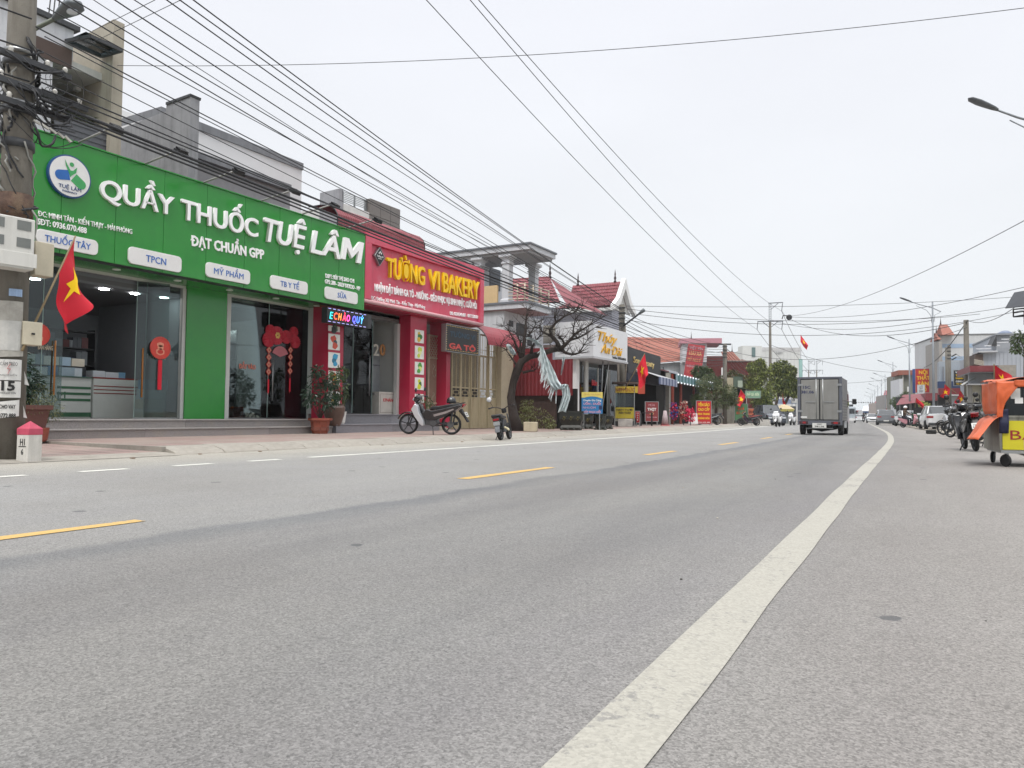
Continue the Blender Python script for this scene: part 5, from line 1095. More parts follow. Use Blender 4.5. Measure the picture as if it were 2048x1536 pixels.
# curved paper notices on the shaft
PAPER = mat('white_paper', 'cbcac6', .8, .06, 8); DIRTP = mat('dirty_paper', 'a5a29a', .85, .2, 8, dirtamt=.5, dirt='7c786e')
def wrap(name, y_t, y_b, a0_, a1_, m, rad=.236, tilt=0.):
    z0, z1 = zx(14, y_b, POLEX+.24), zx(14, y_t, POLEX+.24); mb = MB(); n_ = 8
    for i in range(n_+1):
        a = R_(a0_+(a1_-a0_)*i/n_); rr_ = rad+.004*math.sin(i*2.1)
        mb.v += [(POLEX+rr_*math.cos(a), POLEY+rr_*math.sin(a), z0+tilt*(i/n_)), (POLEX+rr_*math.cos(a), POLEY+rr_*math.sin(a), z1+tilt*(i/n_))]
    mb.f = [(2*i, 2*i+2, 2*i+3, 2*i+1) for i in range(n_)]; mb.m = [0]*n_; return pm(mb, name, m, up)
wrap('notice', 660, 715, -75, 15, DIRTP, .24, .03); wrap('notice', 600, 655, -70, 10, DIRTP); wrap('notice', 718, 760, -70, 12, PAPER); wrap('notice', 762, 795, -70, 12, PAPER); wrap('notice', 805, 838, -68, 8, PAPER, .24, .04); wrap('notice', 640, 700, -72, 6, mat('off_white_sheet', 'b8b7b2', .8, .15, 10), .244)
wrap('blue_label', 575, 590, -35, 5, mat('blue_white_label', '8fa6c4', .6))
def ptext(s, x, y, m, h, w_, ex=.0, b=.03):
    ang = R_(-27); M_ = Matrix(((math.cos(ang), 0, -math.sin(ang)), (0, 0, 0), (0, 0, 0)))
    n_ = Vector((math.cos(ang), math.sin(ang), 0)); t_ = Vector((-n_.y, n_.x, 0)); M_ = Matrix((t_, (0, 0, 1), n_)).transposed()
    p = Vector((POLEX, POLEY, 0))+n_*(.246+ex)+t_*w_*0; z = zx(x, y, POLEX+.24)
    return text(s, m, up, Vector((p.x, p.y, z))-Vector(up.location), M_, h, w_, .001, b, name='notice_lettering')
BK = mat('printed_black', '1c1c1c', .7)
ptext('CẤM TRÈO', 14, 727, BK, .05, .2, b=.02); ptext('15', 14, 771, BK, .13, .16, b=.035); ptext('CHO VAY', 14, 813, BK, .055, .19); ptext('0772.888', 14, 831, BK, .06, .2); ptext('NGUY HIỂM', 14, 750, BK, .025, .19, b=.01); ptext('TRƯỜNG SƠN', 14, 786, BK, .025, .18, b=.01)
zb_l = zx(14, 737, POLEX+.24); n_ = Vector((math.cos(R_(-27)), math.sin(R_(-27)), 0)); t2 = Vector((-n_.y, n_.x, 0)); bm_ = MB()
q0 = Vector((POLEX, POLEY, zb_l))+n_*.248
for a, b in (((.02, .07), (-.02, .0)), ((-.02, .0), (.02, .0)), ((.02, .0), (-.01, -.07))): bm_.beam(q0+t2*a[0]+Vector((0, 0, a[1])), q0+t2*b[0]+Vector((0, 0, b[1])), .01, .004)
pm(bm_, 'lightning_mark', REDL, up)
for (xa, y_, s_) in ((38, 745, .2), (34, 808, .22)):     # torn flaps
    p = PX(xa, y_, POLEX+.12); pm(MB().add([(p.x, p.y-.06, p.z+s_*.6), (p.x+.06, p.y+.03, p.z+s_*.2), (p.x+.08, p.y+.1, p.z-s_*.9), (p.x, p.y-.06, p.z-s_*.7)], [(0, 1, 2, 3)]), 'torn_flap', PAPER, up)
# street lamp on the pole
la = PX(45, 82, POLEX+.5); lb = PX(118, 10, POLEX+1.7); lbz = lb
sl_ = thing('street_lamp', (POLEX, POLEY, 5.0), 0, 'old cobra head street lamp on a curved arm at the top of the left pole', 'street lamp')
A0 = Vector((POLEX+.15, POLEY+.05, zp_(90))); pA = PD(62, 62, 12.6); pB = PD(108, 38, 12.4); pC = PD(152, 12, 12.2)
pm(MB().tube([A0, A0.lerp(pA, .5)+Vector((0, 0, .06)), pA, pB], .035, 8), 'arm', mat('green_grey_arm', '6d7468', .6, .2), sl_, smooth=True)
d = (pC-pB).normalized(); u_ = Vector((0, 0, 1)); sd = d.cross(u_).normalized(); up_ = sd.cross(d)
mb = MB(); L_ = (pC-pB).length*1.2
vs = []
for t_, w2, h2_ in ((0, .04, .04), (.15, .07, .07), (.4, .12, .11), (.65, .16, .12), (.85, .15, .1), (1, .04, .04)):
    for k in range(12): a = 2*math.pi*k/12; vs.append(pB+d*L_*t_+sd*w2*math.cos(a)+up_*h2_*math.sin(a)*(1 if math.sin(a) > 0 else .55))
mb.add(vs, [(i*12+k, i*12+(k+1) % 12, (i+1)*12+(k+1) % 12, (i+1)*12+k) for i in range(5) for k in range(12)]+[tuple(range(11, -1, -1)), tuple(range(60, 72))]); hd_ = pm(mb, 'lamp_head', mat('lamp_grey', '5d6468', .5, .15), sl_, smooth=True)
ln = MB(); ln.lathe([(.085, -.02), (.07, -.05), (1e-4, -.065)], (0, 0, 0), 14); o = ln.build('lens', mat('lamp_lens', 'c4ccd4', .2), sl_, smooth=True, loc=pB+d*L_*.68-up_*.03-Vector(sl_.location)); o.scale = (1.3, 1, 1)
# kilometre stone
kx = PX(40, 902, -10.95); km = thing('kilometre_stone', (kx.x, kx.y+.12, .03), R_(12), 'white kilometre stone with a pink pointed top beside the pole', 'marker stone')
hk = .56; km.scale = (.66, .66, .86)
mb = MB(); mb.box(-.16, .16, -.16, .16, -.05, hk*.72); mb.build('shaft', mat('painted_stone_white', 'c4c1ba', .8, .1, 8, .2, streak=.4, dirt='7c776c'), km, bev=.008)
MB().add([(-.165, -.165, hk*.72), (.165, -.165, hk*.72), (.165, .165, hk*.72), (-.165, .165, hk*.72), (-.165, -.165, hk*.9), (.165, -.165, hk*.9), (.165, .165, hk*.9), (-.165, .165, hk*.9), (0, 0, hk*1.12)],
         [(0, 3, 2, 1), (0, 1, 5, 4), (1, 2, 6, 5), (2, 3, 7, 6), (3, 0, 4, 7), (4, 5, 8), (5, 6, 8), (6, 7, 8), (7, 4, 8)]).build('pink_cap', mat('faded_pink_paint', 'b0455a', .8, .15, 8, dirtamt=.3, dirt='9c6a72'), km, bev=.006)
text('H1', BK, km, (-.0, -.162, hk*.52), FY, .11, .13, .002, .02); text('6', BK, km, (0, -.162, hk*.24), FY, .09, .06, .002, .02); cb('fraction_bar', -.1, .1, -.164, -.161, hk*.375, hk*.4, BK, km)
# ------------------------------------------------------------------ flags
def flag(p_base, p_top, w_, h_, label, swing=.25, seed=0, out=Vector((0, 1, 0)), star=True, pole=True, m=REDFLAG, cat='flag', thick=.018, droop=.85, group=None, sc=.29):
    """pole from base to top; cloth hangs down from the upper pole with folds"""
    t = thing('national_flag' if star else 'red_flag', p_base, 0, label, cat, group); p0, p1 = Vector(p_base), Vector(p_top); ax = (p1-p0).normalized()
    if pole: MB().tube([(0, 0, 0), p1-p0], [thick, thick*.6], 8).build('pole', BAMBOO, t, smooth=True)
    o_ = out.normalized()
    def f(u, v):    # u along the hoist from the top, v along the fly
        q = p1-ax*(.02+h_*u)
        fly = o_*(1-droop)+Vector((0, 0, -1))*droop; fly.normalize(); nrm = ax.cross(fly).normalized()
        wv_ = .16*w_*v*math.sin(u*6.5+v*2.2+seed)+.05*w_*math.sin(v*9+u*3+seed)*v
        return q+fly*w_*v+nrm*wv_+o_*(.12*w_*v*v)-p0
    nu, nv = 14, 20; mb = MB(); mb.v = [tuple(f(i/nu, j/nv)) for i in range(nu+1) for j in range(nv+1)]
    mb.f = [(i*(nv+1)+j, i*(nv+1)+j+1, (i+1)*(nv+1)+j+1, (i+1)*(nv+1)+j) for i in range(nu) for j in range(nv)]; mb.m = [0]*len(mb.f); cl = mb.build('cloth', m, t, smooth=True, fix=False)
    if star:
        for s in (-1, 1):
            mb = MB(); pts = []
            for k in range(10): a = math.pi/2+k*math.pi/5; rr_ = sc if k % 2 == 0 else sc*.4; pts.append((.5+rr_*math.sin(a)*-1*1., .5+rr_*math.cos(a)*h_/w_))
            c = (.5, .5); n = 5
            def g(u, v):
                e_ = 1e-3; a_0 = f(u, v); nn = (f(u+e_, v)-a_0).cross(f(u, v+e_)-a_0).normalized(); return a_0+nn*.006*s
            for k in range(10):
                A, B = pts[k], pts[(k+1) % 10]; b0_ = len(mb.v)
                for i in range(n+1):
                    for j in range(n+1):
                        t1 = i/n; t2_ = j/n; P = (A[0]+(B[0]-A[0])*t2_, A[1]+(B[1]-A[1])*t2_); mb.v.append(tuple(g(c[0]+(P[0]-c[0])*t1, c[1]+(P[1]-c[1])*t1)))
                for i in range(n):
                    for j in range(n): mb.f.append((b0_+i*(n+1)+j, b0_+i*(n+1)+j+1, b0_+(i+1)*(n+1)+j+1, b0_+(i+1)*(n+1)+j)); mb.m.append(0)
            mb.build('star', YSTAR, cl, fix=False)
    return t
fb = PX(28, 690, POLEX+.28); fp = PX(153, 470, POLEX+1.35); 
fb = Vector((POLEX+.28, POLEY+.02, zx(28, 700, POLEX+.28)))
ft = PD(151, 472, 12.0); 
flag(fb, ft, .98, .8, 'large red flag with a yellow star on a bamboo stick tied to the left pole', seed=.6, out=CR*1.+Vector((0, 0, 0)), droop=.93, sc=.3)
# ------------------------------------------------------------------ motorbikes
CHROME = mat('chrome', 'b8babd', .15, .03, metal=1.); ENG = mat('engine_alloy', '5c5d5f', .4, .2, metal=.6); SEATM = mat('black_vinyl', '1a1a1c', .5, .1, 20, .1, bscale=80)
BPAINT = mat('bike_paint_a', 'c2c4c8', .2, .03, coat=.6, metal=.3); BBODY = mat('bike_paint_b', '141518', .18, .03, coat=.6); REDLENS = mat('red_lens', '8c1018', .2); CLEARL = mat('clear_lens', 'b8bcc0', .12); PLATE = mat('plate_white', 'c8c8c4', .5)
def wheel(t, y, r, w_, mcol=None, spokes=5):
    wh = thing('wheel', (0, y, r)); wh.parent = t
    MB().lathe([(r-.05, -w_*.6), (r-.025, -w_), (r-.006, -w_*.55), (r, 0), (r-.006, w_*.55), (r-.025, w_), (r-.05, w_*.6), (r-.05, -w_*.6)], n=28, ax='x').build('tyre', RUBBER, wh, smooth=True)
    mb = MB(); mb.lathe([(r-.066, -w_*.5), (r-.048, -w_*.62), (r-.048, w_*.62), (r-.066, w_*.5), (r-.066, -w_*.5)], n=28, ax='x'); mb.lathe([(1e-4, -w_*1.1), (.055, -w_*1.1), (.055, w_*1.1), (1e-4, w_*1.1)], n=14, ax='x')
    for k in range(spokes): a = 2*math.pi*k/spokes+.3; mb.beam((0, .04*math.cos(a), .04*math.sin(a)), (0, (r-.06)*math.cos(a), (r-.06)*math.sin(a)), .016, .026)
    mb.build('rim', mcol or DARK, wh, smooth='auto'); return wh
def side(t, name, pts, w_, m, bev=.02, x0=None):
    return MB().prism(pts, 'x', -w_ if x0 is None else x0, w_).build(name, m, t, bev=bev)
def motorbike(loc, rz, label, group=None, stand=True, lean=0., scooter=False):
    t = thing('motorbike', loc, rz, label, 'motorbike', group); t.rotation_euler = (0, lean, rz)
    R0 = .285 if not scooter else .245; WB = 1.24
    wheel(t, 0, R0, .042 if not scooter else .055); wheel(t, WB, R0, .036 if not scooter else .05)
    mb = MB()
    for s in (-1, 1): mb.tube([(s*.075, WB, R0), (s*.075, WB-.18, .72)], .018, 8)
    mb.tube([(0, WB-.17, .66), (0, WB-.27, .93)], .03, 8); mb.build('front_fork', DARK, t, smooth=True)
    # front fender hugging the tyre
    def arc(y0, a0_, a1_, ra, rb, w_, name, m, n=9):
        pts = [(y0+ra*math.cos(R_(a0_+(a1_-a0_)*i/n)), R0+ra*math.sin(R_(a0_+(a1_-a0_)*i/n))) for i in range(n+1)]+[(y0+rb*math.cos(R_(a1_+(a0_-a1_)*i/n)), R0+rb*math.sin(R_(a1_+(a0_-a1_)*i/n))) for i in range(n+1)]
        return MB().prism(pts, 'x', -w_, w_).build(name, m, t, bev=.008)
    arc(WB, 25, 165, R0+.02, R0+.055, .055, 'front_fender', BBODY if not scooter else BPAINT)
    if not scooter:
        for s in (-1, 1):
            x0, x1 = (s*.05, s*.2); side(t, 'leg_shield', [(.97, .86), (1.08, .70), (.98, .50), (.80, .26), (.72, .26), (.74, .42), (.86, .60), (.90, .80)], x1, BPAINT, .012, x0)
            side(t, 'body_cowl', [(.80, .58), (.70, .42), (.42, .40), (.1, .52), (-.16, .66), (-.36, .80), (-.30, .84), (.1, .74), (.5, .66), (.66, .70)], s*.14, BBODY, .015, s*.02)
            side(t, 'side_stripe', [(.44, .50), (.1, .59), (-.14, .70), (-.1, .72), (.14, .64), (.46, .56)], s*.145, CHROME, 0, s*.1405)
            side(t, 'turn_signal', [(1.06, .75), (1.12, .70), (1.07, .66), (1.02, .70)], s*.17, mat('amber_lens', 'b0601a', .2), .005, s*.09)
        side(t, 'centre_tunnel', [(.95, .86), (.86, .66), (.72, .48), (.5, .5), (.3, .62), (.6, .68), (.76, .66), (.88, .86)], .06, BBODY)
        side(t, 'seat', [(.58, .72), (.5, .78), (.3, .79), (.1, .83), (-.2, .86), (-.34, .85), (-.36, .81), (.0, .74), (.3, .69), (.56, .68)], .125, SEATM, .03)
        side(t, 'headlight_cowl', [(.98, .86), (1.06, .93), (1.04, 1.02), (.94, 1.08), (.86, 1.05), (.86, .95)], .11, BBODY, .04)
        side(t, 'headlight', [(1.05, .92), (1.085, .96), (1.05, 1.01)], .085, CLEARL, .01)
    else:
        side(t, 'front_apron', [(1.06, .92), (1.14, .78), (1.10, .55), (.98, .32), (.86, .28), (.92, .5), (.96, .8), (.98, .96)], .2, BPAINT, .05)
        side(t, 'inner_shield', [(.98, .95), (.92, .95), (.86, .45), (.8, .3), (.9, .28)], .17, BBODY, .02)
        side(t, 'floorboard', [(.92, .33), (.4, .33), (.38, .25), (.88, .25)], .15, DARK, .02)
        side(t, 'body_cowl', [(.5, .36), (.42, .66), (.1, .72), (-.34, .76), (-.36, .66), (-.05, .44), (.3, .26)], .17, BPAINT, .05)
        side(t, 'seat', [(.46, .68), (.36, .79), (.05, .82), (-.3, .84), (-.36, .78), (.0, .71)], .15, SEATM, .03)
        side(t, 'headlight_cowl', [(.98, .92), (1.08, .95), (1.06, 1.04), (.94, 1.08), (.88, 1.0)], .14, BPAINT, .04)
        for s in (-1, 1): MB().ball((s*.09, 1.12, .75), .055).build('headlight', CLEARL, t, smooth=True)
    for s in (-1, 1):
        mb = MB(); mb.tube([(0, .92, 1.03), (s*.15, .92, 1.05), (s*.33, .84, 1.03)], .014, 6); mb.tube([(s*.24, .875, 1.035), (s*.36, .83, 1.028)], .022, 8); mb.build('handlebar', BLACK, t, smooth=True)
        mb = MB(); mb.tube([(s*.22, .89, 1.05), (s*.27, .9, 1.2)], .006, 5); mb.build('mirror_stem', BLACK, t, smooth=True)
        MB().lathe([(.001, -.012), (.055, -.012), (.06, .0), (.001, .006)], (s*.29, .89, 1.23), 14, 'y').build('mirror', BLACK, t, smooth=True)
    side(t, 'tail_light', [(-.33, .74), (-.42, .83), (-.3, .85)], .075, REDLENS, .01)
    side(t, 'rear_fender', [(-.22, .66), (-.3, .72), (-.44, .46), (-.5, .36), (-.46, .34), (-.36, .5)], .06, BLACK, .01)
    pl = MB().box(-.095, .095, -.004, .004, -.07, .07).build('number_plate', PLATE, t, loc=(0, -.44, .56)); pl.rotation_euler = (R_(-28), 0, 0)
    text('15-B1', BK, pl, (0, -.005, .028), FY, .035, .13, .001, .02); text('362.18', BK, pl, (0, -.005, -.028), FY, .04, .16, .001, .02)
    mb = MB(); mb.box(-.09, .1, .38, .72, .26, .46); mb.tube([(0, .6, .38), (0, .92, .44)], .07, 10); mb.lathe([(.1, -.12), (.1, .12)], (0, .47, .33), 14, 'x'); mb.build('engine', ENG, t, bev=.012)
    mb = MB(); mb.tube([(.1, .85, .36), (.12, .6, .22), (.13, .3, .24)], .018, 6); mb.tube([(.13, .3, .24), (.14, -.12, .3)], .045, 10); mb.build('exhaust', DARK, t, smooth=True)
    mb = MB()
    for s in (-1, 1): mb.beam((s*.07, .45, .32), (s*.07, 0, R0), .03); mb.tube([(s*.1, -.02, .32), (s*.1, -.08, .66)], .022, 8)
    mb.build('swingarm', DARK, t); MB().lathe([(.09, -.02), (.09, .02)], (-.075, 0, R0), 14, 'x').build('hub_cover', ENG, t)
    MB().tube([(-.1, .5, .26), (-.24, .42, .015)], .013, 6).build('side_stand', DARK, t, smooth=True)
    mb = MB(); mb.tube([(-.12, -.1, .8), (-.11, -.36, .88), (.11, -.36, .88), (.12, -.1, .8)], .012, 6); mb.build('grab_rail', DARK, t, smooth=True)
    return t
PVZ = .13
_mp = PZ(903, 869.5, PVZ)
m1 = motorbike(_mp, R_(106), 'silver and black motorbike parked on the pavement before the bakery steps', lean=R_(-4)); m1.scale = (1.25, 1.05, 1.05)
he = thing('helmet', m1.location+Vector((-.02, -.02, .88)), 0, 'black helmet resting on the rear seat of the silver and black motorbike', 'helmet'); he.location = m1.location+Vector((-.02, .0, .9))
MB().lathe([(.135, 0), (.14, .06), (.12, .13), (.07, .18), (1e-4, .195)], n=18).build('shell', mat('helmet_black', '1e2023', .25, coat=.5), he, smooth=True); MB().box(.08, .22, -.09, .09, .01, .03).build('peak', BLACK, he, bev=.008)
# electric moped seen from behind
t = thing('electric_moped', (-10.72, 18.2, .0), R_(17), 'small black moped seen from behind at the kerb with a round white mirror', 'moped'); t.rotation_euler = (0, R_(-9), R_(17))
wheel(t, 0, .25, .05, ENG, 6); wheel(t, 1.08, .25, .045, ENG, 6)
pts = [(.0+.29*math.cos(R_(a)), .25+.29*math.sin(R_(a))) for a in range(20, 190, 15)]+[(.0+.265*math.cos(R_(a)), .25+.265*math.sin(R_(a))) for a in range(185, 15, -15)]
side(t, 'rear_fender', pts, .07, mat('grey_fender', '6c6e72', .4), .01)
side(t, 'body', [(.15, .4), (.55, .42), (.8, .5), (.75, .6), (.45, .55), (.1, .62)], .06, BLACK, .02); side(t, 'seat', [(.5, .6), (.45, .68), (.1, .7), (-.2, .74), (-.26, .7), (-.2, .64), (.1, .6)], .14, SEATM, .05)
MB().box(-.1, .1, -.25, -.2, .5, .64).build('tail_panel', BLACK, t, bev=.02); MB().box(-.08, .08, -.262, -.251, .56, .61).build('tail_light', REDLENS, t); p_ = MB().box(-.09, .09, -.27, -.262, .42, .53).build('number_plate', mat('plate_grey', '8c8d8e', .5), t)
mb = MB()
for s in (-1, 1): mb.tube([(s*.08, 1.08, .25), (s*.08, .86, .75)], .02, 8); mb.tube([(s*.1, .02, .28), (s*.1, .15, .58)], .022, 8); mb.tube([(s*.09, .0, .25), (s*.09, .4, .35)], .02, 6)
mb.build('fork_and_arms', DARK, t, smooth=True)
mb = MB(); mb.tube([(0, .84, .78), (0, .8, .88)], .03, 8)
for s in (-1, 1): mb.tube([(0, .8, .88), (s*.16, .78, .96), (s*.3, .68, .98), (s*.38, .62, .96)], .014, 6); mb.tube([(s*.28, .69, .98), (s*.39, .61, .958)], .022, 8)
mb.build('handlebar', BLACK, t, smooth=True)
MB().box(-.07, .07, .82, .92, .78, .92).build('headlight_cowl', BLACK, t, bev=.03); MB().tube([(-.26, .7, .98), (-.34, .68, 1.16)], .006, 5).build('mirror_stem', BLACK, t)
MB().lathe([(.001, -.012), (.07, -.012), (.075, .004), (.001, .008)], (-.35, .67, 1.22), 18, 'y').build('mirror', mat('mirror_white', 'c4c6ca', .2), t, smooth=True)
MB().tube([(.13, .1, .35), (.22, .05, .3), (.26, .02, .25)], .03, 6).build('charger_box', mat('cream_part', 'c0b89a', .5), t); MB().tube([(-.08, .3, .28), (-.22, .2, .0)], .012, 6).build('side_stand', DARK, t); MB().box(-.09, .09, .12, .5, .22, .4).build('battery_case', DARK, t, bev=.02)
# ------------------------------------------------------------------ box truck
def lane(X, Y, z=0): v = RX(X, Y, z); return v
p = lane(-1.55-0.15, 34.6); tr = thing('box_truck', (-4.36, 33.6, 0), hd(34)-R_(2.0), 'small box truck with stainless rear doors driving away down the road', 'truck')
SST = mat('stainless_panel', '8d8c88', .38, .12, 1.6, metal=.55, streak=.25, dirt='6f6a62'); TF = mat('truck_frame_grey', '54575f', .5, .1); TW = mat('truck_white', 'c9cbcd', .3, coat=.4)
w2 = .85; zb1, zt1 = .6, 2.4; LB_ = 2.9
def tbx(*a, **k): return cb(*a, **k)
cb('box_body', -w2, w2, .03, LB_, zb1, zt1, mat('box_side', '6a6b6e', .45, .15, 3, metal=.3, streak=.5, dirt='8d8a80'), tr)
for z in [zb1+.05+.12*k for k in range(8)]:
    cb('side_rib', w2+.001, w2+.02, .1, LB_-.05, z, z+.03, SST, tr)
mb = MB(); mb.box(-w2-.02, w2+.02, -.04, .028, zt1-.05, zt1+.03); mb.box(-w2-.02, -w2+.1, -.04, .028, zb1, zt1-.052); mb.box(w2-.1, w2+.02, -.04, .028, zb1, zt1-.052); mb.build('rear_frame', TF, tr, bev=.006)
for s in (-1, 1):
    x0, x1 = (-w2+.13, -.025) if s < 0 else (.025, w2-.13)
    d = cb('rear_door', x0, x1, -.035, -.005, zb1+.05, zt1-.09, SST, tr, .006)
    g_ = MB(); g_.box(x0-.03, x0, -.03, -.0, zb1+.05, zt1-.09); g_.box(x1, x1+.02, -.03, 0, zb1+.05, zt1-.09); g_.box(x0-.03, x1+.02, -.03, 0, zt1-.089, zt1-.06); g_.build('door_seal', RUBBER, d)
    xr = s*.13; MB().tube([(xr, -.06, zb1+.03), (xr, -.06, zt1-.06)], .02, 8).build('lock_rod', STEEL, d, smooth=True); cb('rod_mount', xr-.04, xr+.04, -.055, -.036, zb1+.06, zt1-.12, mat('bright_strip', '9b9a95', .4, metal=.4), d)
    cb('door_handle', min(xr, xr+s*.42), max(xr, xr+s*.42), -.08, -.06, 1.37, 1.4, STEEL, d)
    for z in (.95, 2.05): cb('hinge', x0-.13 if s < 0 else x1-.05, x0+.05 if s < 0 else x1+.13, -.06, -.036, z, z+.09, STEEL, d)
text('15C', mat('navy_print', '20284e', .5), tr, (-.5, -.038, 2.0), FY, .12, .3, .003, .03); text('381.06', MC['navy_print'], tr, (-.47, -.038, 1.8), FY, .12, .5, .003, .03)
cb('reflective_strip', -.74, -.5, -.04, -.036, .72, .77, WHITE, tr)
cb('rear_bumper', -w2-.02, w2+.02, -.1, .02, .42, zb1-.003, TF, tr, .01); cb('number_plate', -.28, .26, -.115, -.102, .3, .5, PLATE, tr); 
text('15C', BK, tr, (0, -.118, .455), FY, .05, .18, .002, .02); text('381.06', BK, tr, (0, -.118, .36), FY, .06, .36, .002, .02)
for s in (-1, 1):
    xa = s*.62; cb('tail_light', xa-.17, xa+.17, -.112, -.101, .46, .57, mat('dark_lens', '3a1a20', .2), tr); cb('brake_lens', xa-.06-.02*s, xa+.08, -.116, -.1121, .475, .555, REDLENS, tr)
cb('step_bar', -.55, .52, -.04, -.02, .27, .29, STEEL, tr); cb('chassis', -.45, .45, .1, 3.2, .3, .5, BLACK, tr); MB().lathe([(.06, -.6), (.14, -.12), (.17, 0), (.14, .12), (.06, .6)], (0, .75, .3), 12, 'x').build('rear_axle', BLACK, tr, smooth=True)
for y_ in (.75, 3.0):
    for s in (-1, 1):
        o = MB().lathe([(.15, -.09), (.27, -.1), (.3, -.08), (.3, .08), (.27, .1), (.15, .09)], n=24, ax='x').build('wheel', RUBBER, tr, smooth='auto', loc=(s*.75, y_, .3)); MB().lathe([(.15, -.06), (.15, .06)], n=14, ax='x').build('hub', STEEL, o)
cb('mudguard', -w2+.02, w2-.02, 1.15, 1.17, .25, .6, BLACK, tr)
cbn = MB().prism([(LB_+.1, .42), (LB_+.1, 1.95), (LB_+.5, 2.02), (LB_+1.1, 1.95), (LB_+1.5, 1.2), (LB_+1.6, .9), (LB_+1.6, .42)], 'x', -.82, .82).build('cab', TW, tr, bev=.04)
MB().prism([(LB_+.45, 1.2), (LB_+.45, 1.8), (LB_+1.0, 1.8), (LB_+1.35, 1.2)], 'x', .822, .83).build('side_window', GLASSD, tr)
cb('side_skirt', w2-.1, w2-.02, LB_-1.1, LB_+.1, .3, .6, TW, tr)
mr_ = cb('wing_mirror', .98, 1.16, LB_+1.0, LB_+1.06, 1.35, 1.6, BLACK, tr, .02); MB().tube([(.8, LB_+1.1, 1.45), (1.0, LB_+1.05, 1.5)], .015, 6).build('mirror_arm', BLACK, tr)
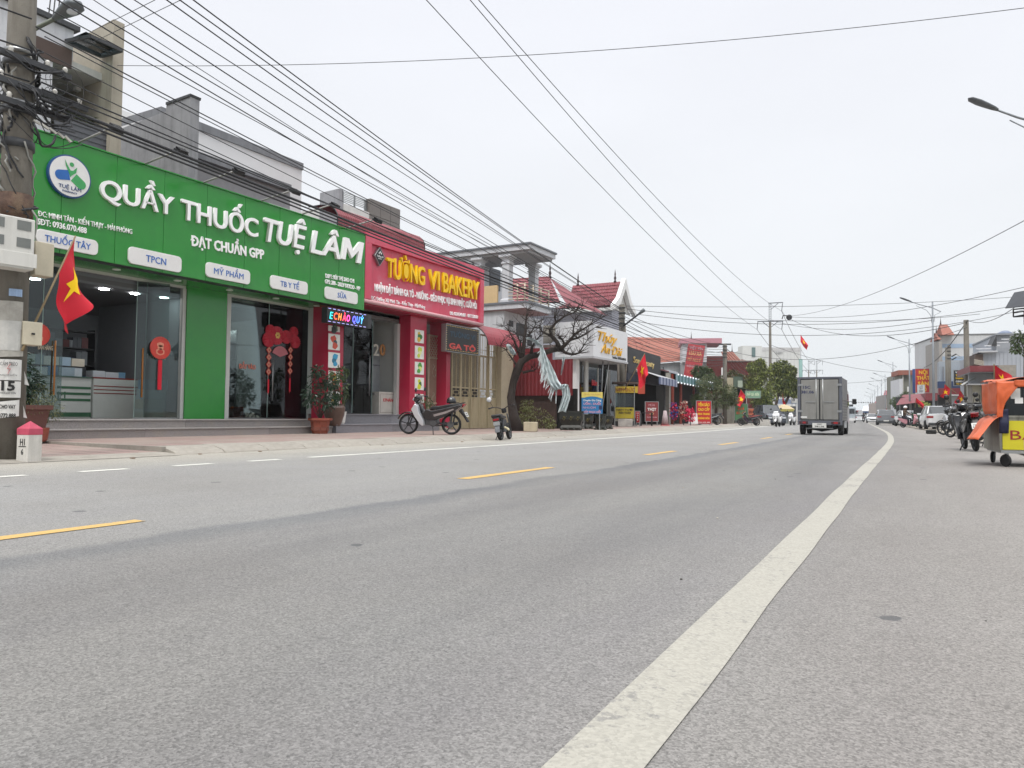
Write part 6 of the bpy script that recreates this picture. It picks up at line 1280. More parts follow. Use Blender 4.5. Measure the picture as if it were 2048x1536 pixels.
# ------------------------------------------------------------------ cars
def car(loc, rz, label, paint, kind='sedan', group=None, plate='15A'):
    t = thing('parked_car' if group == 'p' else 'car', loc, rz, label, 'car', None)
    L_, Wd, Hh = {'sedan': (4.5, .88, 1.46), 'suv': (4.45, .92, 1.66), 'wagon': (4.3, .86, 1.78)}[kind]
    ft = {'sedan': [(-.5, .55, .95), (-.46, .5, 1.0), (-.3, .48, .98), (-.1, .48, .95), (.2, .48, .95), (.38, .5, .9), (.47, .5, .72), (.5, .52, .62)],
          'suv': [(-.5, .5, 1.06), (-.47, .48, 1.1), (-.3, .46, 1.08), (-.1, .46, 1.04), (.2, .46, 1.02), (.38, .48, .98), (.47, .5, .84), (.5, .52, .72)],
          'wagon': [(-.5, .5, 1.1), (-.47, .48, 1.12), (-.3, .46, 1.1), (-.1, .46, 1.08), (.2, .46, 1.06), (.38, .48, 1.02), (.47, .5, .9), (.5, .52, .8)]}[kind]
    # body loft: y along, sections with rounded shoulders
    mb = MB(); n = 0; secs = []
    for y, zb_, zs in ft:
        e_ = 1-.16*abs(y*2)**5
        for (a, z) in ((.86, zb_-.26), (1.0, zb_-.05), (1.02, (zb_+zs)/2), (.97, zs-.06), (.88, zs), (.0, zs+.03)): secs.append((a*Wd*e_, y*L_, z))
    k = 6; m_ = len(ft)
    vs = [(x, y, z) for x, y, z in secs]+[(-x, y, z) for x, y, z in secs]; N_ = len(secs)
    fs = []
    for i in range(m_-1):
        for j in range(k-1): fs.append((i*k+j, i*k+j+1, (i+1)*k+j+1, (i+1)*k+j)); fs.append((N_+i*k+j+1, N_+i*k+j, N_+(i+1)*k+j, N_+(i+1)*k+j+1))
    fs.append(tuple(range(0, k))+tuple(N_+j for j in range(k-2, -1, -1))); fs.append(tuple((m_-1)*k+j for j in range(k))+tuple(N_+(m_-1)*k+j for j in range(k-2, -1, -1)))
    for i in range(m_-1): fs.append((i*k, (i+1)*k, N_+(i+1)*k, N_+i*k))
    mb.add(vs, fs).build('body', paint, t, smooth='auto')
    gh = {'sedan': [(-.36, .98), (-.2, Hh-.03), (-.02, Hh), (.1, Hh-.03), (.3, .97)], 'suv': [(-.47, 1.1), (-.38, Hh-.04), (-.1, Hh), (.1, Hh-.03), (.29, 1.02)], 'wagon': [(-.48, 1.1), (-.43, Hh-.04), (-.1, Hh), (.08, Hh-.03), (.22, 1.06)]}[kind]
    gl = mat('car_glass', '20262b', .06, spec=.8)
    bs_ = [(y*L_, z) for y, z in gh]; mb = MB(); zb_ = gh[0][1]
    low = [(Wd*.9, y, min(z, 1.0 if kind == 'sedan' else 1.08)) for y, z in bs_]
    vs = []
    for y, z in bs_: f_ = (z-.97)/(Hh-.97); x = Wd*(.9-.2*f_); vs += [(x, y, z), (-x, y, z)]
    base = [(bs_[0][0], bs_[0][1]-.03), (bs_[-1][0], bs_[-1][1]-.03)]
    m2 = MB(); nn = len(bs_)
    m2.add(vs+[(Wd*.9, base[0][0], base[0][1]), (-Wd*.9, base[0][0], base[0][1]), (Wd*.9, base[1][0], base[1][1]), (-Wd*.9, base[1][0], base[1][1])],
           [(0, 1, 3, 2), (2*nn-4, 2*nn-3, 2*nn-1, 2*nn-2), (0, 2, 4, 6, 8)[:nn]+(2*nn+2, 2*nn), tuple([2*i+1 for i in range(nn)][::-1])+(2*nn+1, 2*nn+3)][:4])
    m2.build('windows', gl, t)
    MB().add([(x*1.01, y, z+.012) for x, y, z in vs[2:8]], [(0, 1, 3, 2), (2, 3, 5, 4)]).build('roof', paint, t, smooth='auto').modifiers.new('s', 'SOLIDIFY').thickness = .03
    for s in (-1, 1):      # window pillars
        mb = MB()
        for i in range(nn-1): a, b = Vector(vs[2*i+(s < 0)]), Vector(vs[2*i+2+(s < 0)]); mb.beam(a+Vector((s*.006, 0, 0)), b+Vector((s*.006, 0, 0)), .07, .05)
        mb.beam(Vector(vs[4+(s < 0)])+Vector((s*.01, 0, 0)), (s*Wd*.91, bs_[2][0]-.1, 1.02), .06, .04); mb.build('window_frame', paint, t)
        cb('wing_mirror', min(s*Wd*.92, s*(Wd+.18)), max(s*Wd*.92, s*(Wd+.18)), L_*.2, L_*.2+.1, 1.02, 1.16, paint, t, .02)
        for y in (-.31, .32):
            o = MB().lathe([(.2, -.1), (.3, -.11), (.33, -.08), (.33, .08), (.3, .11), (.2, .1)], n=24, ax='x').build('wheel', RUBBER, t, smooth='auto', loc=(s*(Wd-.1), y*L_, .33)); mb = MB(); mb.lathe([(.2, -.09), (.2, .09)], n=16, ax='x'); mb.build('rim', STEEL, o)
            cb('wheel_arch', min(s*(Wd-.22), s*Wd*1.0), max(s*(Wd-.22), s*Wd*1.0), y*L_-.38, y*L_+.38, .2, .68, BLACK, t, .05)
        cb('tail_light', min(s*Wd*.95, s*Wd*.5), max(s*Wd*.95, s*Wd*.5), -L_/2-.02, -L_/2+.12, .82, .96, REDLENS, t, .01); cb('headlight', min(s*Wd*.86, s*Wd*.5), max(s*Wd*.86, s*Wd*.5), L_/2-.12, L_/2+.02, .6, .74, CLEARL, t, .01)
    cb('rear_bumper', -Wd*.84, Wd*.84, -L_/2-.06, -L_/2+.15, .3, .5, DARK if kind == 'suv' else paint, t, .03); cb('front_bumper', -Wd*.84, Wd*.84, L_/2-.15, L_/2+.06, .25, .45, DARK if kind == 'suv' else paint, t, .03)
    cb('grille', -Wd*.48, Wd*.48, L_/2-.05, L_/2+.03, .5, .68, BLACK, t, .01)
    cb('underbody', -Wd*.85, Wd*.85, -L_*.48, L_*.48, .18, .3, BLACK, t)
    for y, s in ((-L_/2-.065, 0), (L_/2+.065, 1)): cb('number_plate', -.25, .25, y-.006, y+.006, .42 if not s else .36, .54 if not s else .48, PLATE, t)
    return t
CW_ = mat('car_white', 'd2d4d6', .18, .02, coat=.6); CS_ = mat('car_silver', '7f8388', .2, .03, coat=.6, metal=.4); CD_ = mat('car_charcoal', '3a3f48', .2, .03, coat=.5, metal=.3)
def onroad(x, y, X): q = PR(x, y, X); return q
def cloc(xpix, Xrel, z=0): # place by lane and picture column
    q = PR(xpix, 838, Xrel); return Vector((q.x, q.y, z))
q = cloc(1871, 2.2); q = Vector((.55, 60, .0)); q = CAM+ray(1872, 838)*50.5; q.z = 0
car(q, hd(50)+R_(3), 'white crossover parked facing away beside the street lamp on the right', CW_, 'suv').scale = (.93, .93, .95)
q = CAM+ray(1817, 838)*70; q.z = 0; car(q, hd(80)+R_(180+10), 'white sedan facing the camera behind the motorbike rider', CW_, 'sedan')
q = CAM+ray(1771, 838)*82; q.z = 0; car(q, hd(80), 'silver car with roof seen from behind beyond the rider', CS_, 'suv')
q = CAM+ray(1745, 838)*118; q.z = 0; car(q, hd(80)+R_(180), 'white saloon seen tiny between the silver car and the far motorbikes', CW_, 'sedan')
q = CAM+ray(1719, 838)*150; q.z = 0; car(q, hd(80), 'small white car farthest down the road near the lorry', CW_, 'sedan')
q = CAM+ray(1538, 840)*66; q.z = .02; car(q, hd(60)+R_(180+24), 'charcoal estate car with silver lower bumper parked by the umbrella', CD_, 'wagon')
# oncoming lorry
q = CAM+ray(1697, 838)*118; q.z = 0; lo = thing('lorry', q, hd(90)+R_(180), 'pale grey lorry coming toward the camera far behind the box truck', 'truck')
LG = mat('lorry_grey', '9fa8ae', .4, .05)
MB().prism([(2.2, .4), (2.2, 2.4), (2.0, 2.5), (1.0, 2.5), (.6, 2.4), (.6, .4)], 'x', -1.0, 1.0).build('cab', LG, lo, bev=.08); cb('windscreen', -.9, .9, 2.19, 2.22, 1.4, 2.15, mat('car_glass', '20262b'), lo); cb('roof_load', -.7, .6, 1.0, 1.7, 2.5, 2.85, DARK, lo, .05)
cb('cargo_bed', -1.05, 1.05, -4, .5, .9, 2.3, LG, lo); cb('bumper', -1, 1, 2.2, 2.35, .35, .7, WHITE, lo)
for s in (-1, 1):
    cb('headlight', s*.8-.12, s*.8+.12, 2.2, 2.37, .72, .9, CLEARL, lo); cb('wing_mirror', s*1.1-.1, s*1.1+.1, 2.0, 2.1, 1.4, 1.9, BLACK, lo)
    for y in (1.4, -2.8): MB().lathe([(.45, -.12), (.45, .12)], (s*.9, y, .45), 18, 'x').build('wheel', RUBBER, lo)
# parked scooters and motorbikes copied from two prototypes
SC = motorbike(CAM+ray(1559, 838)*57.-Vector((0, 0, H)), hd(55)+R_(180-4), 'white scooter facing the camera beside the charcoal estate car', scooter=True)
SC.location.z = .02; SC.scale = (1.22, 1.12, 1.08); SC.rotation_euler = (0, R_(4), hd(55)+R_(176))
WB_ = mat('scooter_white', 'dcdcdc', .2, coat=.6)
for ch in SC.children_recursive:
    for s_ in ch.material_slots:
        if s_.material and s_.material.name == 'bike_paint_a': s_.link = 'OBJECT'; s_.material = WB_
KIDS = {}
def dup(src, loc, rz, label, recolor=None, group=None, lean=0., scale=1.):
    c = copy_tree(src, None, recolor); c.location = loc; c.rotation_euler = (0, lean, rz); c.scale = (scale,)*3; c['label'] = label
    if group: c['group'] = group
    return c
def at(x, d, z=.02): q = CAM+ray(x, 838)*d; q.z = z; return q
dup(SC, at(1588, 68), hd(60)+R_(172), 'smaller white scooter just left of the box truck', lean=R_(3), scale=1.05)
dup(m1, at(1434, 54, .13), R_(118), 'black motorbike parked behind the red bird nest board', {'bike_paint_a': BBODY})
dup(m1, at(1513, 60, .03), R_(120), 'dark motorbike with reddish seat beside the green poster', {'bike_paint_a': mat('bike_plum', '2a1a2c', .25), 'black_vinyl': mat('red_seat', '7a2c28', .6)})
gm = 'motorbikes parked along the right pavement'
r = random.Random(31)
BL_ = {'bike_paint_a': BBODY}; 
dup(m1, Vector((.70, 19.9, .0)), R_(8), 'black motorbike with licence plate toward the camera beside the orange tarp', BL_, gm, R_(-6), 1.04)
for i, (x, y, rz, lb, rc) in enumerate(((1.35, 22.6, 25, 'motorbike half hidden by the orange tarp of the food cart', BL_), (1.3, 26.4, 30, 'second black motorbike behind the one with its plate showing', None), (1.15, 31, 40, 'third motorbike in the right hand row, seen over black seats', BL_), (1.6, 44.0, 95, 'farthest black motorbike of the right hand row, side on beside the white crossover', BL_), (1.1, 36.0, 50, 'silver shielded motorbike in the middle of the right hand row', None))):
    dup(m1, Vector((x, y, .04)), R_(rz), lb, rc, gm, R_(-5), 1.03)
# ------------------------------------------------------------------ rider
def person(loc, rz, label, joints, edges, radii, skin_parts, cloth):
    pass
SKIN = mat('skin', '9a6a50', .6, .05)
def figure(t, top, trous, helmet=None, hair='15110f'):
    """seated rider facing +Y, hips at z .82, hands on the bars"""
    V = {'pel': (0, .1, .84), 'sp': (0, .12, 1.05), 'ch': (0, .16, 1.26), 'nk': (0, .18, 1.42), 'hd': (0, .21, 1.5)}
    def skin(name, pts, eds, rad, m):
        me = bpy.data.meshes.new(name); me.from_pydata(pts, eds, []); me.materials.append(m); o = bpy.data.objects.new(name, me); COL.objects.link(o); o.parent = t
        md = o.modifiers.new('skin', 'SKIN'); md.use_smooth_shade = True
        sv = me.skin_vertices[0].data if me.skin_vertices else None
        if not me.skin_vertices:
            bm = bmesh.new(); bm.from_mesh(me); bm.verts.layers.skin.verify(); bm.to_mesh(me); bm.free()
        for i, r_2 in enumerate(rad): d = me.skin_vertices[0].data[i]; d.radius = (r_2, r_2) if not isinstance(r_2, tuple) else r_2; d.use_root = i == 0
        sb_ = o.modifiers.new('s', 'SUBSURF'); sb_.levels = 1; sb_.render_levels = 1; return o
    body = skin('body', [V['pel'], V['sp'], V['ch'], V['nk'], (0, .2, 1.5), (-.19, .17, 1.32), (-.27, .36, 1.12), (-.3, .62, 1.05), (.19, .17, 1.32), (.27, .36, 1.12), (.3, .62, 1.05)],
                [(0, 1), (1, 2), (2, 3), (3, 4), (2, 5), (5, 6), (6, 7), (2, 8), (8, 9), (9, 10)], [(.16, .12), (.15, .11), (.17, .12), .055, .055, .07, .05, .035, .07, .05, .035], top)
    skin('trousers', [(0, .1, .84), (-.12, .12, .82), (-.17, .55, .72), (-.17, .5, .3), (-.17, .62, .26), (.12, .12, .82), (.17, .55, .72), (.17, .5, .3), (.17, .62, .26)], [(0, 1), (1, 2), (2, 3), (3, 4), (0, 5), (5, 6), (6, 7), (7, 8)], [(.15, .12), .1, .075, .05, .04, .1, .075, .05, .04], trous)
    MB().ball((0, .21, 1.57), .1, 14, sz=1.15).build('head', SKIN, t, smooth=True); MB().box(-.012, .012, .3, .325, 1.545, 1.58).build('nose', SKIN, t)
    if helmet: MB().lathe([(.14, 0), (.145, .05), (.125, .12), (.07, .17), (1e-4, .185)], (0, .2, 1.57), 16).build('helmet', helmet, t, smooth=True)
    for s in (-1, 1): MB().ball((s*.31, .67, 1.05), .04, 8).build('hand', SKIN, t, smooth=True)
    return t
rb = at(1806, 60, 0); rm = dup(SC, rb, R_(-118), 'pink and white scooter being ridden across the right lane', {'scooter_white': mat('scooter_pink', 'b8848c', .25)}); rm.scale = (1, 1, 1)
for ch in rm.children_recursive:
    for s_ in ch.material_slots:
        if s_.material and s_.material.name == 'scooter_white': s_.material = MC['scooter_pink']
rd = thing('person', rb, R_(-118), 'person in a brown jacket and white helmet riding the pink scooter', 'person')
figure(rd, mat('brown_jacket', '4c3a2a', .8), mat('dark_trousers', '20202a', .8), mat('white_helmet', 'd8d8d8', .3))
for i, (x, d_, lb, hl) in enumerate(((1757, 90, 'rider in olive jacket and white helmet on a scooter close behind the silver car', True), (1727, 135, 'rider in dark clothes on a motorbike far down the road', False))):
    b_ = at(x, d_, 0); dup(SC if i == 0 else m1, b_, hd(80)+(R_(180) if i == 0 else 0), ['scooter under the olive jacketed rider near the silver car', 'motorbike under the dark clothed rider far down the road'][i]).scale = (1, 1, 1)
    t = thing('person', b_, hd(80)+(R_(180) if i == 0 else 0), lb, 'person'); figure(t, mat('olive_jacket', '4d5236', .8) if i == 0 else mat('dark_jacket', '1e2028', .8), MC['dark_trousers'], MC['white_helmet'] if hl else BLACK)
# ------------------------------------------------------------------ food cart under an orange tarp
fc = thing('food_cart', (.80, 13.7, 0), R_(5), 'steel street food cart with a yellow bread sign, glass case and worn panels', 'food cart')
STN = mat('grimy_stainless', '8d8c82', .45, .2, 3, metal=.35, streak=.75, dirt='3c3830'); YEL = mat('yellow_banner', 'c2b81e', .5, .06); 
fc.scale = (.88, .88, .88)
cw, cl = 1.75, 1.5       # x extent, y depth
cb('side_panel', -.02, .02, .0, cl+.25, .26, .92, STN, fc); cb('base_tray', 0, cw, -.02, cl, .235, .29, mat('tray_steel', '8f9190', .4, metal=.4), fc)
cb('front_panel', .04, cw, .02, .04, .3, .86, STN, fc); bn = cb('banner', .03, cw, -.0, .012, .3, .80, YEL, fc)
for x in (.0, .62, 1.2): cb('corner_post', x-.02, x+.02, -.03, .015, .29, 1.45, mat('old_post', '6f6e66', .5, metal=.3), fc)
text('BÁNH MÌ', mat('dark_red_print', '8e1420', .5), bn, (.82, -.004, .56), FY, .17, 1.35, .002, .03)
ph_ = cb('food_photo', .34, .98, -.004, -.001, .305, .48, mat('photo_pale', 'b5a890', .5), bn)
for k in range(5):
    o = MB().lathe([(1e-4, -.09), (.03, -.06), (.038, 0), (.03, .06), (1e-4, .09)], n=10, ax='x').build('bread_print', mat('bread_brown', '8a4a22', .6, .2, 30), ph_, smooth=True, loc=(.5+.11*k, -.006, .345+.02*(k % 2))); o.scale = (1, .12, 1)
cb('counter_shelf', 0, cw, 0, cl, .86, .89, STN, fc); cb('glass_front', .08, cw, .0, .008, .9, 1.42, GLASSD, fc); cb('inner_shelf', .05, cw, .05, cl, 1.1, 1.12, STEEL, fc); cb('case_back', .0, cw, cl-.03, cl, .3, 1.42, mat('dark_green_inside', '18231f', .6), fc); cb('case_top', 0, cw, 0, cl, 1.42, 1.45, STN, fc)
cb('food_tray', .3, .8, .2, .6, .9, 1.0, mat('green_tray', '2f5a34', .5), fc); cb('food_tray', .9, 1.3, .2, .6, .9, 1.02, MC['bread_brown'], fc)
cb('paper_card', .16, .30, -.008, -.001, 1.18, 1.36, WHITE, fc); cb('paper_card', .22, .34, -.006, -.001, 1.1, 1.2, WHITE, fc)
for x, y in ((.1, .1), (.1, cl-.05), (.95, .1), (.95, cl-.05)):
    wq = MB().lathe([(.03, -.022), (.1, -.025), (.11, 0), (.1, .025), (.03, .022)], n=18, ax='x').build('wheel', RUBBER, fc, smooth='auto', loc=(x-.02, y-.05, .11)); cb('caster_fork', x-.03, x+.03, y-.03, y+.02, .13, .234, STEEL, fc); wq.rotation_euler = (0, 0, R_(35 if y < .3 else -20))
tp = thing('orange_tarp', fc.location, R_(5), 'crumpled orange tarpaulin draped over the food cart and hanging to one side', 'tarpaulin'); tp.scale = (.88, .88, .88)
def tarp(u, v):
    pass
TO = mat('orange_tarpaulin', 'c65a2c', .5, .12, 5, .25, dirtamt=.3, dirt='8a3c1c', bscale=12)
# top sheet
def cloth_grid(fn, nu, nv, name, m, par, th=.004):
    mb = MB(); mb.v = [tuple(fn(i/nu, j/nv)) for i in range(nu+1) for j in range(nv+1)]; mb.f = [(i*(nv+1)+j, i*(nv+1)+j+1, (i+1)*(nv+1)+j+1, (i+1)*(nv+1)+j) for i in range(nu) for j in range(nv)]; mb.m = [0]*len(mb.f)
    o = mb.build(name, m, par, smooth=True, fix=False); s = o.modifiers.new('thick', 'SOLIDIFY'); s.thickness = th; return o
def nz(x, y, z=0, k=1.): return mnoise.noise(Vector((x*k, y*k, z)))
def ftop(u, v):     # u 0..1 along x, v across y, front edge sags lower with a scalloped opening
    x = -.07+u*(cw+.3); y = -.1+v*(cl+.3); z = 1.5+.07*math.sin(u*3+.5)+.035*nz(x*3, y*4)+.012*nz(x*9, y*9)+.06*math.sin(u*7+v*2)*.4
    return (x, y, z-.07*(1-v)*(.6+.4*math.cos(u*9)))
cloth_grid(ftop, 26, 16, 'top_sheet', TO, tp)
def ffront(u, v):
    w_ = .34*(1-v)**1.6+.05+.1*max(0, v-.6)
    return (-.06+u*w_, -.11-.02*math.sin(v*5)+.02*nz(u*3, v*4, 3), 1.48-v*.62)
cloth_grid(ffront, 10, 20, 'front_flap', TO, tp)
def fside(u, v):    # side that hangs straight, then is blown outwards below the tie
    w = max(0, (v-.6)/.4); z = 1.49-min(v, .6)/.6*.6-.42*w; fo = .02+.05*w
    x = -.06-.33*w**.8*(1-.25*u)+fo*math.sin(u*11+v*3)+.03*nz(u*4, v*5, 7)+.05*math.exp(-((v-.6)/.05)**2)
    return (x, -.1+u*(cl+.05)-.22*w*(1-u)-.1*w, z+.02*math.sin(u*7)*w)
cloth_grid(fside, 30, 30, 'side_flap', TO, tp)
MB().tube([(-.09, -.13+.1*k, .9+.01*math.sin(k)) for k in range(18)], .012, 6).build('tie_rope', DARK, tp)
def fopen(u, v): return (.2+u*(cw-.1), -.13+.02*nz(u*9, v*3, 4), 1.5-v*(.1+.09*math.sin(u*3.1)+.02*nz(u*14, 1)))
cloth_grid(fopen, 24, 4, 'front_hem', TO, tp)
cloth_grid(lambda u, v: (-.02+u*.14, -.05+.02*math.sin(v*8), 1.0-v*.42), 4, 8, 'navy_lining', mat('navy_lining', '161a3a', .6, .1), tp)
def ffr(u, v): return (-.12+u*.16, -.03, .62-v*.04)
# food cart handle end detail
# ------------------------------------------------------------------ poster board, planters
def aboard(t_, w_, h_, m, z0=.25, legs=True):
    b = cb('board', 0, w_, -.01, .02, z0, z0+h_, m, t_)
    fr_ = MB()
    for a in ((-.02, 0, z0-.02, z0+h_+.02), (w_, w_+.02, z0-.02, z0+h_+.02)): fr_.box(a[0], a[1], -.02, .03, a[2], a[3])
    fr_.build('board_frame', STEEL, t_)
    if legs:
        for x in (.03, w_-.05): MB().beam((x, 0, z0), (x, -.05, 0), .025).build('leg', STEEL, t_); MB().beam((x, .03, z0+.1), (x, .35, 0), .025).build('leg', STEEL, t_)
    return b
def facing(p, w_dir=0): return math.atan2(p.x, p.y)*-1     # heading of the line of sight
q = PR(1163, 846, -12.6); q = CAM+ray(1163, 838)*31; q.z = .35
d31 = 31/F0
pb_ = thing('salon_poster_board', q, R_(24), 'blue and yellow hairdresser poster board standing among the stone planters', 'poster board')
w_, h_ = 41*d31*1.02, 43*d31; b = cb('board', 0, w_, 0, .03, 0.0, h_, mat('poster_blue', '1f6a9e', .5), pb_); pb_.location.z = H-(827-833)*0+(-.0)+.83-.72+.0
pb_.location.z = (CAM+ray(1163, 827)*31).z
b2 = MB().prism([(0, h_), (w_, h_), (w_, h_*.7)]+[(w_*(1-k/8), h_*(.7+.1*math.sin(math.pi*k/8))) for k in range(1, 8)]+[(0, h_*.74)], 'y', -.004, 0).build('yellow_head', mat('poster_yellow', 'd0bf62', .5), pb_)
text('Cắt tóc Thủy Dương', mat('poster_orange', 'b8804a', .5), b2, (w_/2, -.006, h_*.9), FY, .06, w_*.8, .002); text('Chuyên Gia Công', WHITE, b, (w_/2, -.004, h_*.62), FY, .07, w_*.86, .002, .02)
for s, z in (('UỐN - DUỖI', .46), ('NHUỘM', .28), ('HẤP PHỤC HỒI', .08)): text(s, mat('poster_pink', 'c8909c', .5), b, (w_/2-(.12 if z == .28 else 0), -.004, h_*z), FY, .085, w_*(.82 if z != .28 else .6), .002, .03)
MB().prism([(w_*.9+.07*math.cos(t), h_*.28+.13*math.sin(t)*(1 if k % 2 else .6)) for k, t in enumerate([i*.785 for i in range(8)])], 'y', -.004, -.001).build('print_motif', mat('poster_navy', '12204a', .5), b)
for x in (.1, w_-.12): MB().beam((x, .02, 0), (x, .02, -pb_.location.z+.13), .03).build('leg', STEEL, pb_)
STONE = mat('black_glazed_ceramic', '23251f', .35, .35, 6, dirtamt=.3, dirt='4a4a3a'); GOLDP = mat('worn_gold_relief', '6d6230', .5, .4, 20)
def stonepot(x, d, w_, h_, label, rect=True, z=.13):
    q = at(x, d, z); t = thing('ceramic_planter', q, R_(20), label, 'planter')
    hw, hd_2 = w_/2, (w_*.32 if rect else w_/2)
    def ring(s, z): return [(hw*s, hd_2*s, z)]
    mb = MB()
    for (s0, z0, s1, z1) in ((.86, .0, .95, .1), (.95, .1, .8, .2), (.8, .2, .84, .26), (.84, .26, 1.0, h_*.55), (1.0, h_*.55, .98, h_-.1), (1.06, h_-.1, 1.06, h_-.02), (1.06, h_-.02, .9, h_-.02)):
        c = [(-1, -1), (1, -1), (1, 1), (-1, 1)]; n_ = 8 if not rect else 4
        if not rect: c = [(math.cos(R_(22.5+45*k)), math.sin(R_(22.5+45*k))) for k in range(8)]
        mb.add([(hw*s0*a, hd_2*s0*b, z0) for a, b in c]+[(hw*s1*a, hd_2*s1*b, z1) for a, b in c], [(k, (k+1) % n_, (k+1) % n_+n_, k+n_) for k in range(n_)])
    mb.build('bowl', STONE, t)
    for k in range(4 if rect else 3): o = MB().ball((0, 0, 0), .07, 8).build('foot', STONE, t, loc=(hw*(-.8+1.6*k/(3 if rect else 2)), -hd_2*.8, .03))
    for k in range(3 if rect else 1):
        x_ = hw*(-.6+.6*k) if rect else 0; o = MB(); o.beam((x_-.07, -hd_2-.012, h_*.62), (x_, -hd_2-.012, h_*.5), .03, .012); o.beam((x_, -hd_2-.012, h_*.5), (x_+.1, -hd_2-.012, h_*.72), .03, .012); o.ball((x_, -hd_2-.01, h_*.66), .035, 6); o.build('gold_relief', GOLDP, t)
    MB().box(-hw*.85, hw*.85, -hd_2*.85, hd_2*.85, h_-.08, h_-.05).build('soil', MC['dark_soil'], t)
    return t
stonepot(1143, 30, .92, .78, 'long black ceramic trough planter with gold relief, widest of the group'); stonepot(1201, 31.5, .5, .68, 'octagonal black planter with a gold crane right of the poster board', False)
stonepot(1216, 33.5, .42, .6, 'small black planter farthest right of the ceramic group', False); stonepot(1176, 33, .5, .66, 'plain dark jar half hidden below the poster board', False); stonepot(1112, 34, .8, .62, 'dark trough at the left end of the planters behind the white block', True)
def block(x0, x1, d, h_, label, m, z=.13):
    q = at(x0, d, z); w_ = (x1-x0)*d/F0; t = MB().box(0, w_, 0, w_*.8, 0, h_).build('concrete_block', m, bev=.02, loc=q); t.rotation_euler = (0, 0, R_(22)); tag(t, label, 'block'); return t
block(1047, 1074, 26.5, .34, 'cream concrete block at the foot of the leaning tree', mat('cream_block', 'b0a68e', .85, .1, 6, .3, streak=.3, dirt='6e6656')); block(1236, 1265, 41, .42, 'white flecked square planter round the foot of the second pole', mat('flecked_white', 'b0aca6', .7, .3, 14, dirtamt=.8, dirt='565250'))
# ------------------------------------------------------------------ left row beyond the salon
def L2(name, x0, x1, y0, y1, z0, z1, m, t, bev=0.): return MB().box(x0, x1, y0, y1, z0, z1).build(name, m, t, bev=bev)
def local(t, p):     # world point to the thing's own axes
    c, s = math.cos(-t.rotation_euler.z), math.sin(-t.rotation_euler.z); d = Vector(p)-t.location; return Vector((d.x*c-d.y*s, d.x*s+d.y*c, d.z))
def zr_(x, y, X): return PR(x, y, X).z
def shop(x0, x1, Xr, label, name='shop_house', cat='shop'):
    p, q = PR(x0, 800, Xr), PR(x1, 800, Xr); a = math.atan2(-(q.x-p.x), q.y-p.y)
    return thing(name, (p.x, p.y, .1), a, label, cat), (Vector((q.x, q.y, 0))-Vector((p.x, p.y, 0))).length
WIN = mat('dark_window', '1b1f24', .15)
def flagp(x, y, xt, yt, Xr, w_, h_, lab, **k):
    b = PR(x, y, Xr); s = (b-CAM).dot(CF); tp_ = PD(xt, yt, s); return flag(b, tp_, w_, h_, lab, **k)
# black beauty shop with the open room below
t, L_ = shop(1256, 1321, -15.2, 'black signed beauty shop with an open grey room below'); z0, z1 = zr_(1256, 745, -15.2)-.1, zr_(1256, 693, -15.2)-.1
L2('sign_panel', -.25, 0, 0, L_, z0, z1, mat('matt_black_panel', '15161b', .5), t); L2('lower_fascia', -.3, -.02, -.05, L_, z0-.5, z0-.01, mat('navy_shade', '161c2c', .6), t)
text('Son - Beauty', mat('pale_gold', 'c9b070', .5), t, (.03, L_*.45, (z0+z1)/2+.1), FX, .42, L_*.62, .02); text('Phun thêu', WHITE, t, (.03, L_*.4, z0+.25), FX, .2, L_*.35, .01)
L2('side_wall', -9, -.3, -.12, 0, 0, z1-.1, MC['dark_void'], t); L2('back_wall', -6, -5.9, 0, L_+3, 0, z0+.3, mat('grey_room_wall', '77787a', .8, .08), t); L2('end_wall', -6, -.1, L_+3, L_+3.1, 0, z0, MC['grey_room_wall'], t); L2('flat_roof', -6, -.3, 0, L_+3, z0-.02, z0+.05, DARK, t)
L2('room_floor', -6, .3, 0, L_+3, -.02, .05, MC['old_concrete'] if 'old_concrete' in MC else CONC, t)
# long orange roofed house behind
def tiled_l(t, a, b, c, d, m, rows, cols):
    p = thing('tmp', (0, 0, 0)); o = tiled(p, a, b, c, d, m, rows, cols); bpy.data.objects.remove(p); o.parent = t; o.location = (0, 0, 0); return o
def zpx(y, d): return H+(CAM+ray(1450, y)*d).z-H
q0 = CAM+ray(1236, 700)*84; t = thing('tiled_house', (q0.x, q0.y, .1), R_(24), 'long low house with a dusty orange tiled roof behind the beauty shop', 'house'); S62 = 84/F0
tiled_l(t, (0, 4.2, zpx(679, 89)), (156*S62, 4.2, zpx(683, 89)), (163*S62, -.3, zpx(722, 84)), (0, -.3, zpx(737, 84)), TILEO, 12, 50); MB().add([(0, 0, 0), (162*S62, 0, 0), (162*S62, 0, zpx(724, 84)), (0, 0, zpx(738, 84))], [(0, 1, 2, 3)]).build('wall', mat('faded_grey_wall', '8f9294', .85, .12, 1, streak=.4, dirt='6a6c6e'), t)
L2('side_wall', 155*S62, 161*S62, .01, 8, 0, zpx(726, 84), MC['faded_grey_wall'], t); pm(MB().lathe([(.1, 0), (.05, .3), (1e-4, 1.0)], (0, 0, 0), 6), 'finial', FIN, t).location = (154*S62, 4.2, zpx(684, 89)); L2('wall_pipe', 88*S62, 90*S62, -.08, -.01, zpx(760, 84), zpx(738, 84), DARK, t)
t, L_ = shop(1268, 1338, -17, 'maroon eaves and low white parapet next to the beauty shop', 'low_annex', 'building'); z = zr_(1330, 740, -17)-.1
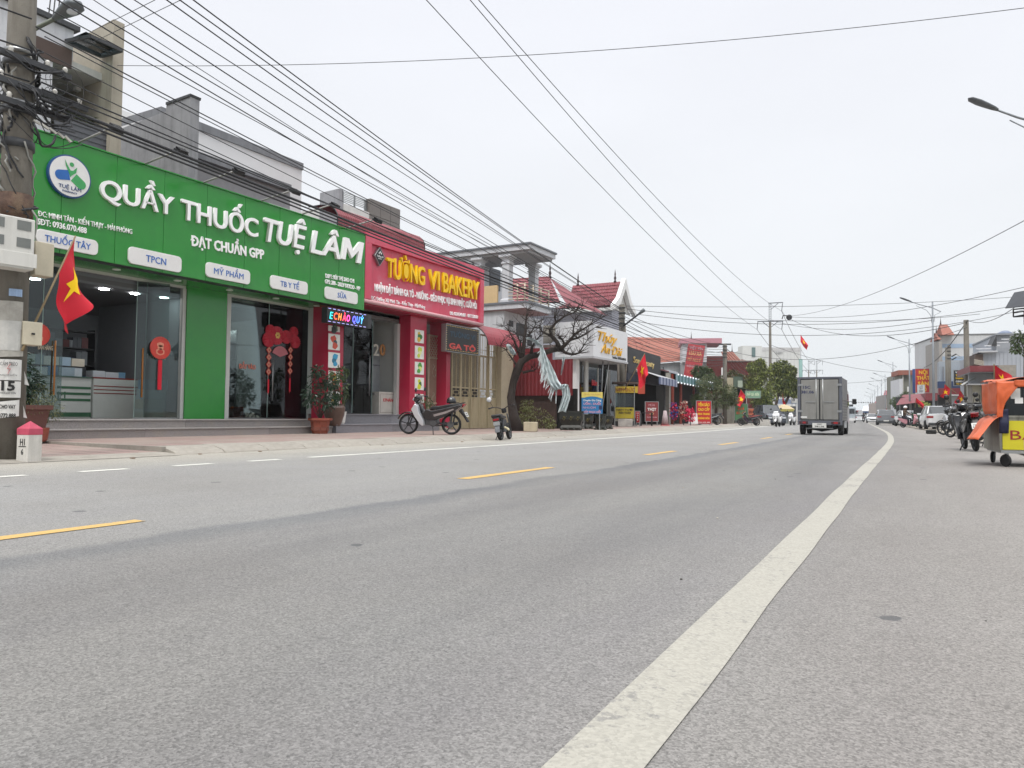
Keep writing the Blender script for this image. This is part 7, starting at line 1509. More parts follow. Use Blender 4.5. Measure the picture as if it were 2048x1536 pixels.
L2('maroon_fascia', -.3, 0, L_*.35, L_, z-.5, z, MROOF, t); L2('wall', -5, -.3, L_*.35, L_, 0, z-.05, MC['faded_grey_wall'], t); L2('gutter', -.1, .3, L_*.3, L_, z-.75, z-.55, WHITEW, t); L2('white_block', -3, 0, L_+.01, L_+3.5, 0, z+.1, WHITEW, t)
# awning shop with flowers
t, L_ = shop(1352, 1426, -14.4, 'small shop under a blue and green striped awning with fairy lights'); zt_a = zr_(1390, 757, -14.4)-.1; zb_a = zr_(1390, 771, -14.4)-.1
SW = mat('awning_teal', '3f6e70', .7, .1); SB = mat('awning_navy', '24406e', .7, .1); SG = mat('awning_grey', '9aa0b4', .7, .1)
n_ = 26
for i in range(n_): L2('awning_stripe', -.02, .02, L_*i/n_, L_*(i+1)/n_-.01, zb_a, zt_a, SW if i % 2 else mat('awning_pale', '7d97a0', .7), t)
MB().add([(-2.2, 0, zt_a+.5), (0, 0, zt_a), (0, L_, zt_a), (-2.2, L_, zt_a+.5)], [(0, 1, 2, 3)]).build('awning_top', SB, t)
for i in range(14):
    for z in (zb_a-.04, zt_a-.02): MB().ball((.05, L_*(i+.5)/14, z), .07, 6).build('fairy_light', mat('bulb_white', 'e8ecf0', .4, emit=.5), t)
z = zt_a
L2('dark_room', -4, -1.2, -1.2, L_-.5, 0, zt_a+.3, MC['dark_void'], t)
for y_ in (.0, L_*.18, L_*.5): L2('red_post', -.35, -.2, y_, y_+.25, 0, zt_a, mat('brick_red_post', '7c3326', .8), t)
L2('pale_post', -.4, -.15, -1.6, -1.1, 0, zt_a, mat('pale_post', '8f8c84', .85), t)
t2_, L3 = shop(1318, 1354, -14.0, 'grey striped fabric awning drooping beside the teal one', 'fabric_awning', 'awning'); za, zb__ = zr_(1336, 757, -14)-.1, zr_(1336, 771, -14)-.1
for i in range(12): L2('awning_stripe', -.02, .02, L3*i/12, L3*(i+1)/12-.01, zb__, za, SG if i % 2 else mat('awning_slate', '55607e', .7), t2_)
MB().add([(-2.5, -1.5, za+.9), (0, 0, za), (0, L3, za), (-2.5, L3, za+.5)], [(0, 1, 2, 3)]).build('awning_top', mat('awning_white', 'a8a8aa', .7), t2_)
# tall leaning red sign
def signp(x0, x1, yt, yb, d, label, m, lines, name='street_sign', rz=None, tilt=0., z_legs=None, frame=True, cat='sign'):
    q = CAM+ray(x0, (yt+yb)/2)*d; w_ = (x1-x0)*d/F0; h_ = (yb-yt)*d/F0; rz = R_(22) if rz is None else rz; w_ /= math.cos(R_(29.7)-rz) if abs(R_(29.7)-rz) < 1.2 else 1
    t = thing(name, (q.x, q.y, q.z-h_/2), rz, label, cat); t.rotation_euler = (0, tilt, rz)
    b = L2('board', 0, w_, 0, .06, 0, h_, m, t)
    if frame:
        f_ = MB(); f_.box(-.04, 0, -.01, .07, -.04, h_+.04); f_.box(w_, w_+.04, -.01, .07, -.04, h_+.04); f_.box(0, w_, -.01, .07, h_, h_+.04); f_.box(0, w_, -.01, .07, -.04, 0); f_.build('board_frame', STEEL, t)
    for s, z, hh_, ww, mm in lines: text(s, mm, b, (w_/2, -.012, h_*z), FY, h_*hh_, w_*ww, .01, .03)
    if z_legs is not None:
        for x in (.05*w_, .9*w_): MB().box(x, x+.06, .02, .06, -(q.z-h_/2-z_legs), 0).build('leg', STEEL, t)
    return t, w_, h_
RED = mat('red_banner', 'b01a1e', .5, .05); YEL2 = mat('yellow_print', 'e0b81e', .5); PNK = mat('faded_pink_print', 'c09098', .6)
signp(1366, 1399, 686, 760, 76, 'tall red signboard leaning left above the striped awning', mat('faded_red_banner', 'a83a40', .6, .1, 2), [('VIỆT TÍN', .9, .07, .8, PNK), ('LƯU XÁ', .76, .1, .75, mat('beige_print', 'c9a070', .6)), ('MỸ NGHỆ', .58, .1, .8, MC['beige_print']), ('NHẬN ĐẶT HÀNG', .4, .06, .8, PNK), ('HOA TƯƠI', .24, .09, .7, mat('dull_red_print', 'c05a50', .6)), ('0936 488 362', .1, .05, .85, PNK)], tilt=R_(8))
signp(1393, 1422, 802, 847, 52, 'red board with yellow letters advertising bird nest in front of the awning shop', RED, [('YẾN SÀO', .84, .13, .8, YEL2), ('CAO CẤP', .63, .12, .8, YEL2), ('NHA TRANG', .43, .09, .82, YEL2), ('KHÁNH HÒA', .24, .09, .82, YEL2), ('0936 070 488', .06, .03, .85, WHITE)], z_legs=.12, name='advertising_board', rz=R_(30))
signp(1291, 1316, 804, 842, 47, 'dull red poster board with pale lettering in the grey room', mat('maroon_poster', '7c2e30', .6, .1, 3), [('MUA', .84, .12, .5, PNK), ('THỊT', .62, .14, .7, WHITE), ('BÒ', .4, .1, .35, MC['beige_print']), ('TƯƠI NGON', .2, .06, .8, PNK)], name='advertising_board', rz=R_(28), z_legs=.12)
# yellow lettered food cart in front of the grey room
q = at(1229, 41, .13); yc = thing('yellow_food_cart', q, R_(25), 'glass food cart with yellow banners above and below beneath the black sign', 'food cart'); W4 = 40*41/F0
L2('lower_banner', 0, W4, 0, .05, .45, 1.05, mat('olive_yellow_banner', '9c8c1c', .6, .1), yc); L2('upper_banner', 0, W4*1.15, 0, .05, 1.85, 2.2, mat('mustard_banner', 'b0962a', .6, .1), yc); L2('side_banner', W4*1.15+.01, W4*1.5, 0, .05, 1.8, 2.35, mat('orange_red_side', 'a5402a', .6), yc)
L2('roof', -.1, W4*1.5, 0, 1.0, 2.35, 2.45, BROWNP, yc); L2('glass_case', 0, W4, .06, .8, 1.08, 1.8, GLASS, yc); L2('cabinet', 0, W4, .06, .8, .3, 1.05, STN, yc)
for x in (0, W4-.04): L2('corner_post', x, x+.04, .0, .05, 0, 2.3, STEEL, yc)
text('NEM ĐỨC', mat('maroon_print', '7a2416', .6), yc, (W4*.52, -.012, 2.02), FY, .18, W4*.95, .01, .03); text('NEM TƯƠI', BK, yc, (W4*.5, -.012, .92), FY, .1, W4*.8, .01, .02); text('XÔI TƯƠI', BK, yc, (W4*.5, -.012, .76), FY, .09, W4*.6, .01, .02)
for x in (.15, W4-.15): MB().lathe([(.26, -.03), (.26, .03)], (x, .1, .3), 18, 'y').build('wheel', BLACK, yc)
o = signp(1271, 1279, 823, 845, 43, 'narrow red stand-up banner with white letters beside the yellow cart', RED, [('H', .85, .12, .4, WHITE), ('O', .65, .12, .4, WHITE), ('A', .45, .12, .4, WHITE), ('!', .25, .12, .3, WHITE)], name='narrow_banner', z_legs=.12)
bt = thing('bar_table', at(1282, 45, .13), R_(25), 'dark folding table beside the narrow red banner', 'table'); L2('tabletop', 0, .7, 0, .5, .75, .8, BLACK, bt)
for x in (0, .64):
    for y_ in (0, .44): L2('leg', x, x+.05, y_, y_+.05, 0, .75, BLACK, bt)
tc = thing('traffic_cone', at(1330, 48, .13), 0, 'traffic cone like white and red pillar at the foot of the pale post', 'cone'); MB().lathe([(.3, 0), (.3, .04)], n=16).build('base', RED, tc); MB().lathe([(.24, .04), (.1, .95)], n=16).build('cone', mat('pink_white_cone', 'a8989a', .7), tc, smooth=True)
# flower stands
def blossom(x, d, h_, cols, label, w_=.4, seed=1):
    r = random.Random(seed); q = at(x, d, .13); t = thing('flower_stand', q, 0, label, 'flower stand')
    MB().tube([(0, 0, 0), (0, 0, h_*.7)], .03, 6).build('stem', DARK, t)
    for k, c in enumerate(cols):
        mb = MB()
        for _ in range(60):
            z = r.uniform(.25, 1)*h_; a = r.uniform(0, 6.28); rr_ = w_*r.uniform(.2, 1)*(1-abs(z/h_-.65)*.9); s = r.uniform(.05, .11); p = Vector((rr_*math.cos(a), rr_*math.sin(a), z))
            for q_ in range(3): d1 = Vector((r.gauss(0, 1), r.gauss(0, 1), r.gauss(0, 1))).normalized()*s; d2 = Vector((r.gauss(0, 1), r.gauss(0, 1), r.gauss(0, 1))).normalized()*s; mb.add([p, p+d1, p+d1+d2, p+d2], [(0, 1, 2, 3)])
        tag(mb.build('petals', mat('petal_'+c, c, .7), t, fix=False), kind='stuff')
    return t
blossom(1348, 51, 1.5, ['a81a4a', '27509c', 'c03050'], 'crimson and blue wrapped flower stand by the red post', .32, 3); blossom(1367, 51, 1.6, ['7c1c24', 'b04038', 'c8b0a0'], 'dark red flower arrangement in the awning shop doorway', .38, 4); blossom(1381, 50, 1.1, ['b0123a', 'd03058'], 'bright crimson flower basket just left of the bird nest board', .4, 5)
wc = thing('white_cloth_table', at(1385, 51, .13), R_(20), 'little table under a white cloth beside the bird nest board', 'table'); MB().add([(-.2, -.2, .8), (.3, -.2, .8), (.3, .3, .8), (-.2, .3, .8), (-.3, -.25, .1), (.35, -.25, .1), (.4, .4, .1), (-.25, .35, .1)], [(0, 1, 2, 3), (4, 5, 1, 0), (5, 6, 2, 1), (7, 4, 0, 3), (6, 7, 3, 2)]).build('cloth', WHITE, wc)
# buildings behind the trees
q0 = CAM+ray(1365, 700)*78; wh = thing('white_upper_house', (q0.x, q0.y, .1), R_(20), 'white upper storey with a pink roof edge left of the brick building', 'house'); S78 = 78/F0
L2('upper_wall', 0, 47*S78, 0, 5, zpx(727, 78), zpx(690, 78), WHITEW, wh); L2('roof_strip', -.2, 47*S78+1.5, -.3, 5, zpx(690, 78)+.01, zpx(680, 78), mat('pink_tile', 'b4808a', .7), wh); L2('window', 33*S78, 38*S78, -.02, .02, zpx(715, 78), zpx(697, 78), BROWNP, wh); L2('lower_wall', 0, 47*S78, .3, 5, 0, zpx(728, 78), MC['faded_grey_wall'], wh)
BRK = mat('dark_red_brick', '5e2a28', .9, .2, 4, streak=.3, dirt='402422')
q0 = CAM+ray(1404, 700)*88; br = thing('brick_building', (q0.x, q0.y, .1), R_(24), 'dark red brick side wall of a low block behind the trees', 'building'); S88 = 88/F0
L2('brick_wall', 0, 108*S88, 0, 8, 0, zpx(725, 88), BRK, br); L2('step_wall', 0, 42*S88, -.5, -.02, 0, zpx(715, 88), BRK, br); L2('coping', 40*S88, 108.5*S88, -.1, 8, zpx(725, 88)+.01, zpx(723, 88), mat('pale_coping', '8f8784', .8), br); L2('white_pipe_box', 36*S88, 39*S88, -.6, -.51, zpx(760, 88), zpx(738, 88), WHITE, br)
for k in range(9): L2('brick_course', .0, 108*S88, -.012, -.001, 1.0+k*.62, 1.03+k*.62, mat('mortar_line', '6a4440', .9), br)
q0 = CAM+ray(1452, 700)*96; o1 = thing('orange_gabled_house', (q0.x, q0.y, .1), R_(26), 'house with orange tiled gables rising behind the brick block', 'house'); S96 = 96/F0
L2('wall', 0, 56*S96, .5, 8, 0, zpx(728, 96), SOFW, o1); tiled_l(o1, (3*S96, 4, zpx(700, 96)), (28*S96, 4, zpx(700, 96)), (33*S96, 0, zpx(727, 96)), (0, 0, zpx(727, 96)), TILEO, 8, 14)
tiled_l(o1, (40*S96, 3, zpx(717, 96)), (40.2*S96, 3, zpx(717, 96)), (54*S96, 0, zpx(727, 96)), (31*S96, 0, zpx(727, 96)), TILEO, 5, 10); pm(MB().lathe([(.12, 0), (.05, .3), (1e-4, 1.2)], (0, 0, 0), 6), 'finial', FIN, o1).location = (26*S96, 4, zpx(700, 96))
q0 = CAM+ray(1476, 700)*150; bw = thing('big_white_building', (q0.x, q0.y, .1), R_(29), 'large plain white industrial building with a faded dark sign behind the trees', 'building'); S15 = 150/F0; BWM = mat('big_white_wall', 'c4c6c4', .85, .04, .3, streak=.3, dirt='9a9c9a')
L2('wall', 0, 126*S15, 0, 20, 0, zpx(703, 150), BWM, bw); L2('left_wing', 0, 38*S15, -3, -.01, 0, zpx(695, 150), BWM, bw); L2('window_strip', 18*S15, 25*S15, -3.1, -3.01, zpx(717, 150), zpx(698, 150), mat('green_grey_glass', '5a7070', .3), bw); L2('top_band', 38*S15, 126*S15, -.05, -.0, zpx(703, 150)+.01, zpx(695, 150), mat('worn_band', 'b0b0b0', .85, .3, 1), bw); 
for k in range(12): L2('panel_joint', (40+k*7.2)*S15, (40.3+k*7.2)*S15, -.06, -.051, zpx(780, 150), zpx(697, 150), mat('joint_grey', 'a4a6a6', .8), bw)
text('FUJIMIT', mat('faded_sign_grey', '8a8c8e', .7), bw, (82*S15, -.1, zpx(706, 150)), FY, 5*S15, 14*S15, .02, .03)
for k in range(3): L2('wall_lamp', (48+k*14)*S15, (49.5+k*14)*S15, -.4, 0, zpx(721, 150), zpx(719.5, 150), DARK, bw)
L2('roof_tank', 14*S15, 15*S15, 2, 3, zpx(695, 150), zpx(691, 150), DARK, bw); L2('roof_plant', 29*S15, 38*S15, 2, 3, zpx(695, 150), zpx(691, 150), mat('roof_plant_grey', '8f9294', .8), bw)
# fence wall behind the hedge tree, green shop, poster, umbrella stall
fw = thing('slatted_wall', at(1420, 66, .1), R_(24), 'grey slatted wall under the dense tree behind the red board', 'wall'); S6 = 66/F0
for k in range(16): L2('slat', k*3*S6, (k*3+2.6)*S6, 0, .08, 0, 2.6, mat('weathered_slat', '7c7a70', .9, .25, 3, streak=.5, dirt='3a3a34'), fw)
gs = thing('green_shop', at(1466, 72, .1), R_(20), 'dark green roadside shop with a pale green signboard on its eaves', 'shop'); S7 = 72/F0
L2('body', 0, 24*S7, 0, 4, 0, zpx(779, 72), mat('dark_green_shed', '1c2620', .8), gs); GG = mat('pale_green_sign', '7fa287', .5)
gb = signp(1491, 1517, 782, 796, 70, 'pale green hanging signboard with cream lettering on the dark shop eaves', GG, [('PHỞ GÀ - BÚN', .5, .4, .8, mat('cream_print', 'ccd8b8', .6))], rz=R_(5)); L2('sign_post', 25*S7, 26*S7, -.3, -.2, 0, zpx(781, 72), WHITE, gs)
MB().add([(-.3, -1, zpx(774, 72)), (25*S7, -1.6, zpx(781, 72)), (51*S7, 2, zpx(785, 72)), (20*S7, 4, zpx(772, 72))], [(0, 1, 2, 3)]).build('roof_sheet', mat('grey_green_roof', '6a7a70', .7), gs)
L2('roof_box', 4*S7, 22*S7, 1, 2, zpx(775, 72), zpx(754, 72), mat('green_grey_box', '4d5a4e', .8), gs); L2('white_board', 12*S7, 21*S7, .9, .99, zpx(776, 72), zpx(762, 72), mat('pale_board', 'a3aa9a', .8), gs); L2('cream_wall', -18*S7, 3*S7, 1, 1.2, 1, zpx(756, 72), mat('stained_cream', 'a59c84', .85, .15, 1, streak=.5, dirt='5d5a4a'), gs)
signp(1470, 1494, 808, 840, 66, 'green poster board with orange lettering in front of the dark shop', mat('green_poster', '4a7450', .6, .25, 1.5), [('PHỞ', .7, .16, .5, mat('orange_print', 'c0562a', .6)), ('BÒ - GÀ', .45, .16, .75, MC['orange_print'])], name='advertising_board', z_legs=.1)
signp(1497, 1512, 817, 830, 70, 'small orange board with dark letters beside the tree trunks', mat('orange_board', 'b8684a', .6), [('BÁN NHÀ', .5, .4, .85, mat('dark_brown_print', '5a2018', .6))], name='advertising_board', z_legs=.1)
blk = MB().box(0, .75, 0, .5, 0, .5).build('white_block', mat('white_flecked_block', 'b8b4ae', .8, .2, 10), loc=at(1520, 63, .02), bev=.02); tag(blk, 'pale block on the kerb before the charcoal estate car', 'block')
pt2 = thing('round_stone_pot', at(1487, 64, .1), 0, 'low dark round pot with a small plant before the green poster', 'potted plant'); MB().lathe([(.28, 0), (.42, .1), (.46, .32), (.5, .4), (.42, .4)], n=18).build('pot', STONE, pt2, smooth='auto'); bush(pt2, (0, 0, .35), [((0, 0, .7), .3), ((.2, 0, .6), .25)], 200, .12, LEAF2, seed=33)
um = thing('market_umbrella', at(1568, 72, .05), R_(20), 'faded cream market umbrella beside the box truck', 'umbrella'); R4 = 41*72/F0/2; zu0, zu1 = zpx(817, 72)-.05, zpx(807, 72)-.05
mb = MB(); mb.lathe([(R4, zu0), (R4*.5, zu0+(zu1-zu0)*.65), (1e-4, zu1)], n=8); mb.build('canopy', mat('faded_cream_canvas', 'b0a080', .8, .15, 3), um); mb = MB()
mb.lathe([(R4, zu0-.22), (R4, zu0-.005)], n=8); mb.build('valance', mat('yellow_green_valance', '9c9450', .8, .3, 4), um); MB().tube([(0, 0, 0), (0, 0, zu1)], .03, 6).build('pole', STEEL, um)
st_ = thing('roadside_kiosk', at(1552, 84, .05), R_(20), 'blue roofed kiosk behind the cream umbrella', 'kiosk'); S8 = 84/F0
L2('body', 0, 38*S8, 0, 3, 0, zpx(812, 84), mat('kiosk_grey', '6d7276', .8, .2, 2), st_); MB().add([(-.3, -1, zpx(808, 84)), (38*S8, -1, zpx(808, 84)), (33*S8, 2, zpx(797, 84)), (2*S8, 2, zpx(797, 84))], [(0, 1, 2, 3)]).build('roof', mat('blue_grey_roof', '3a485c', .6), st_)
for k in range(9): L2('shutter_rib', k*4*S8, (k*4+1.5)*S8, -.06, -.001, 0, zpx(818, 84), mat('kiosk_rib', '8d9294', .7), st_)
signp(1583, 1592, 794, 806, 80, 'small white notice board on a post above the umbrella', WHITE, [('PHỞ', .5, .35, .6, GREYW)], z_legs=.05)
pc = thing('plastic_crates', at(1578, 74, .05), R_(20), 'white plastic crate on a stand right of the umbrella pole', 'crate'); L2('crate', 0, .45, 0, .35, .1, .55, WHITE, pc)
# ------------------------------------------------------------------ trees
def tree(x, d, label, clumps, n, leafs, s=.22, trunk=((0, 0),), r0=.16, seed=1, z=.1, name='leafy_tree', asp=.45):
    """clumps in picture px at distance d: (dx, y, r, depth)"""
    k = d/F0; q = at(x, d, z); t = thing(name, q, R_(29.7), label, 'tree'); rnd = random.Random(seed)
    cl = [((dx*k, dep, zpx(y, d)-z), r_*k) for dx, y, r_, dep in clumps]
    for tx, lean in trunk:
        top = min(c[0][2] for c in cl)+.3
        MB().tube([(tx, 0, 0), (tx+lean*.4, 0, top*.55), (tx+lean, 0, top*1.1)], [r0, r0*.8, r0*.6], 8).build('trunk', BARK, t, smooth=True)
        mb = MB()
        for c, r_ in cl:
            b = Vector((tx+lean*.8, 0, top*.9)); e = Vector(c); mb.tube([b, b.lerp(e, .5)+Vector((0, 0, -.1)), e], [r0*.45, r0*.3, .02], 5)
        mb.build('branches', BARK, t, smooth=True)
    for i, m in enumerate(leafs):
        c2 = [c for j, c in enumerate(cl)]; tag(leafmesh(n//len(leafs), c2, s, m, asp=asp, rnd=rnd).build('crown', m, t, fix=False), kind='stuff')
    return t
tree(1432, 62, 'dense dark olive tree spreading over the slatted wall', [(-28, 770, 12, 0), (-10, 765, 16, .5), (8, 775, 17, 0), (25, 785, 14, -.3), (-25, 790, 14, 0), (0, 800, 18, 0), (20, 802, 15, 0), (-38, 800, 10, .5), (35, 800, 10, 0)], 8500, [LEAF2, LEAF3], .2, seed=41, r0=.14, asp=.22)
tree(1405, 74, 'dark green tree peeping between the leaning red sign and brick wall', [(-8, 745, 12, 0), (8, 750, 14, 0), (18, 765, 14, 0), (0, 770, 14, 0)], 2200, [LEAF2], .3, seed=42)
tree(1470, 82, 'rounded dark tree in front of the brick building', [(-22, 765, 13, 0), (-5, 757, 16, 0), (12, 765, 16, 0), (25, 775, 14, 0), (5, 780, 16, 0)], 3200, [LEAF2, LEAF3], .3, seed=43)
tree(1512, 76, 'tall bushy tree left of the tall electricity pole', [(-8, 735, 9, 0), (8, 728, 10, 0), (0, 755, 16, 0), (18, 745, 12, 0), (14, 775, 18, 0), (26, 790, 14, 0), (5, 800, 15, 0), (20, 812, 12, 0), (-6, 778, 12, 0)], 6500, [LEAF3, LEAFY], .26, seed=44)
tree(1546, 78, 'broad green tree leaning over the kiosk and umbrella', [(5, 738, 12, 0), (20, 733, 13, 0), (34, 742, 12, 0), (12, 755, 15, 0), (30, 762, 16, 0), (42, 765, 10, 0), (22, 778, 14, 0), (42, 782, 10, 0), (2, 770, 12, 0), (48, 770, 6, 0)], 7500, [LEAF2, LEAFY, LEAF3], .28, trunk=((0, .8), (.6, 1.6)), seed=45, r0=.2)
tree(1527, 74, 'low bright green tree beside the charcoal estate car', [(-6, 785, 10, 0), (5, 795, 11, 0), (-8, 803, 10, 0), (8, 808, 8, 0)], 2600, [LEAFY, LEAF2], .22, seed=46)
# bare leaning tree
bt_ = PZ(1036, 862, .13); bare = thing('bare_tree', bt_, 0, 'leafless tree with a thick dark trunk leaning over the pavement', 'tree')
DB = (bt_-CAM).dot(CF); KB = DB/F0
def bp_(x, y, dep=0.): p = PD(x, y, DB+dep); return p-bt_
TRK = mat('dark_bark', '332c28', .95, .3, 6, .7, bscale=22)
o = MB().tube([bp_(1036, 866), bp_(1026, 830), bp_(1021, 795), bp_(1026, 765), bp_(1034, 740), bp_(1044, 722), bp_(1062, 712), bp_(1085, 707)], [.24, .19, .165, .155, .15, .14, .12, .105], 14)
for v in range(len(o.v)): p = Vector(o.v[v]); q = mnoise.noise(p*2.2)*.06+mnoise.noise(p*6)*.03; o.v[v] = tuple(p+Vector((q, q*.6, q*.4)))
o.build('trunk', TRK, bare, smooth=True)
limbs = [[(1085, 707, .11), (1105, 700, .1), (1120, 698, .09)], [(1120, 698, .1), (1114, 684, .08), (1103, 672, .07), (1100, 660, .055), (1112, 645, .045), (1130, 632, .03), (1150, 624, .02), (1165, 612, .01)], [(1103, 672, .06), (1085, 664, .03), (1078, 655, .02)],
         [(1120, 698, .09), (1130, 690, .07), (1140, 680, .055), (1150, 668, .045), (1163, 660, .035), (1180, 650, .025), (1200, 637, .012)], [(1120, 698, .07), (1132, 706, .055), (1145, 709, .045), (1158, 706, .035), (1168, 690, .02), (1175, 680, .01)],
         [(1140, 680, .05), (1155, 676, .035), (1172, 668, .025), (1190, 655, .012)], [(1130, 690, .05), (1125, 680, .04), (1118, 673, .035)], [(1112, 645, .035), (1109, 635, .025), (1114, 628, .012)], [(1146, 675, .03), (1147, 655, .02), (1150, 640, .015), (1153, 622, .008)],
         [(1044, 722, .1), (1046, 700, .08), (1049, 680, .07), (1051, 658, .055), (1052, 640, .03), (1054, 620, .012)], [(1044, 722, .08), (1036, 700, .05), (1028, 680, .035), (1018, 662, .02), (1008, 652, .01)], [(1062, 712, .08), (1064, 695, .05), (1072, 680, .03), (1080, 672, .02)],
         [(1044, 722, .07), (1040, 705, .04), (1041, 685, .03), (1034, 668, .02)], [(1049, 680, .04), (1060, 668, .03), (1068, 655, .02), (1072, 646, .01)], [(1045, 745, .06), (1060, 742, .04), (1070, 740, .02)], [(1036, 735, .06), (1025, 718, .03), (1012, 700, .02), (1000, 692, .01)]]
r = random.Random(77); mb = MB()
for L in limbs:
    dep = r.uniform(-.6, .6); dd_ = [dep*i/len(L) for i in range(len(L))]
    lm = MB().tube([bp_(x, y, e_) for (x, y, w_), e_ in zip(L, dd_)], [w_ for _, _, w_ in L], 7); lm.build('limb', TRK, bare, smooth=True)
    for i in range(1, len(L)):
        for _ in range(8 if L[i][2] < .06 else 3):
            x, y, w_ = L[i]; xx, yy2 = x, y; dx, dyy = r.uniform(-12, 14), r.uniform(-13, 3); pts = [bp_(x, y, dd_[i])]; dz_ = dd_[i]
            for q in range(3): xx += dx*r.uniform(.4, .8); yy2 += dyy*r.uniform(.4, .8); dz_ += r.uniform(-.2, .2); pts.append(bp_(xx, yy2, dz_))
            mb.tube(pts, [min(.018, w_*.5), .011, .008, .004], 4, cap=False)
            if r.random() < .7: a = pts[2]; mb.tube([a, a+Vector((r.uniform(-.3, .3), r.uniform(-.2, .2), r.uniform(.0, .35)))], [.007, .003], 4, cap=False)
tag(mb.build('twigs', TRK, bare, smooth=True), kind='stuff')
gr_ = thing('shrub', PZ(1050, 858, .13), 0, 'low dusty green shrub growing at the foot of the leaning tree', 'shrub'); bush(gr_, (0, 0, 0), [((-.2, 0, .35), .35), ((.2, 0, .6), .4), ((.55, .3, .45), .4), ((.1, 0, .95), .28), ((.9, .5, .25), .25)], 900, .11, LEAF3, seed=50)
# torn plastic sheet caught in the branches
RAG = mat('torn_plastic', 'cdd8da', .4, .2, 5, .3, dirtamt=.3, dirt='7d8f94', bscale=18)
def rag(path, label, fringe=True, seed=0, name='torn_plastic_sheet'):
    r = random.Random(seed); t = thing(name, bt_, 0, label, 'plastic sheet'); n_ = len(path)
    for lay in range(2):
        mb = MB(); m_ = 10
        for i in range((n_-1)*5+1):
            f = i/5; a = int(min(f, n_-2)); u = f-a; x, y, w_ = [path[a][k]+(path[a+1][k]-path[a][k])*u for k in range(3)]
            for j in range(m_+1): s = (j/m_-.5); mb.v.append(tuple(bp_(x+s*w_+r.uniform(-.5, .5), y+abs(s)*3*(lay+1)+r.uniform(-.6, .6), -.7+lay*.25+.14*math.sin(j*1.9+i*.5+lay*2)+.05*r.random())))
        R2 = (n_-1)*5+1; mb.f = [(i*(m_+1)+j, i*(m_+1)+j+1, (i+1)*(m_+1)+j+1, (i+1)*(m_+1)+j) for i in range(R2-1) for j in range(m_)]; mb.m = [0]*len(mb.f); mb.build('sheet', RAG, t, smooth=True, fix=False)
    if fringe:
        mb = MB()
        for _ in range(46):
            a = r.randrange(n_-1); u = r.random(); x, y, w_ = [path[a][k]+(path[a+1][k]-path[a][k])*u for k in range(3)]; x -= w_*.4*r.random(); L_ = r.uniform(8, 34)
            p0, p1 = bp_(x, y+2, -.7+r.uniform(-.1, .3)), bp_(x-r.uniform(0, 10), y+L_, -.7); wv2 = Vector((r.uniform(.02, .05), 0, 0)); mb.add([p0-wv2, p0+wv2, p1+wv2*.15, p1-wv2*.15], [(0, 1, 2, 3)])
        tag(mb.build('shreds', RAG, t, fix=False), kind='stuff')
    return t
rag([(1082, 690, 5), (1088, 712, 12), (1095, 735, 22), (1106, 762, 24), (1120, 778, 22)], 'long strip of torn pale plastic hanging down before the red wall', seed=1); rag([(1118, 778, 12), (1130, 768, 14), (1133, 790, 16), (1124, 822, 16)], 'lower bunch of torn plastic drooping to the planters', False, 2)
rag([(1055, 674, 8), (1070, 680, 12), (1080, 690, 8)], 'scrap of torn plastic stretched between upper branches', False, 3); rag([(1016, 688, 8), (1024, 700, 12), (1030, 708, 6)], 'small torn plastic scrap at the left branch tips', False, 4); rag([(1128, 712, 5), (1126, 725, 4), (1122, 748, 1.5)], 'thin ribbon of plastic dangling from the right branch', False, 5)
# red blossom twigs above the black sign
rb_ = thing('blossom_branches', PR(1275, 690, -15.5), 0, 'sparse pink blossom twigs showing above the black beauty sign', 'plant'); bush(rb_, (0, 0, -.5), [((-.9, 0, .1), .4), ((-.2, 0, .3), .4), ((.5, 0, .0), .4)], 160, .1, mat('pink_blossom', 'a04850', .7), seed=52)
ORD = ['first', 'second', 'third', 'fourth', 'fifth', 'sixth', 'seventh', 'eighth', 'ninth', 'tenth', 'eleventh', 'twelfth', 'thirteenth', 'fourteenth', 'fifteenth', 'sixteenth']
# ------------------------------------------------------------------ right hand side
def rz0(x, y, d, label, name, cat, rz=-4, zb=.04):
    q = CAM+ray(x, y)*d; t = thing(name, (q.x, q.y, zb), R_(rz+29.7*.0), label, cat); return t, d/F0
def zq(y, d, x=1900): return (CAM+ray(x, y)*d).z
# white building with tower
t, S = rz0(1880, 700, 88, 'white three storey building with pale blue bands and little red gabled turrets', 'white_building', 'building', 14); BPALE = mat('pale_blue_band', '8fa3ba', .8, .05)
L2('wall', 0, 110*S, 0, 12, 0, zq(671, 88), mat('right_white_wall', 'b9bbbd', .85, .05, .5, streak=.3, dirt='94969a'), t); L2('blue_band', 0, 110*S, -.03, -.001, zq(697, 88), zq(689, 88), BPALE, t); L2('blue_band', 0, 110*S, -.03, -.001, zq(722, 88), zq(714, 88), BPALE, t); L2('coping', -.1, 110.5*S, -.1, 12, zq(671, 88)+.01, zq(669.5, 88), GREYW, t)
L2('turret_wall', -6*S, -.01, -1, 5, 0, zq(685, 88), mat('turret_grey', '8f8c88', .85), t)
for (xa, xb, ya, yb_) in ((-8, -1, 665, 681), (0, 22, 648, 672)):
    mb = MB(); za, zb_ = zq(yb_, 88), zq(ya, 88); mb.add([(xa*S, -1, za), (xb*S, -1, za), (xb*S-.3, .8, zb_), (xa*S+.2, .8, zb_), (xa*S, 2.5, za), (xb*S, 2.5, za)], [(0, 1, 2, 3), (3, 2, 5, 4), (0, 3, 4), (1, 5, 2), (0, 4, 5, 1)]); mb.build('turret_roof', TILEO, t); MB().lathe([(.1, 0), (.04, .4), (1e-4, 1.0)], (xa*S+.3, .8, zb_), 6).build('finial', FIN, t)
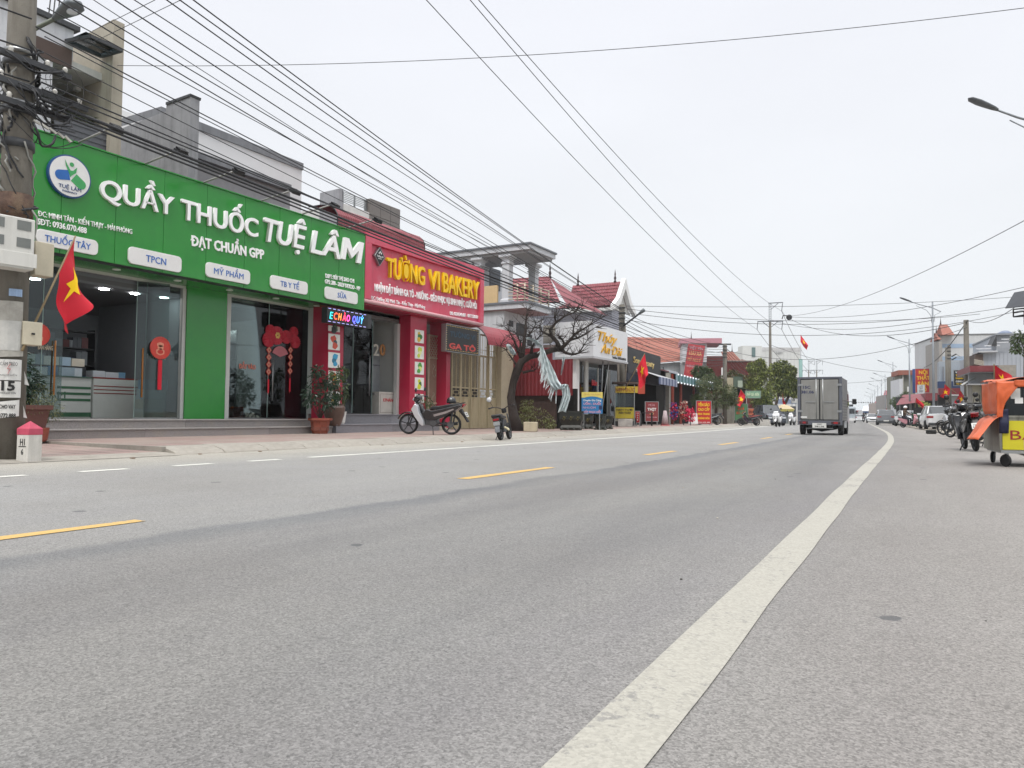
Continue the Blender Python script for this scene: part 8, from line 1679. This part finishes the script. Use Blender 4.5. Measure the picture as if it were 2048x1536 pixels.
# grey house with metal cladding
t, S = rz0(1963, 740, 52, 'grey metal clad house with a sloping little roof beyond the food cart', 'grey_clad_house', 'house', 8); GCL = mat('grey_metal_cladding', '9ea3ab', .6, .06, .6, streak=.25, dirt='7c8088')
L2('wall', 0, 90*S, 0, 8, 0, zq(706, 52), GCL, t); L2('upper_wall', 26*S, 90*S, .01, 8, zq(706, 52)+.01, zq(672, 52), GCL, t); L2('ledge', -6*S, 26*S, -.4, 2, zq(706, 52), zq(703, 52)-.0, mat('pale_ledge', 'b4b6ba', .7), t); L2('roof_edge', 24*S, 91*S, -.3, 8, zq(672, 52)+.01, zq(669, 52), mat('roof_edge_grey', '8d9196', .6), t)
for k in range(12): L2('sheet_joint', (3+k*7)*S, (3.25+k*7)*S, -.02, -.001, 1, zq(707, 52), mat('joint_shadow', '868a92', .7), t)
MB().add([(15*S, -.5, zq(693, 52)), (24*S, -.5, zq(672, 52)), (26*S, 1.5, zq(670, 52)), (17*S, 1.5, zq(691, 52)), (24*S, -.5, zq(694, 52))], [(0, 1, 2, 3), (0, 4, 1)]).build('lean_roof', DARK, t)
L2('balcony_dark', -12*S, 2*S, -.2, 2, zq(730, 52), zq(709, 52), BROWNP, t)
for k in range(4): MB().beam((-14*S, -.3, zq(720+2.6*k, 52)), (3*S, -.3, zq(724+2.6*k, 52)), .06).build('balcony_rail', mat('pale_rail', 'a79f94', .6), t)
L2('antenna', 34*S, 34.3*S, 1, 1.03, zq(671, 52), zq(664, 52), BLACK, t); MB().lathe([(.5, 0), (.45, .2), (.2, .35), (1e-4, .38)], (50*S, 1.5, zq(669, 52)), 14).build('water_tank', mat('blue_grey_tank', '6a7488', .5), t)
for k in range(5): L2('stair_rail', -11*S+k*.5, -11*S+k*.5+.9, -.45, -.4, zq(700-6*k, 52), zq(698-6*k, 52), WHITEW, t)
# maroon awning and shopfront below
t, S = rz0(1934, 760, 44, 'low roadside shopfront with a maroon roof edge, grey underside and cream shutter', 'maroon_roof_shop', 'shop', 6)
L2('roof_edge', 0, 70*S, -1.2, 4, zq(747, 44), zq(735, 44), MROOF, t); L2('underside', 0, 70*S, -1.15, 4, zq(749, 44), zq(747, 44)-.01, GREYW, t); L2('gable_panel', .05, 70*S, -.3, 0, zq(772, 44), zq(749, 44)-.01, mat('grey_sheet_wall', '85888c', .7, .1), t)
L2('lower_wall', 0, 70*S, 0, .2, 0, zq(772, 44), mat('cream_shutter', 'a9a698', .7, .08), t); L2('grey_post', 0, 8*S, -.2, -.01, 0, zq(773, 44), mat('grey_post', '8b8a86', .8, .1, 2, streak=.4, dirt='55534e'), t); L2('green_panel', 24*S, 32*S, -.15, -.01, 0, zq(772, 44), mat('dull_green_panel', '4e7060', .7), t); L2('dark_gap', 20*S, 21*S, -.05, -.001, .3, zq(790, 44), BLACK, t)
MB().tube([(12*S, -.5, zq(757, 44)), (-14*S, -.9, zq(773, 44))], .06, 6).build('awning_strut', STEEL, t); L2('canopy', -2*S, 30*S, -1.0, 0, zq(770, 44)-.06, zq(770, 44), mat('thin_grey_canopy', '9a9c9e', .6), t); L2('grey_slope', 45*S, 72*S, -1.8, -.5, zq(758, 44), zq(736, 44), mat('grey_slope_roof', '8d8880', .8, .2), t)
# blue and maroon awning shop
t, S = rz0(1874, 780, 66, 'shop with a navy fascia, maroon awning and white hoarding behind the parked crossover', 'blue_fascia_shop', 'shop', 4)
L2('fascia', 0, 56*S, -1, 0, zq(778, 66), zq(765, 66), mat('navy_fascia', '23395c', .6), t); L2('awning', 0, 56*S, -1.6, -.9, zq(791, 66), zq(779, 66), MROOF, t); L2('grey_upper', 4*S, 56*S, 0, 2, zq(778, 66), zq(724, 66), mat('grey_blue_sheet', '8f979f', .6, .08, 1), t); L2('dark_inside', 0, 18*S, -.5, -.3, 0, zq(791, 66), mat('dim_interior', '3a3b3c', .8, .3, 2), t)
L2('hoarding', 18*S, 56*S, -.9, -.8, 0, zq(793, 66), mat('white_hoarding', 'a7aaae', .6, .05), t); L2('blue_patch', 46*S, 56*S, -.92, -.901, zq(811, 66), zq(798, 66), mat('teal_patch', '2e6488', .6), t)
text('NHÔM KÍNH', mat('hoarding_print', '8a6a6a', .6), t, (38*S, -.93, zq(815, 66)), FY, .25, 24*S, .004); L2('roof_beam', 10*S, 12*S, -.2, -.1, zq(763, 66), zq(735, 66), GREYW, t)
signp(1908, 1929, 741, 771, 58, 'black vertical sign with white and yellow lines on the grey sheet wall', mat('black_sign', '1c1f24', .5), [('VINH DỰ', .88, .13, .8, WHITE), ('THIẾT BỊ', .67, .12, .75, YEL2), ('THANH LÝ', .47, .1, .8, YEL2), ('CUNG CẤP', .27, .12, .75, WHITE), ('TỦ QUẦY', .1, .08, .7, YEL2)], rz=R_(2))
signp(1831, 1855, 738, 785, 92, 'red sign with tall yellow letters on the right side of the road', mat('right_red_sign', 'a81e1c', .5), [('NỘI', .86, .15, .55, YEL2), ('THẤT', .62, .15, .85, YEL2), ('SÀN', .38, .16, .7, YEL2), ('GỖ', .13, .15, .4, YEL2)], rz=R_(2))
signp(1825, 1831, 738, 786, 93, 'narrow blue sign edge attached left of the red furniture sign', mat('blue_sign_edge', '2c4a86', .5), [], rz=R_(-8), frame=False); signp(1835, 1847, 770, 787, 84, 'small white sign with faint lettering below the red furniture sign', mat('white_small_sign', 'b9bcc0', .5), [('GỖ', .7, .3, .5, GREYW), ('SÀN', .3, .3, .6, GREYW)], rz=R_(12))
t, S = rz0(1803, 770, 105, 'grey two storey building with a small tiled roof beside the furniture sign', 'grey_building', 'building', 12)
L2('wall', 0, 30*S, 0, 12, 0, zq(748, 105), mat('grey_green_wall', '77786f', .85, .1, 1, streak=.4, dirt='55564f'), t); L2('side_wall', -6*S, -.01, -1, 6, 0, zq(760, 105), WHITEW, t); L2('light_column', 1*S, 3*S, -.4, -.01, 0, zq(748, 105), mat('stone_column', 'a3a29a', .8), t); L2('notice_board', 10*S, 13*S, -.1, -.01, zq(785, 105), zq(775, 105), WHITE, t); L2('roof', -7*S, 20*S, -.6, 5, zq(756, 105)+.3, zq(748, 105)+.4, TILEO, t); L2('green_strip', 35*S, 52*S, -.2, 0, zq(790, 105), zq(782, 105), mat('green_strip', '2f6648', .6), t)
t, S = rz0(1792, 800, 78, 'row of maroon awnings over dark shop interiors beyond the rider', 'awning_row', 'awning', 8)
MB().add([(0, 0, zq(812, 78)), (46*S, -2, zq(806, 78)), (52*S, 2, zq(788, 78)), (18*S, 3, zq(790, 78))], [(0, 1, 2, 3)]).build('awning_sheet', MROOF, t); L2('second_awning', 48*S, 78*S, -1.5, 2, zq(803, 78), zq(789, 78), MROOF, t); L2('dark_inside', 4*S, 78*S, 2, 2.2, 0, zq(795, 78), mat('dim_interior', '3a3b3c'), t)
for x in (6, 26, 40): L2('post', x*S, (x+1)*S, -.2, -.1, 0, zq(808, 78), STEEL, t)
gc = MB().box(0, 16*.045, 0, .6, 0, 1.25).build('green_cabinet', mat('dull_green_cabinet', '33503f', .6, .1), loc=at(1823, 68, 0)); tag(gc, 'dull green metal cabinet standing left of the white crossover', 'cabinet')
bx = MB().box(0, .9, 0, .5, 0, .55).build('black_crate', BLACK, loc=at(1827, 67, 1.2)); tag(bx, 'black box on posts behind the green cabinet under a red flag', 'box')
for (x0, x1, yt, d, c, lb, nm) in ((1752, 1790, 801, 170, 'a59a94', 'far pinkish roofed house beyond the silver car', 'far_house'), (1726, 1752, 817, 230, 'b4b6b8', 'far pale two storey house at the end of the road', 'far_house'), (1770, 1800, 785, 150, '8f8c8a', 'far grey gabled house beyond the lamp posts on the right', 'far_house')):
    t, S = rz0(x0, 820, d, lb, nm, 'house', 10); L2('wall', 0, (x1-x0)*S, 0, 15, -.1, zq(yt+6, d), mat('far_wall_'+c, c, .85, .1, .4), t); w_ = (x1-x0)*S
    MB().add([(-.3, -.5, zq(yt+7, d)), (w_+.3, -.5, zq(yt+7, d)), (w_*.8, 4, zq(yt-4, d)), (w_*.15, 4, zq(yt-4, d))], [(0, 1, 2, 3)]).build('roof', TILE if c != 'b4b6b8' else WHITEW, t)
    for k in range(4):
        for j in range(2): L2('window', w_*(.12+.22*k), w_*(.24+.22*k), -.03, -.001, zq(yt+6, d)*(.25+.4*j), zq(yt+6, d)*(.42+.4*j), WIN, t)
    L2('shop_awning', 0, w_, -1.5, -.1, 2.4, 2.7, MROOF if c != 'b4b6b8' else SB, t)
for k, (x, d, lb) in enumerate(((1705, 300, 'pale far building just right of the oncoming lorry'), (1690, 260, 'far grey building hidden mostly by the box truck mirror'), (1660, 300, 'low far house behind the box truck'))):
    t, S = rz0(x, 830, d, lb, 'far_house', 'house', 10); L2('wall', 0, 20*S, 0, 20, -.1, zq(826, d), mat('far_wall_d', 'a3a6aa', .85), t); L2('roof', -1, 20*S+1, -1, 20, zq(826, d)+.01, zq(823, d), TILE, t)
tree(1797, 88, 'dark shrubby tree over the maroon awnings on the right', [(-6, 800, 9, 0), (6, 796, 10, 0), (14, 790, 8, 0), (0, 806, 9, 0)], 1200, [LEAF2], .25, seed=61, name='leafy_tree'); tree(1848, 72, 'small yellow green tree left of the white crossover', [(-3, 805, 6, 0), (5, 808, 6, 0), (0, 815, 7, 0)], 500, [LEAFY], .18, seed=62)
tree(2044, 34, 'tree with loose dark leaves cut by the right edge of the frame', [(-8, 675, 10, 0), (0, 665, 10, 0), (6, 690, 12, 0), (-10, 692, 7, 0)], 420, [LEAF2], .16, seed=63, trunk=((.1, .1),), r0=.06)
tree(1640, 210, 'far tree line clump behind the box truck', [(-30, 826, 12, 0), (-10, 828, 10, 0), (12, 829, 8, 0), (40, 830, 7, 0)], 1500, [LEAF2], .7, seed=64)
# near black awning top right
t, S = rz0(2010, 600, 22, 'dark fabric awning on a steel frame jutting in at the top right', 'dark_awning', 'awning', 2, 0)
MB().add([(0, 0, zq(616, 22)), (20*S, .6, zq(580, 22)), (60*S, .6, zq(574, 22)), (60*S, 0, zq(613, 22))], [(0, 1, 2, 3)]).build('fabric', mat('dark_grey_canvas', '33363c', .7, .1), t).modifiers.new('s', 'SOLIDIFY').thickness = .02
mb = MB()
for a, b in (((15, 617), (15, 632)), ((15, 632), (60, 631)), ((15, 624), (60, 618)), ((15, 632), (60, 624)), ((15, 617), (60, 614))): mb.beam((a[0]*S, .2, zq(a[1], 22)), (b[0]*S, .2, zq(b[1], 22)), .035)
mb.build('steel_frame', BLACK, t); L2('red_panel', 33*S, 60*S, .3, .35, zq(648, 22), zq(622, 22), MROOF, t); L2('post', 36*S, 40*S, .4, .5, 0, zq(648, 22), STEEL, t)
# debris on the right
db = MB().box(-.2, .25, -.15, .15, 0, .2).build('rubber_wedge', RUBBER, loc=at(1861, 36, .0), bev=.05); tag(db, 'black rubber kerb ramp lying on the shoulder before the crossover', 'ramp')
# ------------------------------------------------------------------ poles and lamps
LPM = mat('galvanised_pole', '84898e', .5, .1, metal=.4)
def lamp(d, label=None, first=False):
    S = d/F0; 
def mk_lamp():
    t = thing('lamp_post', (0, 0, 0), 0, 'x', 'street lamp', 'street lamps along the right kerb'); Hh = 9.0
    MB().tube([(0, 0, 0), (0, 0, 4), (0, 0, Hh)], [.1, .08, .05], 10).build('pole', LPM, t, smooth=True); MB().tube([(0, 0, 0), (0, 0, .6)], .14, 10).build('base', LPM, t, smooth=True)
    MB().tube([(.55, 0, Hh-.72), (0, 0, Hh-.45), (-.9, 0, Hh-.2), (-1.45, 0, Hh+.0)], .03, 8).build('arm', LPM, t, smooth=True)
    MB().tube([(-.06, 0, Hh-1.5), (-.12, 0, Hh-1.0), (-.4, 0, Hh-.62), (-1.1, 0, Hh-.28)], .018, 6).build('brace', LPM, t, smooth=True); MB().tube([(.08, 0, Hh-1.45), (.14, 0, Hh-.95), (.5, 0, Hh-.78)], .018, 6).build('brace', LPM, t, smooth=True)
    mb = MB(); c0 = Vector((-1.42, 0, Hh)); d_ = Vector((-.93, 0, .36)).normalized(); up_ = Vector((.36, 0, .93)); vs = []
    for t_, w2, h2_ in ((0, .04, .04), (.1, .08, .05), (.3, .11, .06), (.55, .14, .06), (.78, .12, .04), (.85, .02, .01)):
        for k in range(10): a = 2*math.pi*k/10; vs.append(c0+d_*t_+Vector((0, 1, 0))*w2*math.cos(a)+up_*h2_*math.sin(a))
    mb.add(vs, [(i*10+k, i*10+(k+1) % 10, (i+1)*10+(k+1) % 10, (i+1)*10+k) for i in range(5) for k in range(10)]+[tuple(range(9, -1, -1)), tuple(range(50, 60))]); mb.build('lamp_head', mat('lamp_head_grey', '5a5f64', .45), t, smooth=True)
    return t
L0 = mk_lamp(); lp = [(1868, 52.5, 'nearest full lamp post rising right of the furniture sign'), (1820, 77.5, 'second full lamp post on the right, left of the furniture sign'), (1787, 110, 'third lamp post on the right above the far tiled roof'), (1771, 141, 'fourth lamp post on the right'), (1763.5, 158, 'fifth lamp post on the right'), (1756, 185, 'sixth lamp post on the right'), (1750, 213, 'seventh lamp post in the receding right row'), (1745, 243, 'eighth lamp post in the receding right row'), (1741, 275, 'ninth and faintest lamp post of the right row')]
for i, (x, d, lb) in enumerate(lp):
    c = L0 if i == 0 else copy_tree(L0); q = at(x, d, 0); c.location = q; c['label'] = lb; c.rotation_euler = (0, 0, R_(24)); hh = zq(602 if i == 0 else {1: 678, 2: 725, 3: 750}.get(i, 750), d) if i < 4 else 9.0; c.scale = (1, 1, hh/9.0 if i < 4 else 1)
c = copy_tree(L0); q = CAM+ray(2110, 700)*20.; c.location = (q.x, q.y, 0); hz = zq(222, 20, 1960); c.scale = (1.0, 1.0, (hz+.35)/9.2); c['label'] = 'near lamp head and curved arm entering at the upper right edge'; c.rotation_euler = (0, 0, R_(29.7))
for k_, ch in enumerate([o for o in c.children]): pass
# concrete poles
def cpole(x, yt, d, r0, r1, label, name='concrete_pole', hooks=True, ybase=None, tilt=0.):
    q = at(x, d, .05); t = thing(name, q, R_(20), label, 'utility pole'); h_ = zq(yt, d, x)-.05; t.rotation_euler = (0, tilt, R_(20)); MB().tube([(0, 0, 0), (0, 0, h_)], [r0, r1], 12).build('shaft', CONC, t, smooth=True)
    if hooks:
        for k in range(4): MB().tube([(0, 0, h_-.15-.3*k), (0, 0, h_-.2-.3*k)], r1*1.25, 10).build('steel_band', DARK, t)
    return t, h_
pA_, hA = cpole(1243, 608, 42.3, .19, .16, 'concrete utility pole standing in the white block planter by the salon sign')
MB().tube([(.15, .2, hA*.85), (.25, .1, hA*.5), (.12, 0, hA*.3), (.2, .1, .1)], [.06, .05, .09, .05], 7).build('cable_bundle', mat('knotted_grey_cable', '6a6258', .9, .4, 8), pA_, smooth=True)
tk = thing('dead_vine_trunk', at(1236.5, 42, .13), 0, 'thin grey trunk standing close left of the second concrete pole', 'post'); MB().tube([(0, 0, 0), (.02, 0, 1.5), (-.02, 0, 3.6)], [.09, .08, .06], 7).build('stem', mat('grey_wood', '7a7268', .9, .25), tk, smooth=True)
sl2 = thing('street_lamp', pA_.location, 0, 'slim lamp arm reaching right from the second concrete pole', 'street lamp'); a_1 = PD(1247, 652, 42)-pA_.location; b_1 = PD(1288, 620, 41)-pA_.location; MB().tube([a_1, a_1.lerp(b_1, .7), b_1], .05, 8).build('arm', DARK, sl2, smooth=True); MB().tube([a_1.lerp(b_1, .75), b_1], [.06, .12], 8).build('lamp_head', mat('lamp_grey', '5d6468'), sl2, smooth=True)
pB_, hB_ = cpole(1450, 688, 62, .19, .16, 'concrete pole with cable clutter in front of the brick building')
MB().beam((-.5, 0, hB_), (.5, 0, hB_), .12).build('cross_arm', DARK, pB_)
cpole(1935, 639, 45, .17, .14, 'pale square concrete pole on the right before the grey clad house', hooks=False); cpole(1900, 690, 60, .14, .12, 'short concrete pole behind the nearest lamp post', hooks=True); cpole(1895, 694, 62, .13, .11, 'second short concrete pole leaning beside its neighbour', hooks=False)
def hvpole(x, yt, d, label, both=True, mir=1):
    q = at(x, d, .05); t = thing('power_pole', q, R_(26), label, 'utility pole'); S = d/F0; z = lambda y: zq(y, d, x)-.05; k = (833-yt)*S/228/S
    HG = mat('dark_galvanised', '4f545a', .5); sc_ = d/94*(833-yt)/228
    MB().tube([(0, 0, 0), (0, 0, z(yt+38*(833-yt)/228))], [.22*sc_, .15*sc_], 10).build('shaft', CONC, t, smooth=True)
    zt = z(yt); zm_ = zt-(zt*.155); mb = MB()
    for s in (-1, 1): mb.beam((s*.12*sc_, 0, zm_-.3), (s*.12*sc_, 0, zt), .05*sc_)
    for i in range(8): mb.beam((-.12*sc_, 0, zm_+(zt-zm_)*i/8), (.12*sc_, 0, zm_+(zt-zm_)*(i+.5)/8), .04*sc_)
    mb.build('lattice_top', HG, t)
    ends = []
    mb = MB(); mb.beam((-.2*sc_, 0, zt), (1.6*sc_*mir, 0, zt+.1), .1*sc_); mb.beam((.1*sc_*mir, 0, zt-.8*sc_), (1.0*sc_*mir, 0, zt), .07*sc_); mb.build('upper_arm', HG, t)
    mb = MB(); mb.beam((-1.55*sc_, 0, zm_), (1.6*sc_, 0, zm_+.05), .1*sc_)
    for s in (-1, 1): mb.beam((0, 0, zm_-.8*sc_), (s*.95*sc_, 0, zm_), .07*sc_)
    mb.build('lower_arm', HG, t)
    for p in ((1.55*sc_*mir, 0, zt), (-1.5*sc_, 0, zm_), (1.55*sc_, 0, zm_)):
        e = Vector(p)+Vector((-.12, 0, -1.0))*sc_; MB().tube([p, e], .045*sc_, 6).build('insulator_string', HG, t); ends.append(t.matrix_basis @ e if False else Vector(q)+Matrix.Rotation(R_(26), 3, 'Z') @ e)
    return t, ends
hv, he1 = hvpole(1541, 605, 94, 'tall concrete power pole with two steel cross arms above the leafy trees'); hv2, he2 = hvpole(1618, 722, 185, 'distant power pole with double arms left above the box truck'); hv3, he3 = hvpole(1634, 722, 196, 'distant power pole directly right of its twin above the truck')
fm_ = thing('flag_mast', at(1602, 120, 0), 0, 'pale green flag mast with a small red flag beside the white building', 'mast'); S = 120/F0; MB().tube([(0, 0, 0), (0, 0, zq(718, 120, 1602))], .28, 8).build('lower_mast', mat('green_mast', '6f8f8a', .6), fm_, smooth=True); MB().tube([(0, 0, zq(718, 120, 1602)), (0, 0, zq(690, 120, 1602))], .06, 6).build('upper_mast', WHITEW, fm_)
p0 = at(1602, 120, zq(688, 120, 1602)); flag(p0-Vector((0, 0, .5)), p0+Vector((0, 0, 1.6)), 1.6, 1.2, 'tiny red flag flying at the top of the pale green mast', star=True, pole=False, out=CR, droop=.6)
# flags along the street
def fl(xb, yb_, xt, yt, d, w_, h_, lb, **k): flag(PD(xb, yb_, d), PD(xt, yt, d-.5), w_, h_, lb, thick=.025, **k)
fl(1249, 780, 1290, 706, 39, 1.1, .85, 'red flag with yellow star on a thin pole before the black beauty sign', out=CR, droop=.93, seed=1.5)
fl(1498, 800, 1481, 778, 66, 1.25, .8, 'red flag with yellow star tilted left before the green poster', out=-CR, droop=.8, seed=2.)
fl(1568, 800, 1564, 785, 76, 1.2, .8, 'small red flag hanging in the broad green tree', out=CR, droop=.97, seed=.3)
fl(1912, 786, 1889, 768, 48, .75, .62, 'red flag with yellow star tilting left from a slanted pole on the right', out=-CR*.8, droop=.8, seed=.9)
fl(1933, 800, 1920, 780, 47, .8, .62, 'second right hand star flag, duller red, hanging before the white hoarding', out=-CR*.6, droop=.85, seed=2.9)
fl(1990, 790, 1988, 728, 24, .62, .55, 'bright red flag standing up behind the orange tarp', out=CR, droop=.45, seed=.2)
fl(1830, 815, 1832, 795, 66, .85, .45, 'plain red flag over the black box near the green cabinet', out=CR, droop=.5, seed=1., star=False)
# lanterns strung across the far road
for k in range(11):
    o = MB().ball((0, 0, 0), .16, 6).build('string_lantern', BLACK if k % 3 else MC['roof_plant_grey'], loc=PD(1704+k*4.6, 805, 185)); tag(o, ORD[k]+' lantern from the left of the string across the far road', 'lantern', 'lanterns strung over the far road')
for k, (x0, y0_, d) in enumerate(((1898, 718, 50), (1898, 712, 51))):
    fx_ = thing('wall_floodlight', PD(1925, 716+2*k, d), 0, ['upper', 'lower'][k]+' black floodlight on a thin arm against the pale right building', 'floodlight'); e_ = PD(1912, 708+7*k, d)-fx_.location; MB().tube([(0, 0, 0), e_], .02, 5).build('arm', STEEL, fx_); MB().beam(e_, e_+CR*-.28+Vector((0, 0, -.16)), .12, .06).build('lamp_head', BLACK, fx_)
# ------------------------------------------------------------------ overhead cables
def wire(a, b, sag, r=.011, label=None, grp=None, n=22, m=CABLE):
    a, b = Vector(a), Vector(b); pts = [a.lerp(b, i/n)-Vector((0, 0, 4*sag*(i/n)*(1-i/n))) for i in range(n+1)]
    o = MB().tube(pts, r, 5, cap=False).build('overhead_cable', m, smooth=True, fix=False); tag(o, label, 'cable', grp); return o
NP = Vector((POLEX+.25, POLEY, 0)); PA = Vector(pA_.location); PB = Vector(pB_.location)
rw_ = random.Random(5); G1 = 'cables running from the near pole to the pole by the salon'
# from the near pole to the second pole: height at near pole, lateral, height at second pole, sag
for i, (za, la, zb_, sg, rr_) in enumerate(((8.1, -.3, 6.75, .35, .012), (8.1, .4, 6.7, .45, .012), (7.7, .6, 6.6, .6, .011), (7.5, -.2, 6.55, .45, .011), (7.15, .5, 6.5, .7, .012), (7.1, -.1, 6.45, .9, .01), (6.75, .45, 6.35, .65, .013), (6.7, .1, 6.2, 1.0, .012), (6.4, .5, 6.25, .8, .011), (6.2, -.2, 6.0, .9, .01), (6.0, .4, 6.05, .5, .012), (5.75, .5, 5.9, .7, .011), (5.6, 0, 5.85, .9, .012), (5.35, .3, 5.75, .6, .012), (5.25, .35, 6.1, .3, .016), (5.15, .2, 6.0, .3, .014))):
    wire(NP+Vector((la*.4, .1, za)), PA+Vector((.1+.2*la, 0, zb_-.1)), sg*rw_.uniform(.05, .55), rr_*rw_.uniform(.65, 1.15), ORD[i]+' from the top among cables from near pole to salon pole', G1)
for k, sg in enumerate((.55, .62, .7)):
    wire(NP+Vector((.1, .1, 5.12-.06*k)), PA+Vector((.05, 0, 5.7-.12*k)), sg*.1, .028 if k == 0 else .018, ['thick black cable bundle drooping just above the pharmacy sign', 'cable slung directly below the thick bundle', 'lowest cable over the pharmacy and bakery signs'][k])
G2 = 'cables running from the salon pole to the pole by the brick building'
for i in range(11):
    wire(PA+Vector((.1, 0, 6.5-.18*i)), PB+Vector((0, 0, 6.6-.16*i)), .3+.12*(i % 4), .016, ORD[i]+' cable down between the salon pole and brick building pole', G2)
for i in range(5): wire(PB+Vector((0, 0, 6.5-.2*i)), at(1541, 96, 5.6-.25*i), .5+.2*i, .02, ORD[i]+' cable down between the brick building pole and tall power pole', 'cables beyond the brick building pole')
for i in range(7): wire(NP+Vector((0, 0, 7.6-.45*i)), (POLEX-.6+.2*i, -18, 7.4-.4*i), .5, .013, ORD[i]+' cable down leaving the near pole to the left edge', 'cables leaving the near pole to the left')
# high lines over the pavement to the tall power pole
for (x, e, sg, lb) in ((798, he1[1], 1.0, 'high wire crossing the open sky to the lower left arm of the tall pole'), (905, he1[0], 1.2, 'high wire crossing the sky to the top arm of the tall pole'), (890, he1[2], 1.3, 'high wire crossing the sky to the lower right arm of the tall pole')): wire(PZ(x, -60, 15.), e, sg, .016, lb, n=40)
for k in range(3): wire(he1[k], he2[k], 1.2, .03, ['top arm', 'lower left arm', 'lower right arm'][k]+' wire from the tall power pole to the distant one', 'wires beyond the tall power pole')
# wires across the road
for (x0, y0_, d0, x1, y1_, d1, sg, r_1, lb) in ((235, 131, 17, 2110, 8, 14, .35, .007, 'single thin wire crossing the whole sky from the left house'), (1572, 632, 85, 2110, 408, 28, 1.0, .016, 'wire rising steeply to the right edge of the sky'), (1572, 633, 85, 2110, 560, 40, .8, .018, 'wire rising gently to the right above the lamp posts'), (1255, 626, 40, 2110, 596, 42, 1.0, .013, 'nearly level wire from the salon pole across the road'),
        (1255, 640, 40, 2110, 604, 42, 1.3, .013, 'second nearly level wire across the road below the first'), (1255, 618, 40, 1960, 628, 45, .55, .013, 'level wire ending at the right concrete pole'), (1250, 612, 40, 2110, 588, 44, .3, .012, 'topmost level wire from the salon pole to the right'), (1572, 634, 85, 1934, 645, 45, 1.4, .02, 'drooping wire from the tall pole to the pale concrete pole'), (1450, 700, 62, 1934, 655, 45, 1.3, .015, 'long low wire across the road to the pale concrete pole'),
        (1541, 640, 94, 1868, 640, 53, .9, .02, 'low sagging wire between the tall pole and the nearest lamp post'), (1934, 640, 45, 2060, 590, 24, .45, .014, 'dark cable looping from the pale concrete pole up to the awning'), (1934, 642, 45, 1848, 735, 80, .5, .03, 'dark cable dropping left from the pale concrete pole to the signs'), (1620, 765, 185, 1790, 757, 130, .5, .03, 'faint far wire over the box truck'), (1541, 690, 94, 1800, 745, 125, .8, .025, 'faint wire drooping over the box truck roof'),
        (310, 0, 13, 185, 62, 17, .0, .006, 'short thin wire rising over the house at the upper left'), (372, -5, 13, 170, 92, 17, .0, .006, 'second short thin wire rising over the upper left house')):
    wire(PD(x0, y0_, d0), PD(x1, y1_, d1), sg, r_1, lb, n=30)
wire(he1[0]+Vector((0, 0, .1)), PD(1572, 632, 85), .1, .02, 'short jumper wire under the top arm of the tall power pole')
kn = thing('wire_knot', PD(1573, 633, 85), 0, 'dark clamp where several wires meet in the sky right of the tall pole', 'clamp'); MB().tube([(-.5*CR.x, -.5*CR.y, -.3), (-.4*CR.x, -.4*CR.y, .1), (.4*CR.x, .4*CR.y, .1)], .06, 6).build('clamp', BLACK, kn); MB().lathe([(.28, -.03), (.33, 0), (.28, .03)], (.3*CR.x, .3*CR.y, -.1), 12, 'y').build('ring', BLACK, kn)
# ------------------------------------------------------------------ haze in the air
HZ = bpy.data.materials.new('thin_haze'); HZ.use_nodes = True; n = HZ.node_tree; n.nodes.remove(n.nodes['Principled BSDF']); pv = n.nodes.new('ShaderNodeVolumePrincipled'); pv.inputs['Color'].default_value = (.93, .96, 1, 1); pv.inputs['Density'].default_value = .00035; pv.inputs['Anisotropy'].default_value = 0
n.links.new(pv.outputs[0], n.nodes['Material Output'].inputs['Volume'])
MB().box(-905, 905, -305, 1505, -1, 19).build('haze', HZ)['kind'] = 'stuff'
